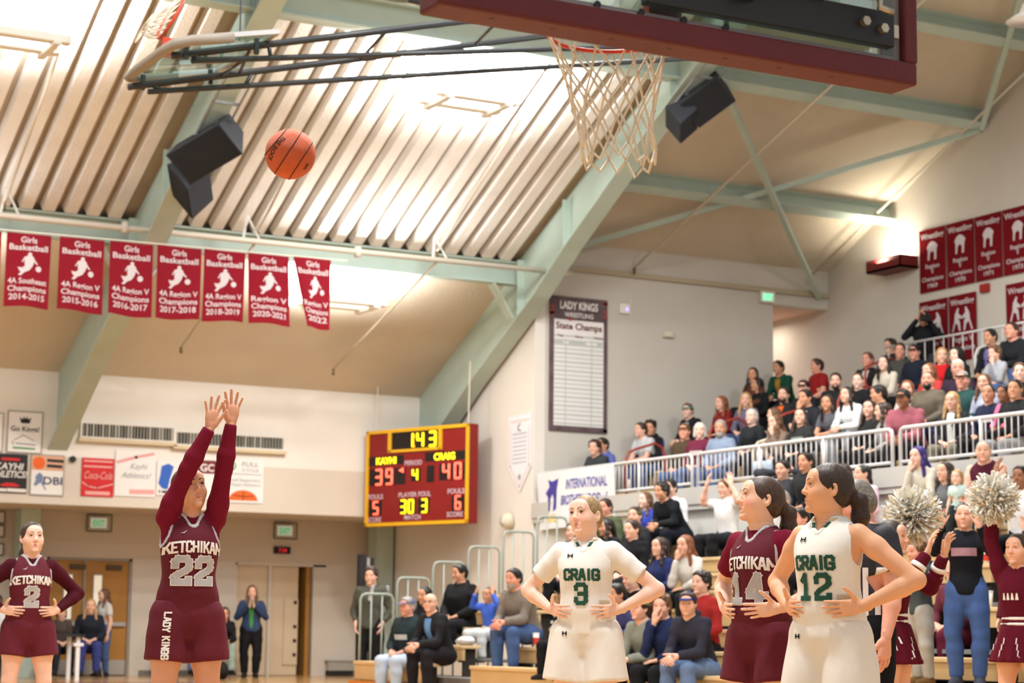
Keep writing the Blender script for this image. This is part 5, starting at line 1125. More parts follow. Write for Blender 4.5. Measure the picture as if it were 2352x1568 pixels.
def hair_mesh(f, style='pulled', h=.005, seed=0, name='hair', frames=None):
    """hair as a shell round the skull plus bun, tail or falling locks"""
    p = lambda x, y, z: f.head+f.headR @ (V3(x, y, z)*f.hs); s = f.hs
    E = lambda c, r, k=.03: Ell(p(*c), V3(*r)*s, f.headR, k*s)
    C = lambda a, b, ra, rb, k=.03: Cone(p(*a), p(*b), ra*s, rb*s, k*s)
    W = lambda a: f.spine @ V3(*a)              # offsets that hang with the body
    o = {'pulled': .008, 'pony': .010, 'bun': .008, 'long': .012, 'short': .013, 'curly': .022, 'buzz': .004, 'bald': .003, 'bob': .014, 'hood': .03}[style]
    L = [E((0, -.013, .033), (.074+o, .095+o, .083+o)), E((0, -.052, -.020), (.058+o, .046+o, .058), .04)]
    nb = f.NB
    if style == 'pony':
        a = p(0, -.105, .010); b = p(0, -.150, -.02); c = p(.012, -.168, -.085); d = c+W((.02, -.01, -.09)); e = d+W((.015, .02, -.09))
        L += [Cone(p(0, -.09, .01), a, .03*s, .02*s, .02), Cone(a, b, .021*s, .036*s, .02), Cone(b, c, .036*s, .040*s, .02), Cone(c, d, .040*s, .030*s, .02), Cone(d, e, .030*s, .010*s, .02)]
    if style == 'bun': L += [Ell(p(0, -.108, .045), V3(.04, .036, .038)*s, f.headR, .012)]
    if style == 'pulled': L += [Cone(p(0, -.10, -.02), p(0, -.118, -.075), .026*s, .022*s, .02), Cone(p(0, -.118, -.075), p(0.0, -.125, -.12)+W((0, 0, -.07)), .022*s, .012*s, .02)]
    if style == 'long':
        for x in (-1, 1):
            a = p(x*.074, .012, -.01); b = p(x*.084, .02, -.09); c = b+W((x*.012, .035, -.12)); L += [Cone(p(x*.06, .01, .05), a, .022*s, .022*s, .02), Cone(a, b, .022*s, .026*s, .02), Cone(b, c, .026*s, .02*s, .02), Cone(c, c+W((0, .01, -.09)), .02*s, .008*s, .02)]
        L += [Cone(p(0, -.07, -.02), nb+W((0, -.085, -.02)), .07*s, .07*s, .03, flat=(f.spine[:, 1], .7)), Cone(nb+W((0, -.085, -.02)), nb+W((0, -.10, -.16)), .075*s, .05*s, .03, flat=(f.spine[:, 1], .6))]
    if style == 'bob':
        for x in (-1, 1): L += [Cone(p(x*.07, -.01, .03), p(x*.078, -.005, -.075), .026*s, .022*s, .02)]
        L += [Cone(p(0, -.06, .0), p(0, -.055, -.085), .068*s, .06*s, .03)]
    if style == 'curly': L += [E((0, .01, .085), (.075, .085, .04)), E((.04, -.03, .07), (.05, .06, .05)), E((-.04, -.03, .07), (.05, .06, .05))]
    if style == 'short': L += [E((0, .012, .078), (.07, .085, .038))]
    if style == 'hood': L += [Cone(p(0, -.05, -.03), nb+W((0, -.05, 0)), .09*s, .10*s, .04)]
    g = Grid(L, h, pad=.02); lx, ly, lz = hloc(g, f)
    ax = np.abs(lx)
    zh, bk = {'pulled': (.062, .10), 'pony': (.062, .10), 'bun': (.062, .10), 'long': (.086, .35), 'short': (.070, .28), 'curly': (.066, .3), 'buzz': (.078, .2), 'bald': (.02, -.2), 'bob': (.078, .3), 'hood': (.11, .6)}[style]
    line = .853*(ly-.078)-.521*(lz-zh)+bk*(.035-ax)*.35
    if style in ('long', 'bob', 'hood'): line = np.minimum(line, np.where(ax > .05, ly-.045-(ax-.05)*.6, 1))   # side locks fall in front of the ear
    if style in ('short', 'buzz', 'curly', 'bald'): line = np.maximum(line, np.where(lz < -.0, -.030-ly*0-lz*0+(ly+.062)*1.0, -1)); 
    if style == 'bald': line = np.maximum(line, lz-.045)
    local = (lz > -.135)
    g.D = np.where(local, smax(g.D, line*s, .006), g.D)
    if style in ('short', 'buzz', 'bald'): g.cut((-.078-lz)*s, .01)
    if style in ('pony', 'bun', 'pulled'):
        nape = (-.066-lz)*s; back = (ly < -.02) & (ly > -.098); g.D = np.where(back, smax(g.D, nape, .012), g.D)
    amp = {'curly': .010, 'short': .004, 'long': .003, 'bob': .003}.get(style, .0012)
    if amp: folds(g, amp*s, 110 if style == 'curly' else 70, seed, 6, .35)
    g.D = np.maximum(g.D, -(.25))
    return np_mesh(name, [g.mesh_arrays()], 1)
def cap_mesh(f, beanie=False, h=.005, brim_yaw=0, name='cap'):
    p = lambda x, y, z: f.head+f.headR @ (V3(x, y, z)*f.hs); s = f.hs
    L = [Ell(p(0, -.012, .040), V3(.090, .108, .092)*s, f.headR, .02)]
    if not beanie:
        d = rotm(brim_yaw); L += [Ell(p(*(d @ V3(0, .105, .044))), V3(.070, .072, .006)*s, f.headR @ d @ rotm(0, -.25), .008)]
    g = Grid(L, h, pad=.02); lx, ly, lz = hloc(g, f); g.cut(((.036 if not beanie else .018)-lz)*s*np.where(ly > .06, .0, 1)+np.where(ly > .06, (.028-lz)*s, 0), .006)
    return np_mesh(name, [g.mesh_arrays()], 1)
def top_mesh(f, sleeves='long', grow=.016, hem=-.10, neck=.062, h=.011, seed=1, amp=.005, hood=False, armgrow=None, name='top', smooth=1, collar=0., extra=()):
    ag = grow if armgrow is None else armgrow
    L = [f.torso(grow, .03)]
    if sleeves != 'none':
        for s in (1, -1): L += f.arm(s, ag, 1. if sleeves == 'long' else .4, .04)
    if hood: L += [Cone(f.NB+f.spine @ V3(-.075, -.045, .02), f.NB+f.spine @ V3(.075, -.045, .02), .035, .035, .03), Cone(f.NB+f.spine @ V3(-.03, -.09, .0), f.NB+f.spine @ V3(.03, -.09, 0), .045, .045, .03)]
    L += list(extra)
    g = Grid(L, h, pad=.03); X, Y, Z = g.xyz()
    if amp: folds(g, amp, 28, seed, 6, .6)
    o = f.pelvis+f.spine @ V3(0, 0, hem*f.k); n = f.spine[:, 2]
    g.cut(-((X-o[0])*n[0]+(Y-o[1])*n[1]+(Z-o[2])*n[2]), .006)
    c = f.NB+f.spine @ V3(0, .018, .022)*f.k; nk = Cone(c, c+f.spine @ V3(0, .01, .1), neck*f.k, (neck+.03)*f.k)
    g.cut(-nk.d(X, Y, Z), .004)
    if sleeves == 'short':
        for S, Eb in ((f.SR, f.ER), (f.SL, f.EL)): 
            q = S+(Eb-S)*.62; u = nrm(Eb-S); hd = (X-q[0])*u[0]+(Y-q[1])*u[1]+(Z-q[2])*u[2]; near = (np.sqrt((X-q[0])**2+(Y-q[1])**2+(Z-q[2])**2) < .13)
            g.D = np.where(near, smax(g.D, hd, .004), g.D)
    if sleeves == 'long':
        for Eb, Wr in ((f.ER, f.WR), (f.EL, f.WL)):
            q = Wr-(Wr-Eb)*.03; u = nrm(Wr-Eb); hd = (X-q[0])*u[0]+(Y-q[1])*u[1]+(Z-q[2])*u[2]; near = (np.sqrt((X-q[0])**2+(Y-q[1])**2+(Z-q[2])**2) < .08)
            g.D = np.where(near, smax(g.D, hd, .004), g.D)
    f.tgrid = g
    return np_mesh(name, [g.mesh_arrays()], smooth)
def trousers_mesh(f, grow=.014, h=.012, seed=2, amp=.005, flare=.012, name='trousers'):
    L = [Loft(f.pelvis, f.spine, [(t*f.k, c*f.k, a*f.k*f.heavy, b*f.k*f.heavy) for t, c, a, b in (TORSO_M if f.man else TORSO_F)][:5], .03, grow)]
    for s in (1, -1): L += f.leg(s, grow, .04, flare)
    g = Grid(L, h, pad=.03)
    if amp: folds(g, amp, 30, seed, 6)
    X, Y, Z = g.xyz()
    for K, A in ((f.KR, f.AR), (f.KL, f.AL)):
        u = nrm(A-K); q = A-u*.0; hd = (X-q[0])*u[0]+(Y-q[1])*u[1]+(Z-q[2])*u[2]; near = (np.sqrt((X-q[0])**2+(Y-q[1])**2+(Z-q[2])**2) < .12); g.D = np.where(near, smax(g.D, hd, .004), g.D)
    return np_mesh(name, [g.mesh_arrays()], 1)
def shoe_mesh(f, side, h=.010, name='shoe'):
    g = Grid(f.foot(side, .012), h, pad=.02); X, Y, Z = g.xyz(); A = f.AR if side > 0 else f.AL
    g.cut((A[2]-.085*f.k)-Z, .003); g.cut(Z-(A[2]+.02)+0*X, .003)
    return np_mesh(name, [g.mesh_arrays()], 1)

# ---- skin material: base tone times the tint painted per vertex (lips, brows, flush belong to the face itself; dark sockets are painted shadow)
def skin_mat(name, rgb):
    if name in MATS: return MATS[name]
    m = bpy.data.materials.new(name); m.use_nodes = True; nt = m.node_tree; b = nt.nodes['Principled BSDF']
    at = nt.nodes.new('ShaderNodeVertexColor'); at.layer_name = 'tint'
    nz = nt.nodes.new('ShaderNodeTexNoise'); nz.inputs['Scale'].default_value = 14; nz.inputs['Detail'].default_value = 3
    tc = nt.nodes.new('ShaderNodeTexCoord'); nt.links.new(tc.outputs['Object'], nz.inputs['Vector'])
    mr = nt.nodes.new('ShaderNodeMapRange'); mr.inputs['To Min'].default_value = .90; mr.inputs['To Max'].default_value = 1.10; nt.links.new(nz.outputs['Fac'], mr.inputs['Value'])
    v1 = nt.nodes.new('ShaderNodeVectorMath'); v1.operation = 'MULTIPLY'; v1.inputs[0].default_value = lin(rgb); nt.links.new(at.outputs['Color'], v1.inputs[1])
    v2 = nt.nodes.new('ShaderNodeVectorMath'); v2.operation = 'SCALE'; nt.links.new(v1.outputs[0], v2.inputs[0]); nt.links.new(mr.outputs[0], v2.inputs['Scale']); nt.links.new(v2.outputs[0], b.inputs['Base Color'])
    b.inputs['Roughness'].default_value = .5; b.inputs['Specular IOR Level'].default_value = .35
    b.inputs['Subsurface Weight'].default_value = .12; b.inputs['Subsurface Radius'].default_value = (.010, .004, .002); b.inputs['Subsurface Scale'].default_value = 1.0
    MATS[name] = m; return m
def face_tint(f, far=False, blush=.0, mouth=0.):
    """per-vertex tint; far faces also carry brows, mouth, eyes and their socket shadow as paint"""
    def col(P):
        q = (P-f.head) @ f.headR/f.hs; c = np.ones((len(P), 3)); ax = np.abs(q[:, 0]); front = q[:, 1] > .04
        def blob(cx, cz, rx, rz): return np.exp(-(((ax-cx)/rx)**2+((q[:, 2]-cz)/rz)**2))*front
        c -= (blob(.042, -.030, .022, .022)*blush)[:, None]*V3(.02, .42, .40)
        c -= (blob(0, -.032, .014, .012)*.10)[:, None]*V3(0, .6, .5)
        if far:
            c -= (blob(.031, .006, .014, .006)*.80)[:, None]*V3(.9, .95, .95); c -= (blob(.033, .035, .018, .0045)*.55)[:, None]*V3(.9, 1, 1)
            c -= (blob(0, -.064, .020, .007)*.62)[:, None]*V3(.4, .85, .8)
        return np.clip(c, .03, 1)
    return col
def hair_mat(name, rgb, rough=.45):
    if name in MATS: return MATS[name]
    m = bpy.data.materials.new(name); m.use_nodes = True; nt = m.node_tree; b = nt.nodes['Principled BSDF']
    tc = nt.nodes.new('ShaderNodeTexCoord'); mp = nt.nodes.new('ShaderNodeMapping'); mp.inputs['Scale'].default_value = (1, .25, .35)
    nz = nt.nodes.new('ShaderNodeTexNoise'); nz.inputs['Scale'].default_value = 160; nz.inputs['Detail'].default_value = 3
    nt.links.new(tc.outputs['Object'], mp.inputs['Vector']); nt.links.new(mp.outputs[0], nz.inputs['Vector'])
    mr = nt.nodes.new('ShaderNodeMapRange'); mr.inputs['From Min'].default_value = .3; mr.inputs['From Max'].default_value = .7; mr.inputs['To Min'].default_value = .55; mr.inputs['To Max'].default_value = 1.45; nt.links.new(nz.outputs['Fac'], mr.inputs['Value'])
    v = nt.nodes.new('ShaderNodeVectorMath'); v.operation = 'SCALE'; v.inputs[0].default_value = lin(rgb); nt.links.new(mr.outputs[0], v.inputs['Scale']); nt.links.new(v.outputs[0], b.inputs['Base Color'])
    bp = nt.nodes.new('ShaderNodeBump'); bp.inputs['Strength'].default_value = .5; bp.inputs['Distance'].default_value = .004; nt.links.new(nz.outputs['Fac'], bp.inputs['Height']); nt.links.new(bp.outputs[0], b.inputs['Normal'])
    b.inputs['Roughness'].default_value = rough; b.inputs['Specular IOR Level'].default_value = .4; MATS[name] = m; return m
def eye_mat(name, rgb):
    if name in MATS: return MATS[name]
    m = bpy.data.materials.new(name); m.use_nodes = True; nt = m.node_tree; b = nt.nodes['Principled BSDF']
    tc = nt.nodes.new('ShaderNodeTexCoord'); sx = nt.nodes.new('ShaderNodeSeparateXYZ'); nt.links.new(tc.outputs['Object'], sx.inputs[0])
    cr = nt.nodes.new('ShaderNodeValToRGB'); cr.color_ramp.interpolation = 'LINEAR'; nt.links.new(sx.outputs['Y'], cr.inputs[0])
    # object y runs to the eye radius (0.0125): map with a range
    mr = nt.nodes.new('ShaderNodeMapRange'); mr.inputs['From Min'].default_value = .006; mr.inputs['From Max'].default_value = .0125; nt.links.new(sx.outputs['Y'], mr.inputs['Value']); nt.links.new(mr.outputs[0], cr.inputs[0])
    e = cr.color_ramp.elements; e[0].position = .0; e[0].color = (.62, .56, .54, 1); e[1].position = 1.; e[1].color = (.005, .005, .005, 1)
    for pos, c in ((.60, (.66, .60, .58)), (.66, tuple(x*.5 for x in lin(rgb))), (.72, lin(rgb)), (.90, lin(rgb)), (.93, (.006, .006, .006))):
        q = e.new(pos); q.color = (*c, 1)
    nt.links.new(cr.outputs[0], b.inputs['Base Color']); b.inputs['Roughness'].default_value = .12; MATS[name] = m; return m
_EYE = None
def eye_mesh():
    global _EYE
    if _EYE is None:
        _EYE = bpy.data.meshes.new('eye'); b = bmesh.new(); bmesh.ops.create_uvsphere(b, u_segments=20, v_segments=14, radius=.0125); b.to_mesh(_EYE); b.free(); _EYE.shade_smooth()
    return _EYE
# ------------------------------------------------------------------ main figures
from mathutils.bvhtree import BVHTree
def part(root, name, me, m, smooth=False):
    o = bpy.data.objects.new(name, me); COL.objects.link(o)
    if m is not None and not len(me.materials): me.materials.append(m)
    if smooth: me.shade_smooth()
    o.parent = root; return o
def facing(pos, a):
    """rotation so the figure faces the camera turned a degrees towards the left of the view"""
    return math.atan2(-pos[1], -pos[0])-math.radians(a)-math.pi/2
GL = {'K': [[(0,0),(0,1)],[(.05,.42),(.58,1)],[(.22,.6),(.62,0)]], 'E': [[(.58,1),(0,1),(0,0),(.58,0)],[(0,.5),(.42,.5)]], 'T': [[(0,1),(.6,1)],[(.3,1),(.3,0)]], 'C': [[(.6,.75),(.6,.88),(.48,1),(.12,1),(0,.88),(0,.12),(.12,0),(.48,0),(.6,.12),(.6,.25)]],
 'H': [[(0,0),(0,1)],[(.6,0),(.6,1)],[(0,.5),(.6,.5)]], 'I': [[(.15,0),(.15,1)]], 'A': [[(0,0),(.22,1),(.38,1),(.6,0)],[(.1,.32),(.5,.32)]], 'N': [[(0,0),(0,1),(.6,0),(.6,1)]], 'R': [[(0,0),(0,1),(.48,1),(.6,.88),(.6,.6),(.48,.48),(0,.48)],[(.3,.48),(.62,0)]],
 'G': [[(.6,.75),(.6,.88),(.48,1),(.12,1),(0,.88),(0,.12),(.12,0),(.48,0),(.6,.12),(.6,.45),(.36,.45)]], 'L': [[(0,1),(0,0),(.55,0)]], 'D': [[(0,0),(0,1),(.46,1),(.6,.86),(.6,.14),(.46,0),(0,0)]], 'Y': [[(0,1),(.3,.5),(.6,1)],[(.3,.5),(.3,0)]], 'S': [[(.6,.8),(.6,.9),(.5,1),(.1,1),(0,.9),(0,.6),(.1,.5),(.5,.5),(.6,.4),(.6,.1),(.5,0),(.1,0),(0,.1),(0,.2)]],
 '1': [[(.08,.78),(.3,1),(.3,0)],[(.08,0),(.52,0)]], '2': [[(0,.72),(0,.88),(.12,1),(.48,1),(.6,.88),(.6,.66),(.5,.54),(.12,.32),(0,.2),(0,0),(.6,0),(.6,.14)]], '3': [[(0,.76),(0,.88),(.12,1),(.48,1),(.6,.88),(.6,.6),(.5,.5),(.2,.5)],[(.5,.5),(.6,.4),(.6,.12),(.48,0),(.12,0),(0,.12),(0,.24)]], '4': [[(.44,0),(.44,1),(0,.38),(0,.24),(.64,.24)]], ' ': []}
def block_quads(s, h, st, gap=.3, wfac=1.):
    """quads (4 (u, v) points) of block lettering, centred, capital height h, stroke width st"""
    Q = []; x = 0; wd = []
    for ch in s:
        w = .3 if ch == 'I' else (.62 if ch != ' ' else .35); wd.append((ch, x, w)); x += w+gap
    tot = x-gap
    for ch, x0, w in wd:
        for pl in GL.get(ch, []):
            pts = [((x0+a-tot/2)*h*wfac, b*h) for a, b in pl]
            for (ax, ay), (bx, by) in zip(pts, pts[1:]):
                L = math.hypot(bx-ax, by-ay); dx, dy = (bx-ax)/L, (by-ay)/L; ex = st/2*.9
                ax2, ay2, bx2, by2 = ax-dx*ex, ay-dy*ex, bx+dx*ex, by+dy*ex; L2 = L+2*ex; n = max(1, int(L2/.018)); nx, ny = -dy*st/2, dx*st/2
                for i in range(n):
                    p = (ax2+(bx2-ax2)*i/n, ay2+(by2-ay2)*i/n); q = (ax2+(bx2-ax2)*(i+1)/n, ay2+(by2-ay2)*(i+1)/n)
                    Q.append([(p[0]-nx, p[1]-ny), (q[0]-nx, q[1]-ny), (q[0]+nx, q[1]+ny), (p[0]+nx, p[1]+ny)])
    return Q
class Decal:
    """projects flat shapes on a garment mesh along one direction"""
    def __init__(s, me, o, R): s.t = BVHTree.FromPolygons([v.co for v in me.vertices], [p.vertices for p in me.polygons]); s.o, s.R = o, R
    def pt(s, u, v, off):
        a = s.o+s.R @ V3(-u, .6, v); d = -s.R[:, 1]; hit = s.t.ray_cast(Vector(a), Vector(d), 1.2)
        if hit[0] is None: return None
        n = np.array(hit[1]); 
        if n @ d > 0: n = -n
        return np.array(hit[0])+n*off-d*off*.5
    def quads(s, Q, u0, v0, off=.003, arch=0, W=1):
        m = MB()
        for q in Q:
            P = [s.pt(u0+u, v0+v+(arch*(1-(2*u/W)**2) if arch else 0), off) for u, v in q]
            if all(p is not None for p in P) and max(np.linalg.norm(P[i]-P[i-1]) for i in range(4)) < .08: m.add(P, [(0, 1, 2, 3)])
        return m
    def poly(s, pts, off=.003):
        """fan of small triangles over a convex-ish outline"""
        m = MB(); c = (sum(p[0] for p in pts)/len(pts), sum(p[1] for p in pts)/len(pts)); n = len(pts)
        P = [s.pt(*p, off) for p in pts]; C = s.pt(*c, off)
        if C is None or any(p is None for p in P): return m
        return m.add([C]+P, [(0, i+1, (i+1) % n+1) for i in range(n)])

def face_parts(root, f, mouth, browc, lipc, irisc, gaze=(0, 0)):
    g = f.hgrid
    for sd in (1, -1): part(root, 'eyebrow', np_mesh('eyebrow', [shell2(g, f, lambda x, z: brow2(x, z, sd), .0012).mesh_arrays()], 1), browc)
    part(root, 'upper_lip', np_mesh('upper_lip', [shell2(g, f, lambda x, z: lip2(x, z, mouth, True), .0007).mesh_arrays()], 1), lipc); part(root, 'lower_lip', np_mesh('lower_lip', [shell2(g, f, lambda x, z: lip2(x, z, mouth, False), .0007).mesh_arrays()], 1), lipc)
    p = lambda x, y, z: f.head+f.headR @ (V3(x, y, z)*f.hs)
    for x in (-1, 1):
        o = part(root, 'eye', eye_mesh(), None); R = f.headR @ rotm(gaze[0], gaze[1])
        o.matrix_basis = Matrix.Translation(Vector(p(x*.0315, .0788, .0055))) @ Matrix([list(r) for r in R]).to_4x4() @ Matrix.Scale(f.hs*1.02, 4)
        if not o.data.materials: o.data.materials.append(None)
        o.material_slots[0].link = 'OBJECT'; o.material_slots[0].material = irisc
        part(root, 'eyelash', MB().tube([p(x*.0195, .0890, .0085), p(x*.025, .0918, .0108), p(x*.0325, .0930, .0116), p(x*.040, .0905, .0104), p(x*.0465, .0850, .0066)], [.0006, .0011, .0014, .0014, .0009], 6).mesh('eyelash'), MATS['lash'], True)
mat('lash', (24, 16, 14), .6)
def jersey_parts(root, f, jm, trimm, grow=.013, vneck=.055, seed=3, amp=.004, hem=-.02, trim=True, h=.0075, trimw=.017, sleeveless=True):
    g = Grid([f.torso(grow, .03), f.torso(grow+.012, .03)], h, pad=.03)
    g = Grid([f.torso(grow, .03)], h, pad=.03); X, Y, Z = g.xyz(); T = f.spine
    # blouse the cloth over the waistband
    px, py, pz = X-f.pelvis[0], Y-f.pelvis[1], Z-f.pelvis[2]; t = (px*T[0, 2]+py*T[1, 2]+pz*T[2, 2])/f.k
    g.D = g.D-.016*np.exp(-((t-.13)/.07)**2)-.006*np.exp(-((t-.24)/.06)**2)
    folds(g, amp, 26, seed, 7, .45)
    g.cut((hem-t)*f.k, .006)
    c = f.NB+T @ V3(0, .012, .03)*f.k; v = f.NB+T @ V3(0, .085, -vneck)*f.k
    nk = smin(Cone(c, c+T @ V3(0, -.01, .12), .066*f.k, .09*f.k).d(X, Y, Z), Cone(v, c+T @ V3(0, .03, .02), .018*f.k, .060*f.k).d(X, Y, Z), .02)
    arm = 9.
    for S, sd in ((f.SR, 1), (f.SL, -1)):
        E = f.ER if sd > 0 else f.EL; a = S+T @ V3(sd*.022, 0, .085)*f.k; b = S+T @ V3(sd*.028, 0, -.085)*f.k
        arm = np.minimum(arm, np.minimum(Cone(a, b, .060*f.k, .066*f.k).d(X, Y, Z), Cone(S+T @ V3(sd*.03, 0, 0), S+(E-S)*.4, .062*f.k, .075*f.k).d(X, Y, Z)))
    base = g.D.copy(); g.cut(-nk, .003); g.cut(-arm, .003)
    me = np_mesh('jersey', [g.mesh_arrays()], 1); part(root, 'jersey', me, jm)
    if trim:
        for nm, d in (('neck_trim', nk), ('armhole_trim', arm)):
            q = Grid.__new__(Grid); q.h, q.lo, q.ax = g.h, g.lo, g.ax; q.D = np.maximum(np.maximum(base-.0035, -d-.002), d-trimw); q.D = np.maximum(q.D, -(base+.012))
            if nm == 'armhole_trim': q.D = np.maximum(q.D, -nk)
            mm = q.mesh_arrays()
            if nm == 'neck_trim': part(root, nm, np_mesh(nm, [mm], 1), trimm)
            else:
                side = (mm[0]-f.pelvis) @ T[:, 0]
                for sd in (1, -1):
                    keep = (side*sd > 0)[mm[1]].all(1); F = mm[1][keep]; used = np.unique(F); ix = -np.ones(len(mm[0]), int); ix[used] = np.arange(len(used))
                    if len(F): part(root, nm, np_mesh(nm, [(mm[0][used], ix[F])], 1), trimm)
    f.jgrid = g; f.jbase = base; f.nk = nk
    return me
def shorts_parts(root, f, sm, grow=.012, hem=.58, flare=.035, seed=5, amp=.006, waist=.07, h=.009, band=None):
    T = f.spine; L = [Loft(f.pelvis, T, [(t*f.k, c*f.k, a*f.k*f.heavy, b*f.k*f.heavy) for t, c, a, b in (TORSO_M if f.man else TORSO_F)][:5], .03, grow+.004)]
    legs = []
    for s, K in ((1, f.KR), (-1, f.KL)):
        Hp = f.pelvis+T @ V3(s*.088, 0, -.02)*f.k; m = f.k*(.5+.5*f.heavy); e = Hp+(K-Hp)*(hem+.12)
        L.append(Cone(Hp+T @ V3(s*.01, 0, 0), e, .098*m+grow, .080*m+grow+flare, .03)); legs.append((Hp, K))
    g = Grid(L, h, pad=.03); folds(g, amp, 30, seed, 7, .55); X, Y, Z = g.xyz()
    px, py, pz = X-f.pelvis[0], Y-f.pelvis[1], Z-f.pelvis[2]; t = px*T[0, 2]+py*T[1, 2]+pz*T[2, 2]; g.cut(t-waist*f.k, .004)
    side = px*T[0, 0]+py*T[1, 0]+pz*T[2, 0]
    for (Hp, K), sd in zip(legs, (1, -1)):
        u = nrm(K-Hp); q = Hp+(K-Hp)*hem; hd = (X-q[0])*u[0]+(Y-q[1])*u[1]+(Z-q[2])*u[2]; g.D = np.where(side*sd > 0, smax(g.D, hd, .004), g.D)
    # slit between the legs
    me = np_mesh('shorts', [g.mesh_arrays()], 1); part(root, 'shorts', me, sm); return me
SHOE = mat('shoe_white', (226, 224, 222), .5); SOCK = mat('sock_white', (232, 230, 228), .8)
def lower_leg_parts(root, f, shoe=SHOE):
    for s in (1, -1):
        part(root, 'shoe', shoe_mesh(f, s), shoe)
        A, K = (f.AR, f.KR) if s > 0 else (f.AL, f.KL); part(root, 'sock', MB().tube([A-V3(0, 0, .02), A+(K-A)*.12, A+(K-A)*.3], [.043*f.k, .043*f.k, .056*f.k], 14).mesh('sock'), SOCK, True)
def stand_legs(f, wide=.11, kneef=.02):
    k = f.k
    for s, nm in ((1, 'R'), (-1, 'L')):
        setattr(f, 'K'+nm, V3(s*(.088+wide)*.55+s*.02, kneef+f.pelvis[1]*.5, .47*k)); setattr(f, 'A'+nm, V3(s*wide, -.02, .085*k))
def hips_pose(f, eR=(.36, -.10, 1.125), eL=(-.36, -.10, 1.125), wR=(.205, .045, 1.0), wL=(-.205, .045, 1.0)):
    k = f.k; P = f.pelvis; T = f.spine; b = V3(0, 0, .87)
    f.ER = P+T @ ((V3(*eR)-b)*k); f.EL = P+T @ ((V3(*eL)-b)*k); f.WR = P+T @ ((V3(*wR)-b)*k); f.WL = P+T @ ((V3(*wL)-b)*k)
    f.handR = (T @ V3(-.72, .66, -.10), T @ V3(-.70, -.70, .0), T @ V3(0, -.2, 1), dict(spread=.10, curl=(.16, .20, .24, .30), thumb=(1.0, -.6)))
    f.handL = (T @ V3(.72, .66, -.10), T @ V3(.70, -.70, .0), T @ V3(0, -.2, 1), dict(spread=.10, curl=(.16, .20, .24, .30), thumb=(1.0, -.6)))
def skinset(f, rgb, key): f.skinm = skin_mat('skin_'+key, rgb); return f.skinm

KM = mat('jersey_maroon', (92, 26, 40), .75, .2, .05, 40, .12, 500); KM2 = mat('shirt_maroon', (110, 22, 44), .85, .1, .04, 30); KMD = mat('shirt_maroon_dark', (66, 16, 28), .85, .1, .04, 30); SIL = mat('trim_silver', (176, 178, 184), .6, .3); NUMS = mat('number_silver', (168, 168, 172), .5, .4, .10, 18); WHT = mat('number_edge', (226, 222, 218), .6)
CW = mat('jersey_white', (226, 224, 218), .7, .25, .02, 30, .08, 500); CG = mat('craig_green', (24, 74, 58), .6, .3); CT = mat('craig_tan', (190, 172, 140), .6, .3); CWS = mat('short_white', (222, 219, 212), .55, .3, .02, 30); BLKC = mat('cloth_black', (24, 25, 30), .85, .1)
LIPS = mat('lips_rose', (206, 132, 120), .45, .35); LIPD = mat('lips_deep', (168, 84, 76), .4, .4)

def player(pos, a_body, a_head, pitch, roll, H, skin, skinkey, hair, hairm, style, label, mouth=.35, blush=.0, jaw=1., heavy=1., lean=(0, 0), pose=None, gaze=(0, 0), iris=(70, 46, 30), lip=None, neckfwd=.012, dz=0., pel=(0, 0)):
    root = empty('person', (pos[0], pos[1], 0), facing(pos, a_body)); tag(root, label, 'person')
    f = Fig(H, False, heavy); f.spine = rotm(0, lean[0], lean[1]); f.pelvis = f.pelvis+V3(pel[0], pel[1], dz); f.neckfwd = neckfwd
    f.headR = rotm(-math.radians(a_head-a_body), math.radians(pitch), math.radians(roll)); f.finish(); stand_legs(f); pose(f); sm = skinset(f, skin, skinkey)
    part(root, 'body', fig_body(f, .011, .003, mouth=mouth, col=face_tint(f, False, blush), jaw=jaw, handh=.0032), sm)
    face_parts(root, f, mouth, hair_mat('brow_'+skinkey, tuple(int(c*.8) for c in hair), .7), lip or LIPS, eye_mat('eye_'+skinkey, iris), gaze)
    part(root, 'hair', hair_mesh(f, style, .0042, 3), hairm)
    lower_leg_parts(root, f); return root, f
def letter(root, D, s, h, st, u0, v0, mt, nm='lettering', off=.0035, arch=0, gap=.3, wf=1., edge=None, ew=.010):
    Q = block_quads(s, h, st, gap, wf); W = max(abs(p[0]) for q in Q for p in q)*2
    if edge is not None:
        m = D.quads(block_quads(s, h, st+ew, gap, wf), u0, v0, off-.0014, arch, W); part(root, nm+'_edge', m.mesh(nm+'_edge'), edge)
    m = D.quads(Q, u0, v0, off, arch, W); return part(root, nm, m.mesh(nm), mt)
def maroon_kit(root, f, num, under, umat, word='KETCHIKAN', seed=3, hem=.56, vneck=.05, flare=.03):
    me_u = top_mesh(f, under, .007, .02, .056, .009, 1, .002, name='undershirt'); part(root, 'undershirt', me_u, umat)
    me = jersey_parts(root, f, KM, SIL, .014, vneck, seed)
    D = Decal(me, f.pelvis, f.spine); k = f.k
    letter(root, D, word, .052*k, .0115, 0, .315*k, WHT, 'team_name', .0035, .016, .24, .80)
    letter(root, D, num, .125*k, .030, 0, .165*k, NUMS, 'number', .0045, 0, .42, .92, WHT, .010)
    part(root, 'swoosh', D.quads([[(-.075, .43), (-.055, .425), (-.035, .445), (-.06, .43)]], 0, 0, .004).mesh('swoosh'), SIL)
    ms = shorts_parts(root, f, KM, .012, hem, flare, seed+1); 
    part(root, 'waistband', MB().mesh('waistband'), BLKC) if False else None
    return me, ms, D
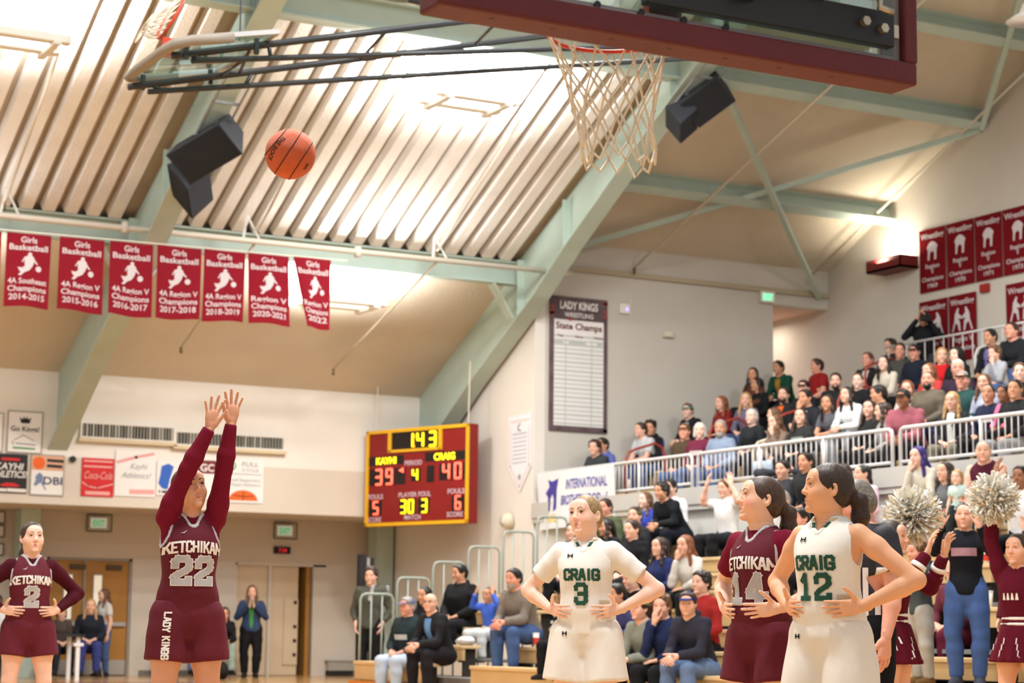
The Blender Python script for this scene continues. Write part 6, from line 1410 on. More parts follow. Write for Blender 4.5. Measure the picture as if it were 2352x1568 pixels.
def white_kit(root, f, num, under, seed=3, hem=.70, vneck=.06):
    if under: part(root, 'undershirt', top_mesh(f, 'short', .010, .02, .054, .009, 2, .003, name='undershirt'), CW)
    me = jersey_parts(root, f, CW, CW, .014, vneck, seed, .0045, trimw=.014)
    D = Decal(me, f.pelvis, f.spine); k = f.k
    letter(root, D, 'CRAIG', .055*k, .015, 0, .30*k, CG, 'team_name', .0035, 0, .26, .95)
    letter(root, D, num, .105*k, .024, 0, .165*k, CG, 'number', .0045, 0, .36, .9)
    lg = D.quads([[(-.088, .425), (-.080, .425), (-.080, .447), (-.088, .447)], [(-.062, .425), (-.054, .425), (-.054, .447), (-.062, .447)], [(-.086, .433), (-.056, .433), (-.056, .439), (-.086, .439)]], 0, 0, .004); part(root, 'logo', lg.mesh('logo'), BLKC)
    # green and tan bars beside the collar
    g = f.jgrid; X, Y, Z = g.xyz(); T = f.spine; px, py, pz = X-f.NB[0], Y-f.NB[1], Z-f.NB[2]; t = px*T[0, 2]+py*T[1, 2]+pz*T[2, 2]; fy = px*T[0, 1]+py*T[1, 1]+pz*T[2, 1]; sx = px*T[0, 0]+py*T[1, 0]+pz*T[2, 0]
    for nm, lo_, hi_, m_ in (('collar_bar', -.040, -.008, CG), ('collar_band', -.008, .008, CT)):
        for sd in (1, -1):
            q = Grid.__new__(Grid); q.h, q.lo, q.ax = g.h, g.lo, g.ax; q.D = np.maximum.reduce(np.broadcast_arrays(f.jbase-.005, -f.nk-.001, f.nk-.018, t-hi_, lo_-t, -fy-.01, -sx*sd, -(f.jbase+.012))); mm = q.mesh_arrays()
            if len(mm[0]): part(root, nm, np_mesh(nm, [mm], 0), m_)
    Rs = f.spine @ rotm(math.radians(62)); Ds = Decal(me, f.pelvis, Rs)
    part(root, 'side_bar', Ds.quads([[(u, .10+.02*(u+.04)/.08+dv) for u, dv in ((a, 0), (b, 0), (b, .034), (a, .034))] for a, b in ((-.03, -.015), (-.015, 0), (0, .015), (.015, .03))], 0, 0, .005).mesh('side_bar'), CG)
    part(root, 'side_bar', Ds.quads([[(u, .155+dv) for u, dv in ((a, 0), (b, 0), (b, .026), (a, .026))] for a, b in ((-.035, -.017), (-.017, 0), (0, .017), (.017, .035))], 0, 0, .005).mesh('side_bar'), CT)
    ms = shorts_parts(root, f, CWS, .016, hem, .045, seed+1, .008); Dh = Decal(ms, f.pelvis, f.spine)
    lg = Dh.quads([[(-.112, -.02), (-.104, -.02), (-.104, .002), (-.112, .002)], [(-.092, -.02), (-.084, -.02), (-.084, .002), (-.092, .002)], [(-.11, -.012), (-.086, -.012), (-.086, -.006), (-.11, -.006)]], 0, 0, .004); part(root, 'shorts_logo', lg.mesh('shorts_logo'), BLKC)
    return me, ms, D
HB = hair_mat('hair_darkbrown', (52, 36, 28)); HBL = hair_mat('hair_darkblonde', (150, 122, 88)); HBR = hair_mat('hair_brown', (66, 46, 34)); HK = hair_mat('hair_black', (30, 24, 22))

# shooter
def pose22(f):
    k = f.k; f.shR = V3(-.015, .02, .05); f.shL = V3(.015, .02, .05); f.finish()
    f.ER = f.SR+V3(-.09, .11, .26); f.EL = f.SL+V3(-.015, .10, .275); f.WR = f.ER+V3(-.10, .06, .225); f.WL = f.EL+V3(-.02, .05, .245)
    f.handR = (V3(-.10, .10, 1), V3(-.1, 1, -.1), V3(-1, 0, 0), dict(spread=.34, curl=(.10, .06, .08, .12), thumb=(.55, .35))); f.handL = (V3(-.05, .10, 1), V3(.1, 1, -.1), V3(1, 0, .0), dict(spread=.26, curl=(.10, .06, .08, .10), thumb=(.5, .4)))
r22, f22 = player((3.79, 10.67), -12, -24, 14, 6, 1.68, (206, 154, 128), 'a', (52, 36, 28), HB, 'pony', 'shooter in maroon Ketchikan jersey number 22 with both arms raised', mouth=.5, pose=pose22, dz=.075, lean=(.0, 0), lip=LIPS)
_, ms, _ = maroon_kit(r22, f22, '22', 'long', KM2, seed=4, hem=.52, flare=.03)
Dl = Decal(ms, f22.pelvis, f22.spine @ rotm(math.radians(-38)))
Q = block_quads('LADY KINGS', .030, .009, .28, 1.); part(r22, 'side_lettering', Dl.quads([[(v*1.0, -u) for u, v in q] for q in Q], -.05, -.12, .004).mesh('side_lettering'), WHT)
# number 2 behind the arc
r2, f2 = player((4.22, 15.4), -8, -14, 9, 0, 1.66, (224, 184, 166), 'b', (58, 44, 38), HB, 'pony', 'player in maroon Ketchikan jersey number 2 with hands on hips at left', mouth=.3, pose=lambda f: hips_pose(f, (.37, -.08, 1.13), (-.38, -.09, 1.13)))
_, ms, _ = maroon_kit(r2, f2, '2', 'long', KMD, seed=7, hem=.52, flare=.028)
# white number 3
r3, f3 = player((6.11, 10.35), 14, 34, 8, 4, 1.68, (232, 192, 172), 'c', (150, 122, 88), HBL, 'bun', 'player in white Craig jersey number 3 with hands on hips', mouth=.55, blush=.25, pose=lambda f: hips_pose(f, (.37, -.06, 1.11), (-.41, -.07, 1.12)), iris=(70, 60, 54))
white_kit(r3, f3, '3', True, 9)
# maroon number 14
r14, f14 = player((6.0, 8.45), 40, 72, 14, 4, 1.67, (232, 186, 160), 'd', (66, 46, 34), HBR, 'pony', 'player in maroon Ketchikan jersey number 14 with red cheeks', mouth=.45, blush=.75, pose=lambda f: hips_pose(f, (.36, -.12, 1.12), (-.38, -.05, 1.10), wL=(-.19, .10, 1.0)))
maroon_kit(r14, f14, '14', 'short', KM2, seed=12, hem=.56, flare=.035)
# white number 12
r12, f12 = player((5.87, 7.72), 34, 76, 10, 2, 1.68, (222, 168, 132), 'e', (48, 36, 30), HB, 'pony', 'player in white Craig jersey number 12 with braided dark hair', mouth=.0, blush=.12, heavy=1.04, pose=lambda f: hips_pose(f, (.37, -.10, 1.12), (-.42, -.08, 1.12)))
white_kit(r12, f12, '12', False, 15)
# ------------------------------------------------------------------ crowd: a set of posed figures, copied with their own clothes, hair and colours
def seated(f, lean=.12, spread=.13, arms='lap', twist=0., kneez=.0):
    """origin under the seat point on the seat surface: pelvis just above the seat, feet .43 below"""
    k = f.k; f.pelvis = V3(0, 0, .085*k); f.spine = rotm(twist, -lean); f.finish(); d = -.43
    for s, nm in ((1, 'R'), (-1, 'L')):
        setattr(f, 'K'+nm, V3(s*spread, .42*k, .075*k+kneez)); setattr(f, 'A'+nm, V3(s*spread*1.05, .40*k, d*min(1, k*1.0)+.085*k)); setattr(f, 'f'+nm, V3(s*.25, 1, 0))
    T = f.spine; P = f.pelvis
    def hl(side, dirv, nrmv, thumb, **kw): return (V3(*dirv), V3(*nrmv), V3(*thumb), dict(spread=.08, curl=(.35, .4, .42, .45), thumb=(.6, .1), **kw))
    if arms == 'lap':
        for s, nm in ((1, 'R'), (-1, 'L')):
            S = f.SR if s > 0 else f.SL; setattr(f, 'E'+nm, S+V3(s*.07, .05, -.27)*k); E = getattr(f, 'E'+nm); setattr(f, 'W'+nm, V3(s*.10*k, .26*k, .20*k)); setattr(f, 'hand'+nm, hl(s, (-s*.75, .6, -.25), (0, -.1, -1), (-s*.3, .2, .8)))
    elif arms == 'clasp':      # elbows on the thighs, hands together between the knees
        for s, nm in ((1, 'R'), (-1, 'L')):
            S = f.SR if s > 0 else f.SL; setattr(f, 'E'+nm, V3(s*.19, .30, .235)*k); setattr(f, 'W'+nm, V3(s*.055, .50, .20)*k); setattr(f, 'hand'+nm, hl(s, (-s*.55, .7, -.35), (-s*.75, -.3, -.5), (0, .3, 1)))
    elif arms in ('chin', 'chinL'):
        sg = 1 if arms == 'chin' else -1
        for s, nm in ((sg, 'R' if sg > 0 else 'L'), (-sg, 'L' if sg > 0 else 'R')):
            S = f.SR if s > 0 else f.SL
            if s == sg: setattr(f, 'E'+nm, V3(s*.15, .27, .25)*k); setattr(f, 'W'+nm, f.head+f.headR @ V3(s*.045, .10, -.165)*f.hs); setattr(f, 'hand'+nm, hl(s, (-s*.15, .05, 1), (-s*.1, -1, .1), (-s*1., 0, 0)))
            else: setattr(f, 'E'+nm, S+V3(s*.06, .10, -.26)*k); setattr(f, 'W'+nm, V3(s*.02, .26, .20)*k); setattr(f, 'hand'+nm, hl(s, (-s*.9, .3, -.1), (0, -.1, -1), (0, .4, .6)))
    elif arms == 'cheer':      # hands up beside the head
        for s, nm in ((1, 'R'), (-1, 'L')):
            S = f.SR if s > 0 else f.SL; setattr(f, 'E'+nm, S+V3(s*.17, .12, .02)*k); setattr(f, 'W'+nm, S+V3(s*.06, .16, .24)*k); setattr(f, 'hand'+nm, (V3(-s*.2, -.1, 1), V3(-s*.5, -.8, 0), V3(-s*.8, .5, 0), dict(spread=.15, curl=(.2, .2, .2, .2))))
    elif arms == 'behind':     # hands behind the head, elbows wide
        for s, nm in ((1, 'R'), (-1, 'L')):
            S = f.SR if s > 0 else f.SL; setattr(f, 'E'+nm, S+V3(s*.20, .06, .17)*k); setattr(f, 'W'+nm, f.head+V3(s*.10, -.09, -.02)*k); setattr(f, 'hand'+nm, (V3(-s*.9, -.2, .2), V3(0, 1, 0), V3(0, 0, 1), dict(spread=.1, curl=(.2, .2, .2, .2))))
    return f
def standing(f, arms='pockets', wide=.10, lean=0.):
    k = f.k; f.pelvis = V3(0, 0, .87)*k; f.spine = rotm(0, lean); f.finish(); stand_legs(f, wide); f.pelvis = V3(0, 0, .87)*k
    for s, nm in ((1, 'R'), (-1, 'L')):
        S = f.SR if s > 0 else f.SL
        if arms == 'pockets': E, W, h = S+V3(s*.10, -.06, -.28)*k, V3(s*.20, .05, .92)*k, (V3(-s*.1, .35, -1), V3(-s*1, 0, 0), V3(0, 1, .2))
        elif arms == 'down': E, W, h = S+V3(s*.06, -.02, -.29)*k, S+V3(s*.10, .06, -.53)*k, (V3(0, .12, -1), V3(-s*1, 0, 0), V3(0, 1, 0))
        elif arms == 'clap': E, W, h = S+V3(s*.10, .06, -.25)*k, V3(s*.035, .25, 1.30)*k, (V3(-s*.1, .2, 1), V3(-s*1, .1, 0), V3(0, -1, .2))
        elif arms == 'reach': E, W, h = S+V3(s*.10, .20, -.12)*k, S+V3(s*.02, .33, .10)*k, (V3(0, .25, 1), V3(-s*.3, 1, 0), V3(-s*1, 0, 0))
        elif arms == 'camera': E, W, h = S+V3(s*.14, .16, -.14)*k, f.head+f.headR @ V3(s*.075, .13, -.03)*f.hs, (V3(-s*.4, .1, 1), V3(-s*1, 0, 0), V3(0, -1, 0))
        elif arms == 'upL' and s < 0: E, W, h = S+V3(s*.05, .06, .28)*k, S+V3(s*.02, .10, .53)*k, (V3(0, .1, 1), V3(.1, 1, 0), V3(1, 0, 0))
        elif arms == 'upR' and s > 0: E, W, h = S+V3(s*.05, .06, .28)*k, S+V3(s*.02, .10, .53)*k, (V3(0, .1, 1), V3(.1, 1, 0), V3(-1, 0, 0))
        else: E, W, h = S+V3(s*.08, -.02, -.28)*k, S+V3(s*.10, .06, -.52)*k, (V3(0, .12, -1), V3(-s*1, 0, 0), V3(0, 1, 0))
        setattr(f, 'E'+nm, E); setattr(f, 'W'+nm, W); setattr(f, 'hand'+nm, (*h, dict(spread=.14, curl=(.25, .28, .3, .32))))
    return f
PROTO = {}
def proto(key):
    """key: (pose, man, size, head yaw deg, head pitch deg)"""
    if key in PROTO: return PROTO[key]
    pose, man, size, yaw, pit = key
    H = {'a': 1.66 if not man else 1.76, 'h': 1.70 if not man else 1.78, 'c': 1.30, 't': 1.05}[size]; heavy = {'a': 1.0, 'h': 1.16, 'c': .95, 't': 1.0}[size]
    f = Fig(H, man, heavy); f.headR = rotm(math.radians(yaw), math.radians(pit)); f.finish()
    if pose.startswith('stand_'): standing(f, pose[6:])
    else:
        ps = {'lap': ('lap', .10), 'clasp': ('clasp', .42), 'chin': ('chin', .30), 'chinL': ('chinL', .30), 'cheer': ('cheer', .05), 'behind': ('behind', .0), 'bend': ('clasp', .62)}[pose]; seated(f, ps[1], arms=ps[0])
    g = {'f': f, 'body': fig_body(f, .016, .0052, col=face_tint(f, True, .15), handh=.006), 'hair': {}}
    PROTO[key] = g; return g
def pmesh(g, kind, fn):
    if kind not in g: g[kind] = fn()
    return g[kind]
SKINS = {'l': skin_mat('skin_light', (226, 178, 156)), 'm': skin_mat('skin_mid', (204, 150, 120)), 'd': skin_mat('skin_deep', (150, 102, 76)), 'p': skin_mat('skin_pale', (234, 196, 178)), 'r': skin_mat('skin_ruddy', (220, 158, 136))}
HAIRC = {'k': HK, 'b': HB, 'n': hair_mat('hair_midbrown', (96, 66, 44)), 'y': hair_mat('hair_blonde', (176, 138, 92)), 'g': hair_mat('hair_grey', (150, 146, 140)), 'w': hair_mat('hair_white', (214, 208, 198)), 'r': hair_mat('hair_auburn', (128, 76, 48)), 'v': hair_mat('hair_violet', (52, 34, 110))}
def cl(rgb): return mat('cloth_%d_%d_%d' % rgb, rgb, .85, .12, .07, 14, .1, 120)
def person(pos, rz, key, skin, hair, hairc, top, trou, label, group=None, sleeves='long', cap=None, hood=False, shoes=(40, 38, 40), inner=None, scale=1., print_=None, beard=None, glasses=False):
    g = proto(key); f = g['f']; root = empty('person', pos, rz); root.scale = (scale,)*3; tag(root, label, 'person', group)
    def put(nm, me, m):
        o = bpy.data.objects.new(nm, me); COL.objects.link(o); o.parent = root
        if not me.materials: me.materials.append(None)
        o.material_slots[0].link = 'OBJECT'; o.material_slots[0].material = m; return o
    put('body', g['body'], SKINS[skin])
    if hair: put('hair', pmesh(g, 'hair_'+hair, lambda: hair_mesh(f, hair, .0075, 5)), HAIRC[hairc])
    if cap:
        put('beanie' if cap[0] == 'beanie' else 'cap', pmesh(g, 'cap_'+cap[0], lambda: cap_mesh(f, cap[0] == 'beanie', .0075)), cl(cap[1]))
    if beard: put('beard', pmesh(g, 'beard', lambda: beard_mesh(f)), HAIRC[beard])
    if glasses: put('glasses', pmesh(g, 'glasses', lambda: glasses_mesh(f)), INK)
    put('top', pmesh(g, 'top_%s_%d' % (sleeves, hood), lambda: top_mesh(f, sleeves, .019, -.05, .060, .014, 4, .006, hood, .012)), cl(top))
    if inner: put('shirt_front', pmesh(g, 'inner', lambda: front_mesh(f)), cl(inner))
    put('trousers', pmesh(g, 'trousers', lambda: trousers_mesh(f, .014, .015)), cl(trou))
    for s in (1, -1): put('shoe', pmesh(g, 'shoe%d' % s, lambda: shoe_mesh(f, s, .012)), cl(shoes))
    if print_: put('print', pmesh(g, 'print_'+print_[0], lambda: print_mesh(g, f, print_[0], sleeves, hood)), cl(print_[1]))
    return root
def beard_mesh(f):
    p = lambda x, y, z: f.head+f.headR @ (V3(x, y, z)*f.hs); s = f.hs
    L = [Ell(p(0, .050, -.085), V3(.056, .048, .050)*s, f.headR, .02), Cone(p(-.024, .086, -.052), p(.024, .086, -.052), .008*s, .008*s, .01)]
    g = Grid(L, .0075, pad=.02); lx, ly, lz = hloc(g, f); g.cut((lz+.045)*s, .005); g.cut((.01-ly)*s, .005); q = np.maximum(np.hypot(lx/1.6, lz+.066)-.012, .06-ly)*s; g.cut(-q, .004); return np_mesh('beard', [g.mesh_arrays()], 1)
def glasses_mesh(f):
    p = lambda x, y, z: f.head+f.headR @ (V3(x, y, z)*f.hs); m = MB()
    for x in (-1, 1): m.tube([p(x*.033+.021*math.cos(t*math.pi/6), .100, .004+.016*math.sin(t*math.pi/6)) for t in range(12)], .0022, 5, closed=True); m.tube([p(x*.054, .098, .008), p(x*.08, .02, .012)], .0022, 5)
    m.tube([p(-.012, .102, .008), p(.012, .102, .008)], .0022, 5); return m.mesh('glasses')
def front_mesh(f):
    """strip of shirt showing between open jacket fronts"""
    g = Grid([f.torso(.026, .03)], .014, pad=.03); X, Y, Z = np.meshgrid(*g.ax, indexing='ij'); q = np.stack([X-f.pelvis[0], Y-f.pelvis[1], Z-f.pelvis[2]], -1) @ f.spine/f.k
    g.D = np.maximum.reduce([g.D, np.abs(q[..., 0])-.035-.06*np.clip(q[..., 2]-.1, 0, .4), -q[..., 1]+.02, .0-q[..., 2], q[..., 2]-.52]); return np_mesh('shirt_front', [g.mesh_arrays()], 1)
def print_mesh(g, f, s, sleeves, hood):
    D = Decal(g['top_%s_%d' % (sleeves, hood)], f.pelvis, f.spine); k = f.k
    if s == 'dot': return D.quads([[(-.10+a*.05, .36+b*.05), (-.05+a*.05, .36+b*.05), (-.05+a*.05, .41+b*.05), (-.10+a*.05, .41+b*.05)] for a, b in ((0, 0), (.3, .5))], 0, 0, .006).mesh('print')
    if s == 'bar': return D.quads([[(-.11+.055*i, .30), (-.055+.055*i, .30), (-.055+.055*i, .37), (-.11+.055*i, .37)] for i in range(4)], 0, 0, .006).mesh('print')
    return D.quads(block_quads(s, .06*k, .016, .26), 0, .30*k, .006).mesh('print')
# seat position, facing, pose key, skin, hair, colours, label
CROWD = [
 (17.80, 29.55, 3.18, 104, ('lap', 1, 'a', 0, 6), 'm', 'short', 'k', (92, 100, 168), (64, 86, 128), 'spectator in periwinkle hoodie at the far corner of the balcony', 'spectators on the balcony', {'hood': True}),
 (17.80, 29.54, 3.18, 104, ('clasp', 1, 'a', 25, 0), 'l', 'curly', 'b', (48, 52, 54), (26, 27, 30), 'dark haired spectator in charcoal jacket behind the rail banner', 'spectators on the balcony', {}),
 (18.75, 29.55, 3.53, 98, ('lap', 1, 'a', 25, 6), 'r', 'curly', 'b', (28, 28, 30), (26, 27, 30), 'curly haired spectator in black hoodie under the record board', 'spectators on the balcony', {'hood': True}),
 (18.75, 29.55, 3.52, 108, ('lap', 1, 'a', 25, 0), 'm', 'short', 'k', (36, 46, 90), (64, 86, 128), 'spectator in navy sweatshirt holding a cup beside the curly haired one', 'spectators on the balcony', {}),
 (18.75, 29.55, 3.53, 96, ('clasp', 1, 'a', 0, 6), 'l', 'short', 'b', (196, 200, 204), (64, 86, 128), 'spectator in pale grey tee bending forward behind a red handrail', 'spectators on the balcony', {'sleeves': 'short'}),
 (19.70, 29.55, 3.92, 97, ('clasp', 1, 'a', 25, 0), 'p', 'short', 'n', (28, 28, 30), (26, 27, 30), 'man in teal cap and black jacket above the far railing', 'spectators on the balcony', {'cap': ('cap', (96, 160, 158)), 'inner': (170, 174, 184)}),
 (17.80, 27.05, 3.21, 107, ('lap', 1, 'a', 25, 6), 'r', 'short', 'n', (70, 58, 44), (64, 86, 128), 'man in olive cap and brown jacket behind the railing post', 'spectators on the balcony', {'cap': ('cap', (88, 74, 54))}),
 (17.80, 26.63, 3.24, 115, ('lap', 0, 'h', 25, 0), 'p', 'bob', 'w', (98, 34, 56), (64, 86, 128), 'white haired woman in maroon sweatshirt with pale lettering', 'spectators on the balcony', {'print_': ('bar', (220, 206, 204))}),
 (17.80, 26.04, 3.18, 108, ('lap', 1, 'a', 25, 0), 'm', 'short', 'g', (128, 142, 166), (64, 86, 128), 'grey haired man with goatee in blue striped shirt', 'spectators on the balcony', {'beard': 'g'}),
 (19.70, 28.77, 4.01, 95, ('lap', 0, 'a', 0, 0), 'l', 'long', 'r', (110, 30, 32), (26, 27, 30), 'auburn haired woman in dark red sweater beside the grey wall', 'spectators on the balcony', {}),
 (19.70, 28.09, 4.00, 113, ('lap', 0, 'a', 25, 0), 'l', 'long', 'y', (98, 92, 112), (64, 86, 128), 'blonde woman in grey vest with purple sleeves', 'spectators on the balcony', {}),
 (18.75, 26.57, 3.52, 111, ('lap', 0, 'a', 0, 6), 'p', 'short', 'w', (36, 40, 42), (52, 54, 58), 'pale haired spectator in dark jacket behind the cream handrail', 'spectators on the balcony', {}),
 (20.65, 29.21, 4.61, 104, ('lap', 0, 'a', 25, 0), 'm', 'long', 'k', (92, 56, 44), (26, 27, 30), 'woman with long black hair in brown plaid by the doorway', 'spectators on the balcony', {}),
 (20.65, 29.09, 4.42, 105, ('lap', 0, 'a', -20, 6), 'm', 'bob', 'k', (24, 24, 26), (26, 27, 30), 'black haired woman in black jacket below the green sweatshirt', 'spectators on the balcony', {}),
 (21.60, 29.55, 4.80, 105, ('clasp', 1, 'a', 0, 0), 'm', 'short', 'k', (28, 70, 52), (26, 27, 30), 'young man leaning in dark green sweatshirt by the doorway', 'spectators on the balcony', {'inner': (160, 122, 50)}),
 (19.70, 27.01, 3.91, 104, ('lap', 1, 'a', 25, 6), 'l', 'short', 'b', (34, 36, 40), (34, 40, 68), 'bearded man in orange shirt under a black jacket', 'spectators on the balcony', {'inner': (236, 104, 38), 'beard': 'b'}),
 (19.70, 26.46, 3.97, 103, ('lap', 1, 'a', 25, 0), 'l', 'short', 'k', (28, 30, 34), (26, 27, 30), 'man in black cap and black jacket beside the red polo', 'spectators on the balcony', {'cap': ('cap', (30, 32, 44))}),
 (21.60, 28.60, 4.69, 80, ('lap', 1, 'h', 0, 6), 'r', 'short', 'b', (140, 32, 32), (26, 27, 30), 'grey haired man in red polo seen in profile', 'spectators on the balcony', {'sleeves': 'short'}),
 (18.75, 25.95, 3.66, 80, ('lap', 0, 'c', -20, 6), 'l', 'bob', 'n', (170, 150, 166), (26, 27, 30), 'child in white and maroon shirt seen from behind the orange shirt', 'spectators on the balcony', {}),
 (17.80, 24.44, 3.22, 95, ('chinL', 0, 'a', 0, 0), 'l', 'long', 'n', (120, 104, 92), (176, 196, 220), 'brown haired woman in pale blue trousers hiding her face', 'spectators on the balcony', {}),
 (17.80, 23.99, 3.25, 103, ('lap', 0, 'a', 25, 6), 'l', 'long', 'b', (40, 42, 42), (26, 27, 30), 'long dark haired woman in black sweatshirt behind the railing', 'spectators on the balcony', {'print_': ('bar', (150, 156, 152))}),
 (18.75, 24.99, 3.63, 103, ('chin', 1, 'a', 0, 0), 'm', 'short', 'k', (32, 34, 40), (34, 40, 68), 'spectator in black jacket with hand at the chin', 'spectators on the balcony', {'inner': (210, 212, 216)}),
 (19.70, 25.64, 3.99, 113, ('lap', 1, 'h', 25, 0), 'l', 'short', 'b', (26, 27, 30), (26, 27, 30), 'bearded man in black tee with bare arms', 'spectators on the balcony', {'sleeves': 'short', 'beard': 'b'}),
 (18.75, 24.39, 3.58, 99, ('clasp', 0, 'a', 25, 0), 'm', 'long', 'b', (88, 90, 98), (140, 142, 146), 'girl with long brown hair in grey tee', 'spectators on the balcony', {'sleeves': 'short'}),
 (18.75, 23.94, 3.65, 104, ('clasp', 0, 'a', 0, 6), 'l', 'long', 'k', (222, 226, 226), (140, 142, 146), 'girl with long black hair in white jacket', 'spectators on the balcony', {}),
 (19.70, 25.07, 4.01, 103, ('lap', 0, 'a', 25, 0), 'p', 'pulled', 'n', (26, 26, 30), (26, 27, 30), 'woman with pulled back hair in black top above the white jacket', 'spectators on the balcony', {}),
 (21.60, 27.23, 4.65, 111, ('lap', 1, 'a', 0, 6), 'r', 'short', 'n', (38, 30, 32), (26, 27, 30), 'older man in black jacket over a white shirt near the side wall', 'spectators on the balcony', {'inner': (206, 204, 206)}),
 (20.65, 25.44, 4.42, 101, ('clasp', 0, 'a', 25, 6), 'p', 'long', 'k', (200, 192, 178), (26, 27, 30), 'woman with long black hair in cream fleece', 'spectators on the balcony', {}),
 (22.55, 27.80, 5.02, 101, ('lap', 1, 'a', 0, 6), 'l', 'curly', 'b', (44, 42, 44), (26, 27, 30), 'curly haired young man against the side wall', 'spectators on the balcony', {}),
 (21.60, 26.39, 4.71, 111, ('lap', 1, 'a', 25, 0), 'r', 'short', 'b', (70, 70, 68), (26, 27, 30), 'man in dark grey hoodie beside the curly haired young man', 'spectators on the balcony', {'hood': True}),
 (21.60, 26.00, 4.64, 97, ('lap', 1, 'a', 25, 0), 'r', 'short', 'k', (30, 34, 48), (64, 86, 128), 'man in black cap and navy sweater with jeans', 'spectators on the balcony', {'cap': ('cap', (26, 28, 38))}),
 (17.80, 22.39, 3.22, 94, ('lap', 0, 'a', 25, 6), 'l', 'long', 'b', (34, 36, 36), (26, 27, 30), 'dark haired woman in black jacket left of the railing gap', 'spectators on the balcony', {}),
 (18.75, 23.33, 3.52, 80, ('lap', 1, 'a', -20, 0), 'm', 'short', 'k', (46, 40, 38), (26, 27, 30), 'short haired spectator in brown seen in profile', 'spectators on the balcony', {}),
 (17.80, 22.06, 3.16, 80, ('lap', 0, 'a', -20, 0), 'l', 'long', 'b', (150, 148, 148), (26, 27, 30), 'person in grey hoodie with long brown hair seen from behind', 'spectators on the balcony', {}),
 (18.75, 22.74, 3.59, 104, ('lap', 0, 'a', 25, 0), 'l', 'bob', 'r', (196, 190, 186), (140, 142, 146), 'red brown haired spectator hidden behind the rose sweatshirt', 'spectators on the balcony', {}),
 (17.80, 21.55, 3.24, 116, ('clasp', 1, 'h', 0, 0), 'd', 'short', 'k', (150, 86, 98), (26, 27, 30), 'man in dark cap and dusty rose sweatshirt looking down', 'spectators on the balcony', {'cap': ('cap', (40, 48, 52))}),
 (18.75, 22.29, 3.60, 103, ('lap', 1, 'h', 25, 6), 'r', 'buzz', 'b', (96, 88, 76), (34, 40, 68), 'bald man with a long dark beard in camouflage jacket', 'spectators on the balcony', {'beard': 'k'}),
 (19.70, 23.38, 3.98, 97, ('lap', 0, 'a', 0, 6), 'l', 'long', 'r', (180, 60, 58), (26, 27, 30), 'auburn haired woman behind the long bearded man', 'spectators on the balcony', {}),
 (20.65, 24.24, 4.36, 116, ('lap', 0, 'h', 25, 0), 'l', 'bob', 'y', (178, 30, 34), (26, 27, 30), 'blonde woman in bright red sweater', 'spectators on the balcony', {}),
 (20.65, 23.88, 4.34, 100, ('lap', 0, 'a', 0, 6), 'p', 'hood', 'k', (26, 26, 28), (26, 27, 30), 'woman in black headscarf beside the red sweater', 'spectators on the balcony', {}),
 (19.70, 22.78, 3.89, 116, ('lap', 1, 'a', 25, 0), 'r', 'short', 'w', (46, 34, 48), (26, 27, 30), 'white haired man in dark plum jacket', 'spectators on the balcony', {}),
 (18.75, 21.56, 3.52, 99, ('lap', 1, 'h', 25, 6), 'r', 'short', 'g', (36, 66, 64), (34, 40, 68), 'man in dark green cap and dark green hoodie', 'spectators on the balcony', {'cap': ('cap', (34, 54, 46)), 'hood': True}),
 (17.80, 20.69, 3.17, 116, ('lap', 0, 'a', 0, 0), 'l', 'long', 'y', (44, 46, 48), (120, 112, 96), 'blonde woman in black jacket with a white and green scarf', 'spectators on the balcony', {'inner': (214, 226, 220)}),
 (18.75, 21.12, 3.52, 95, ('lap', 0, 'a', 25, 0), 'l', 'long', 'n', (166, 172, 192), (34, 40, 68), 'curly brown haired woman in pale blue sweater', 'spectators on the balcony', {}),
 (17.80, 19.98, 3.20, 99, ('lap', 0, 'a', 25, 6), 'm', 'bun', 'k', (34, 40, 62), (26, 27, 30), 'girl in navy sweatshirt with white letters beside the pink jacket', 'spectators on the balcony', {'print_': ('bar', (208, 210, 214))}),
 (17.80, 19.68, 3.32, 94, ('lap', 0, 'c', 0, 6), 'd', 'short', 'k', (226, 112, 150), (26, 27, 30), 'child in pink jacket behind the red handrail', 'spectators on the balcony', {}),
 (18.75, 20.45, 3.52, 112, ('lap', 1, 'a', 25, 6), 'p', 'short', 'n', (40, 42, 48), (140, 142, 146), 'pale faced spectator cut by the right edge of the balcony', 'spectators on the balcony', {}),
 (21.60, 24.16, 4.67, 96, ('lap', 1, 'a', 0, 0), 'm', 'short', 'k', (30, 32, 36), (26, 27, 30), 'man in black jacket with violet lanyard on the walkway', 'spectators on the balcony', {'inner': (104, 96, 150)}),
 (20.65, 22.95, 4.41, 99, ('chinL', 1, 'c', 0, 0), 'l', 'curly', 'n', (158, 162, 170), (64, 86, 128), 'boy in grey shirt and jeans with hand on face', 'spectators on the balcony', {}),
 (21.60, 23.70, 4.71, 94, ('lap', 1, 'a', 0, 6), 'r', 'buzz', 'n', (72, 84, 104), (26, 27, 30), 'bald man in blue plaid at the upper right', 'spectators on the balcony', {}),
 (21.60, 23.52, 4.71, 102, ('clasp', 1, 'h', 0, 6), 'r', 'short', 'b', (30, 32, 36), (64, 86, 128), 'man in black jacket cut by the upper right edge', 'spectators on the balcony', {}),
 (17.80, 19.48, 3.14, 97, ('lap', 1, 'a', 25, 6), 'm', 'short', 'k', (34, 36, 38), (140, 142, 146), 'spectator in dark jacket and grey trousers at the right railing', 'spectators on the balcony', {}),
 (12.25, 25.45, 0.37, 112, ('lap', 1, 'h', 0, 0), 'r', 'short', 'g', (34, 44, 48), (176, 190, 208), 'man in grey blue cap and black hoodie with pale jeans', 'spectators in the lower stand', {'cap': ('cap', (102, 104, 136)), 'print_': ('bar', (176, 184, 186)), 'hood': True}),
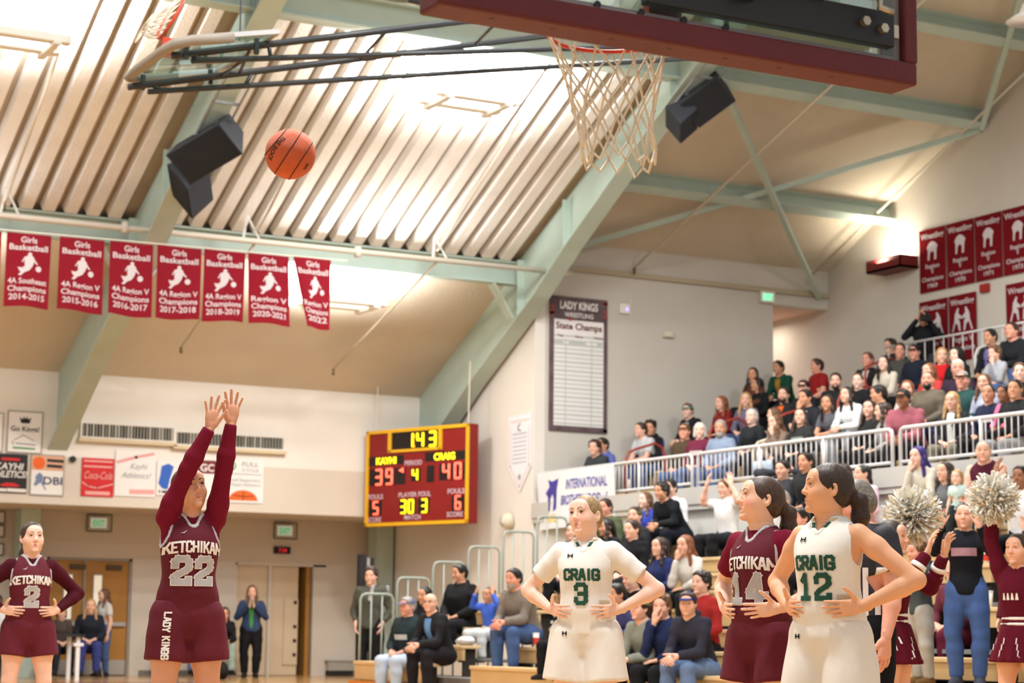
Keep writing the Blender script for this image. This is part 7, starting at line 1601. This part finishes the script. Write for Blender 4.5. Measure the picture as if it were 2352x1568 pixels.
 (12.83, 26.12, 0.61, 113, ('lap', 0, 'a', 0, 0), 'm', 'long', 'k', (28, 28, 32), (26, 27, 30), 'woman with long black hair in black behind the front bench', 'spectators in the lower stand', {}),
 (12.25, 24.45, 0.47, 108, ('clasp', 1, 'a', 25, 6), 'l', 'bald', 'g', (34, 34, 38), (34, 32, 36), 'older balding man with glasses in black jacket over blue shirt', 'spectators in the lower stand', {'inner': (104, 146, 196), 'glasses': True}),
 (13.41, 26.16, 0.86, 114, ('lap', 1, 'h', -20, 0), 'm', 'short', 'k', (26, 26, 28), (26, 27, 30), 'young man in black hooded jacket looking sideways', 'spectators in the lower stand', {'hood': True}),
 (13.41, 25.33, 0.77, 110, ('cheer', 0, 'c', 0, 0), 'm', 'bun', 'k', (68, 100, 196), (196, 200, 202), 'child in blue shirt and white leggings with hands on head', 'spectators in the lower stand', {}),
 (12.83, 23.21, 0.77, 110, ('clasp', 1, 'h', 0, 0), 'r', 'short', 'k', (120, 112, 104), (68, 92, 138), 'grey bearded man in grey sweater and jeans', 'spectators in the lower stand', {'beard': 'g'}),
 (12.25, 21.17, 0.64, 109, ('lap', 0, 'c', 0, 6), 'd', 'short', 'k', (30, 30, 32), (26, 27, 30), 'child in black beside the elbow of player three', 'spectators in the lower stand', {}),
 (15.73, 26.01, 1.88, 113, ('lap', 1, 'h', 0, 0), 'r', 'short', 'b', (74, 82, 58), (26, 27, 30), 'man in olive green jacket near the rail banner', 'spectators in the lower stand', {}),
 (15.15, 25.00, 1.60, 103, ('lap', 0, 'a', -20, 0), 'm', 'long', 'k', (34, 36, 40), (26, 27, 30), 'dark haired woman in black below the olive jacket', 'spectators in the lower stand', {}),
 (15.15, 24.24, 1.66, 96, ('lap', 1, 'a', 25, 6), 'l', 'short', 'b', (40, 42, 44), (26, 27, 30), 'spectator in olive knit cap in the lower stand', 'spectators in the lower stand', {'cap': ('beanie', (88, 94, 62))}),
 (16.31, 25.82, 2.07, 99, ('lap', 0, 'a', 0, 6), 'p', 'long', 'n', (52, 70, 160), (26, 27, 30), 'girl with long light brown hair in royal blue shirt', 'spectators in the lower stand', {}),
 (14.57, 23.37, 1.42, 100, ('lap', 1, 'a', 0, 6), 'l', 'short', 'b', (24, 24, 28), (26, 27, 30), 'boy in black hoodie with a pink chest mark', 'spectators in the lower stand', {'print_': ('dot', (190, 96, 110)), 'hood': True}),
 (16.31, 24.94, 2.19, 100, ('bend', 1, 'a', 0, 0), 'm', 'curly', 'k', (26, 28, 32), (28, 30, 40), 'curly haired boy in black hoodie with a red mark, bent forward', 'spectators in the lower stand', {'print_': ('dot', (196, 70, 70))}),
 (16.31, 25.15, 2.15, 114, ('lap', 1, 'a', 0, 0), 'l', 'short', 'k', (220, 220, 222), (26, 27, 30), 'dark haired boy in white shirt behind the curly haired boy', 'spectators in the lower stand', {}),
 (13.99, 21.79, 1.19, 97, ('lap', 0, 'a', 0, 6), 'l', 'long', 'b', (36, 46, 90), (26, 27, 30), 'girl with long dark hair in navy sweatshirt', 'spectators in the lower stand', {}),
 (13.99, 21.08, 1.21, 106, ('chin', 0, 'a', 0, 0), 'l', 'long', 'r', (214, 212, 206), (26, 27, 30), 'girl with long auburn hair in white sweater, hand at face', 'spectators in the lower stand', {}),
 (16.31, 23.75, 2.07, 100, ('cheer', 1, 'a', 0, 0), 'l', 'short', 'n', (224, 224, 226), (26, 27, 30), 'boy in white tee with a raised fist', 'spectators in the lower stand', {'sleeves': 'short'}),
 (16.31, 22.43, 2.25, 110, ('behind', 1, 'a', 0, 0), 'l', 'short', 'k', (52, 54, 60), (26, 27, 30), 'boy in dark jacket with hands behind his head', 'spectators in the lower stand', {}),
 (16.31, 21.85, 2.31, 100, ('lap', 1, 'a', 0, 6), 'm', 'short', 'k', (34, 34, 38), (26, 27, 30), 'black haired spectator above the braided player', 'spectators in the lower stand', {}),
 (16.31, 21.06, 2.18, 99, ('lap', 0, 'a', -20, 0), 'l', 'long', 'b', (70, 60, 70), (26, 27, 30), 'dark haired girl left of the pale pink jacket', 'spectators in the lower stand', {}),
 (16.31, 20.66, 2.14, 98, ('lap', 0, 'a', -20, 6), 'l', 'pulled', 'k', (224, 190, 206), (140, 142, 146), 'girl in pale pink and white jacket behind the referee', 'spectators in the lower stand', {}),
 (15.15, 20.80, 1.70, 106, ('lap', 1, 'a', 0, 0), 'l', 'short', 'g', (176, 176, 172), (140, 142, 146), 'man with glasses in pale grey between two players', 'spectators in the lower stand', {'glasses': True}),
 (14.57, 19.61, 1.41, 96, ('lap', 1, 'a', 0, 0), 'r', 'short', 'k', (206, 204, 200), (26, 27, 30), 'ruddy man in white jacket beside the braided player', 'spectators in the lower stand', {}),
 (14.57, 25.01, 1.45, 114, ('lap', 1, 'a', 25, 6), 'l', 'short', 'k', (40, 46, 66), (26, 27, 30), 'dark haired spectator in navy behind player three', 'spectators in the lower stand', {}),
 (12.83, 20.57, 0.68, 108, ('lap', 1, 'a', -20, 0), 'l', 'short', 'b', (22, 22, 26), (26, 27, 30), 'spectator in black under the elbow of player three', 'spectators in the lower stand', {}),
 (12.25, 18.90, 0.37, 107, ('chin', 1, 'a', 25, 0), 'l', 'curly', 'n', (34, 44, 80), (26, 27, 30), 'curly brown haired boy in navy sweatshirt with hand at mouth', 'spectators in the lower stand', {}),
 (12.25, 19.23, 0.37, 104, ('clasp', 1, 'a', 0, 6), 'l', 'short', 'b', (128, 132, 122), (34, 32, 36), 'boy in camouflage cap and grey green sweatshirt', 'spectators in the lower stand', {'cap': ('cap', (128, 122, 96))}),
 (12.25, 18.31, 0.42, 109, ('clasp', 1, 'a', 25, 0), 'l', 'short', 'b', (44, 44, 56), (96, 118, 154), 'boy in navy cap and dark letter jersey', 'spectators in the lower stand', {'cap': ('cap', (36, 44, 104)), 'print_': ('bar', (160, 160, 168)), 'hood': True}),
 (12.83, 20.42, 0.61, 94, ('bend', 1, 'a', 0, 0), 'm', 'short', 'k', (62, 64, 112), (34, 32, 36), 'boy in violet blue hoodie beside white shorts', 'spectators in the lower stand', {'hood': True}),
 (12.83, 19.13, 0.61, 105, ('lap', 1, 'a', 0, 6), 'l', 'curly', 'k', (150, 40, 38), (26, 27, 30), 'dark curly haired spectator in red behind the navy cap', 'spectators in the lower stand', {}),
 (16.31, 19.46, 2.30, 101, ('chin', 0, 'a', 0, 0), 'p', 'long', 'v', (206, 202, 190), (52, 58, 58), 'woman with violet black hair in cream sweater', 'spectators in the lower stand', {}),
 (16.31, 19.08, 2.07, 96, ('lap', 0, 'a', 0, 6), 'l', 'long', 'b', (100, 102, 106), (26, 27, 30), 'dark haired woman in grey jacket beside the toddler', 'spectators in the lower stand', {}),
 (16.31, 18.28, 2.23, 110, ('clasp', 1, 'h', 25, 0), 'l', 'buzz', 'g', (70, 24, 40), (64, 86, 128), 'bare armed man in maroon vest with crossed wrists', 'spectators in the lower stand', {'sleeves': 'none'}),
 (15.73, 17.18, 1.80, 111, ('cheer', 1, 'a', 0, 6), 'd', 'short', 'k', (226, 226, 228), (26, 27, 30), 'spectator in white tee with a raised arm at the right edge', 'spectators in the lower stand', {'sleeves': 'short'}),
 (13.99, 16.26, 0.79, 102, ('lap', 0, 'a', 0, 6), 'l', 'bob', 'b', (92, 40, 52), (84, 26, 44), 'seated spectator in maroon trousers behind the jeans girl', 'spectators in the lower stand', {}),
]
for X, Y, Z, rz, key, skin, hair, hc, top, trou, label, group, opt in CROWD:
    person((X, Y, Z), math.radians(rz), key, skin, hair, hc, top, trou, label, group, **opt)
# ------------------------------------------------------------------ people standing about, referee, cheerleaders
person((12.9, 28.2, 0), facing((12.9, 28.2), 18), ('stand_pockets', 1, 'a', 0, 0), 'l', 'curly', 'b', (74, 74, 66), (26, 26, 28), 'man in dark olive hoodie with backpack straps standing beyond the bench', scale=1.02, hood=True)
o = MB().bar((12.83, 27.98, 1.52), (12.80, 28.04, 1.30), .05, .03, (1, 0, 0)).build('backpack_strap', mat('strap_pale', (196, 198, 210), .7)); tag(o, 'pale backpack strap on the left shoulder of the standing man', 'strap')
o = MB().bar((13.10, 28.05, 1.52), (13.10, 28.10, 1.30), .05, .03, (1, 0, 0)).build('backpack_strap', MATS['strap_pale']); tag(o, 'pale backpack strap on the right shoulder of the standing man', 'strap')
person((13.55, 34.75, 0), facing((13.55, 34.75), 0), ('stand_clap', 0, 'h', 0, 0), 'l', 'long', 'n', (48, 62, 92), (24, 24, 26), 'woman in navy and green jacket clapping before the pale door', scale=.97, inner=(66, 132, 66))
person((10.62, 34.85, .455), facing((10.62, 34.85), 0), ('lap', 0, 'h', 0, 0), 'l', 'long', 'y', (30, 34, 44), (54, 62, 120), 'blonde woman in black jacket and jeans on a chair by the wooden door')
person((11.05, 35.45, 0), facing((11.05, 35.45), 60), ('stand_down', 0, 'a', 0, 0), 'l', 'long', 'n', (206, 202, 198), (74, 94, 140), 'woman with long brown hair in white tee standing before the wooden door', sleeves='short', scale=.93)
person((10.15, 35.0, .43), facing((10.15, 35.0), -10), ('lap', 0, 'a', 0, 0), 'l', 'bob', 'b', (70, 60, 56), (40, 40, 50), 'seated spectator half hidden by the elbow of player two', scale=.9)
person((13.05, 34.85, .455), facing((13.05, 34.85), -6), ('clasp', 0, 'a', 0, 0), 'm', 'bob', 'k', (26, 26, 28), (150, 170, 160), 'woman in black hoodie and mint trousers on a chair', scale=.95, hood=True, shoes=(30, 30, 32))
person((12.45, 35.15, .455), facing((12.45, 35.15), 0), ('lap', 0, 'a', 0, 0), 'm', 'bob', 'n', (150, 104, 60), (96, 112, 150), 'seated person in tan top hidden behind the shooter', scale=.95)
person((15.06, 37.0, 0), facing((15.06, 37.0), 0), ('stand_down', 0, 't', 0, 0), 'm', 'short', 'k', (206, 160, 60), (130, 132, 140), 'small child in yellow top seen through the open door', sleeves='short', shoes=(160, 50, 50))
person((8.75, 33.9, .43), facing((8.75, 33.9), 0), ('lap', 1, 'a', 0, 0), 'd', 'short', 'k', (206, 206, 210), (30, 30, 34), 'person in white top at the left edge behind player two')
person((22.35, 26.72, 4.66), facing((22.35, 26.72), 10), ('stand_camera', 1, 'a', 0, 0), 'm', 'short', 'k', (26, 26, 30), (60, 60, 64), 'photographer in black jacket standing on the top walkway', cap=('cap', (24, 24, 26)), scale=.93)
o = MB().box(22.10, 22.24, 26.38, 26.52, 6.08, 6.18).build('camera_body', INK); tag(o, 'black camera held to the face of the photographer', 'camera')
person((12.24, 14.12, .43), facing((12.24, 14.12), 8), ('stand_reach', 0, 'a', 0, 4), 'l', 'bun', 'k', (24, 26, 34), (66, 92, 146), 'young woman in black sweatshirt and blue jeans raising both hands', scale=.985, print_=('bar', (170, 134, 150)), shoes=(60, 64, 76))
person((12.22, 14.72, .43), facing((12.22, 14.72), 62), ('stand_reach', 1, 'c', 0, 0), 'r', 'short', 'n', (62, 70, 72), (162, 160, 154), 'boy in dark grey hoodie and light grey trousers seen from the side', hood=True, scale=.98, shoes=(104, 76, 46))
person((15.72, 18.25, 1.888), facing((15.72, 18.25), 20), ('stand_down', 0, 't', 0, 0), 'p', 'bob', 'y', (186, 208, 204), (40, 46, 50), 'blonde toddler in aqua and white shirt standing on a bench', sleeves='short', scale=.80)
person((12.15, 13.35, .43), facing((12.15, 13.35), 35), ('stand_upL', 0, 'c', 0, 0), 'l', 'bun', 'b', (80, 28, 40), (60, 22, 34), 'girl with bun and one raised hand behind the cheerleader', scale=.93)

# referee
def ref_mat():
    m = bpy.data.materials.new('referee_stripes'); m.use_nodes = True; nt = m.node_tree; b = nt.nodes['Principled BSDF']; N = nt.nodes.new; Lk = nt.links.new
    tc = N('ShaderNodeTexCoord'); sx = N('ShaderNodeSeparateXYZ'); Lk(tc.outputs['Object'], sx.inputs[0])
    at = N('ShaderNodeMath'); at.operation = 'ARCTAN2'; Lk(sx.outputs['X'], at.inputs[0]); Lk(sx.outputs['Y'], at.inputs[1])
    mu = N('ShaderNodeMath'); mu.operation = 'MULTIPLY'; mu.inputs[1].default_value = 17; Lk(at.outputs[0], mu.inputs[0])
    si = N('ShaderNodeMath'); si.operation = 'SINE'; Lk(mu.outputs[0], si.inputs[0]); gt = N('ShaderNodeMath'); gt.operation = 'GREATER_THAN'; gt.inputs[1].default_value = .1; Lk(si.outputs[0], gt.inputs[0])
    lz = N('ShaderNodeMath'); lz.operation = 'LESS_THAN'; lz.inputs[1].default_value = 1.24; Lk(sx.outputs['Z'], lz.inputs[0])
    an = N('ShaderNodeMath'); an.operation = 'MULTIPLY'; Lk(gt.outputs[0], an.inputs[0]); Lk(lz.outputs[0], an.inputs[1])
    mx = N('ShaderNodeMix'); mx.data_type = 'RGBA'; mx.inputs['A'].default_value = (*lin((30, 31, 40)), 1); mx.inputs['B'].default_value = (*lin((224, 222, 224)), 1); Lk(an.outputs[0], mx.inputs['Factor']); Lk(mx.outputs['Result'], b.inputs['Base Color']); b.inputs['Roughness'].default_value = .7
    return m
rp = (7.26, 9.22)
rr = empty('person', (*rp, 0), facing(rp, 58)); tag(rr, 'referee in black and white striped shirt looking down', 'person')
f = Fig(1.74, True, 1.06); f.spine = rotm(0, -.03); f.headR = rotm(math.radians(-16), math.radians(-20)); f.neckfwd = .02; standing(f, 'down'); f.headR = rotm(math.radians(-16), math.radians(-20)); f.finish(); sm = skinset(f, (224, 164, 142), 'ref')
part(rr, 'body', fig_body(f, .012, .0032, mouth=0, col=face_tint(f, False, .25), handh=.0036), sm)
face_parts(rr, f, 0, hair_mat('brow_ref', (96, 84, 74), .7), mat('lips_ref', (190, 124, 112), .5), eye_mat('eye_ref', (70, 70, 72)))
part(rr, 'hair', hair_mesh(f, 'short', .0045, 8), hair_mat('hair_refgrey', (118, 112, 106)))
rt_ = top_mesh(f, 'short', .018, -.08, .058, .010, 6, .005, name='striped_shirt'); part(rr, 'striped_shirt', rt_, ref_mat())
part(rr, 'trousers', trousers_mesh(f, .016, .012), BLKC)
for s_ in (1, -1): part(rr, 'shoe', shoe_mesh(f, s_), BLKC)
Df = Decal(rt_, f.pelvis, f.spine @ rotm(math.radians(88)))
z0 = .335; part(rr, 'flag_canton', Df.quads([[(-.03, z0+.022), (0, z0+.022), (0, z0+.045), (-.03, z0+.045)]], .0, 0, .005).mesh('flag_canton'), PN)
for i in range(6): part(rr, 'flag_stripe', Df.quads([[(-.03+.03*j if i < 3 else 0+.015*j, z0+.0075*i), (-.0+.03*j if i < 3 else .015+.015*j, z0+.0075*i), (-.0+.03*j if i < 3 else .015+.015*j, z0+.0075*(i+1)), (-.03+.03*j if i < 3 else .015*j, z0+.0075*(i+1))] for j in range(2)], 0, 0, .004).mesh('flag_stripe'), PR if i % 2 else WHT)

# cheerleaders
CHR = mat('cheer_maroon', (86, 18, 34), .9, .1, .05, 20, .2, 300)
def band(f, t0, t1, grow, mt, root, nm):
    g = Grid([f.torso(grow, .03)], .009, pad=.02); X, Y, Z = g.xyz(); T = f.spine; t = (X-f.pelvis[0])*T[0, 2]+(Y-f.pelvis[1])*T[1, 2]+(Z-f.pelvis[2])*T[2, 2]; g.cut(t-t1*f.k, .003); g.cut(t0*f.k-t, .003); part(root, nm, np_mesh(nm, [g.mesh_arrays()], 1), mt)
def cheerleader(pos, a, arm, label, hz):
    root = empty('person', (*pos, 0), facing(pos, a)); tag(root, label, 'person', 'cheerleaders')
    f = Fig(1.66, False, 1.); f.headR = rotm(math.radians(hz), .1); standing(f, arm); f.headR = rotm(math.radians(hz), .1); f.finish(); standing(f, arm); skinset(f, (222, 172, 146), 'cheer')
    part(root, 'body', fig_body(f, .012, .004, mouth=.2, col=face_tint(f, True, .2), handh=.005), f.skinm); part(root, 'hair', hair_mesh(f, 'pony', .005, 2), HB)
    me = top_mesh(f, 'long', .014, .05, .056, .010, 3, .003); part(root, 'sweater', me, CHR)
    band(f, .135, .16, .018, WHT, root, 'waist_stripe'); band(f, .095, .12, .018, WHT, root, 'waist_stripe')
    # pleated skirt
    g = Grid([Cone(f.pelvis+V3(0, 0, .10), f.pelvis+V3(0, 0, -.24), .15, .27, .02, flat=(V3(0, 1, 0), .8))], .010, pad=.03); X, Y, Z = g.xyz(); an = np.arctan2(X-f.pelvis[0], Y-f.pelvis[1]); g.D = g.D+.012*np.sin(an*14)*np.clip((f.pelvis[2]+.08-Z)/.3, 0, 1); g.cut(f.pelvis[2]-.18-Z+0*X, .004); g.cut(Z-f.pelvis[2]-.09+0*X, .004)
    sk = np_mesh('skirt', [g.mesh_arrays()], 1); part(root, 'skirt', sk, CHR)
    Dk = Decal(sk, f.pelvis, f.spine)
    for u in (-.14, -.05, .05, .14): part(root, 'skirt_stripe', Dk.quads([[(u*(1+.25*j)-.004, .0-.045*j-.045), (u*(1+.25*j)+.004, -.045*j-.045), (u*(1+.25*j)+.004, -.045*j), (u*(1+.25*j)-.004, -.045*j)] for j in range(4)], 0, 0, .005).mesh('skirt_stripe'), WHT)
    Dt = Decal(me, f.pelvis, f.spine); part(root, 'crown_emblem', Dt.quads([[(-.07, .27), (.07, .27), (.065, .285), (-.065, .285)]]+[[(-.07+.035*i, .285), (-.045+.035*i, .285), (-.05+.035*i, .335), (-.06+.035*i, .335)] for i in range(4)], 0, 0, .005).mesh('crown_emblem'), WHT)
    for E_, W_ in ((f.ER, f.WR), (f.EL, f.WL)):
        for q0, q1 in ((.30, .42), (.54, .66)): part(root, 'sleeve_stripe', MB().tube([E_+(W_-E_)*q0, E_+(W_-E_)*q1], [.056, .053], 18).mesh('sleeve_stripe'), WHT, True)
    for s_ in (1, -1): part(root, 'shoe', shoe_mesh(f, s_), SHOE)
    W_ = f.WL if arm == 'upL' else f.WR; c = math.cos(root.rotation_euler[2]); s = math.sin(root.rotation_euler[2]); return (pos[0]+W_[0]*c-W_[1]*s, pos[1]+W_[0]*s+W_[1]*c, W_[2])
POM = mat('pom_white', (232, 230, 222), .6, .3); POMC = mat('pom_cream', (222, 210, 180), .6, .3)
def pompom(c, R, label, seed, n=900):
    root = empty('pompom', c); tag(root, label, 'pompom', 'white cheer pompoms'); rnd = np.random.RandomState(seed)
    for nm, mt, k in (('strips', POM, n), ('cream_strips', POMC, n//4)):
        m = MB()
        for i in range(k):
            d = nrm(rnd.normal(size=3)); L = R*rnd.uniform(.75, 1.12); s = nrm(np.cross(d, rnd.normal(size=3))); w = .0085; b = rnd.normal(size=3)*.25
            p0 = d*R*.25; p1 = d*L*.65; p2 = d*L*.86+b*.06; p3 = nrm(d+b*.55)*L
            m.add([p0-s*w*.4, p0+s*w*.4, p1-s*w, p1+s*w, p2-s*w, p2+s*w, p3-s*w, p3+s*w], [(0, 1, 3, 2), (2, 3, 5, 4), (4, 5, 7, 6)])
        o = m.build(nm, mt); o.parent = root; stuff(o)
    o = MB().tube([(0, 0, -.07), (0, 0, .07)], .012, 8).build('handle', BLKC, None, True); o.parent = root
pA = cheerleader((10.80, 11.86), 30, 'upR', 'cheerleader in maroon uniform with white stripes at the right edge', 0)
pompom((pA[0], pA[1]-.02, pA[2]+.07), .20, 'white pompom held up by the cheerleader at the right edge', 4)
pB = cheerleader((8.92, 11.05), -70, 'reach', 'cheerleader mostly hidden behind the referee', 0)
pompom((9.28, 11.25, 1.70), .205, 'white pompom raised behind the referee', 9)
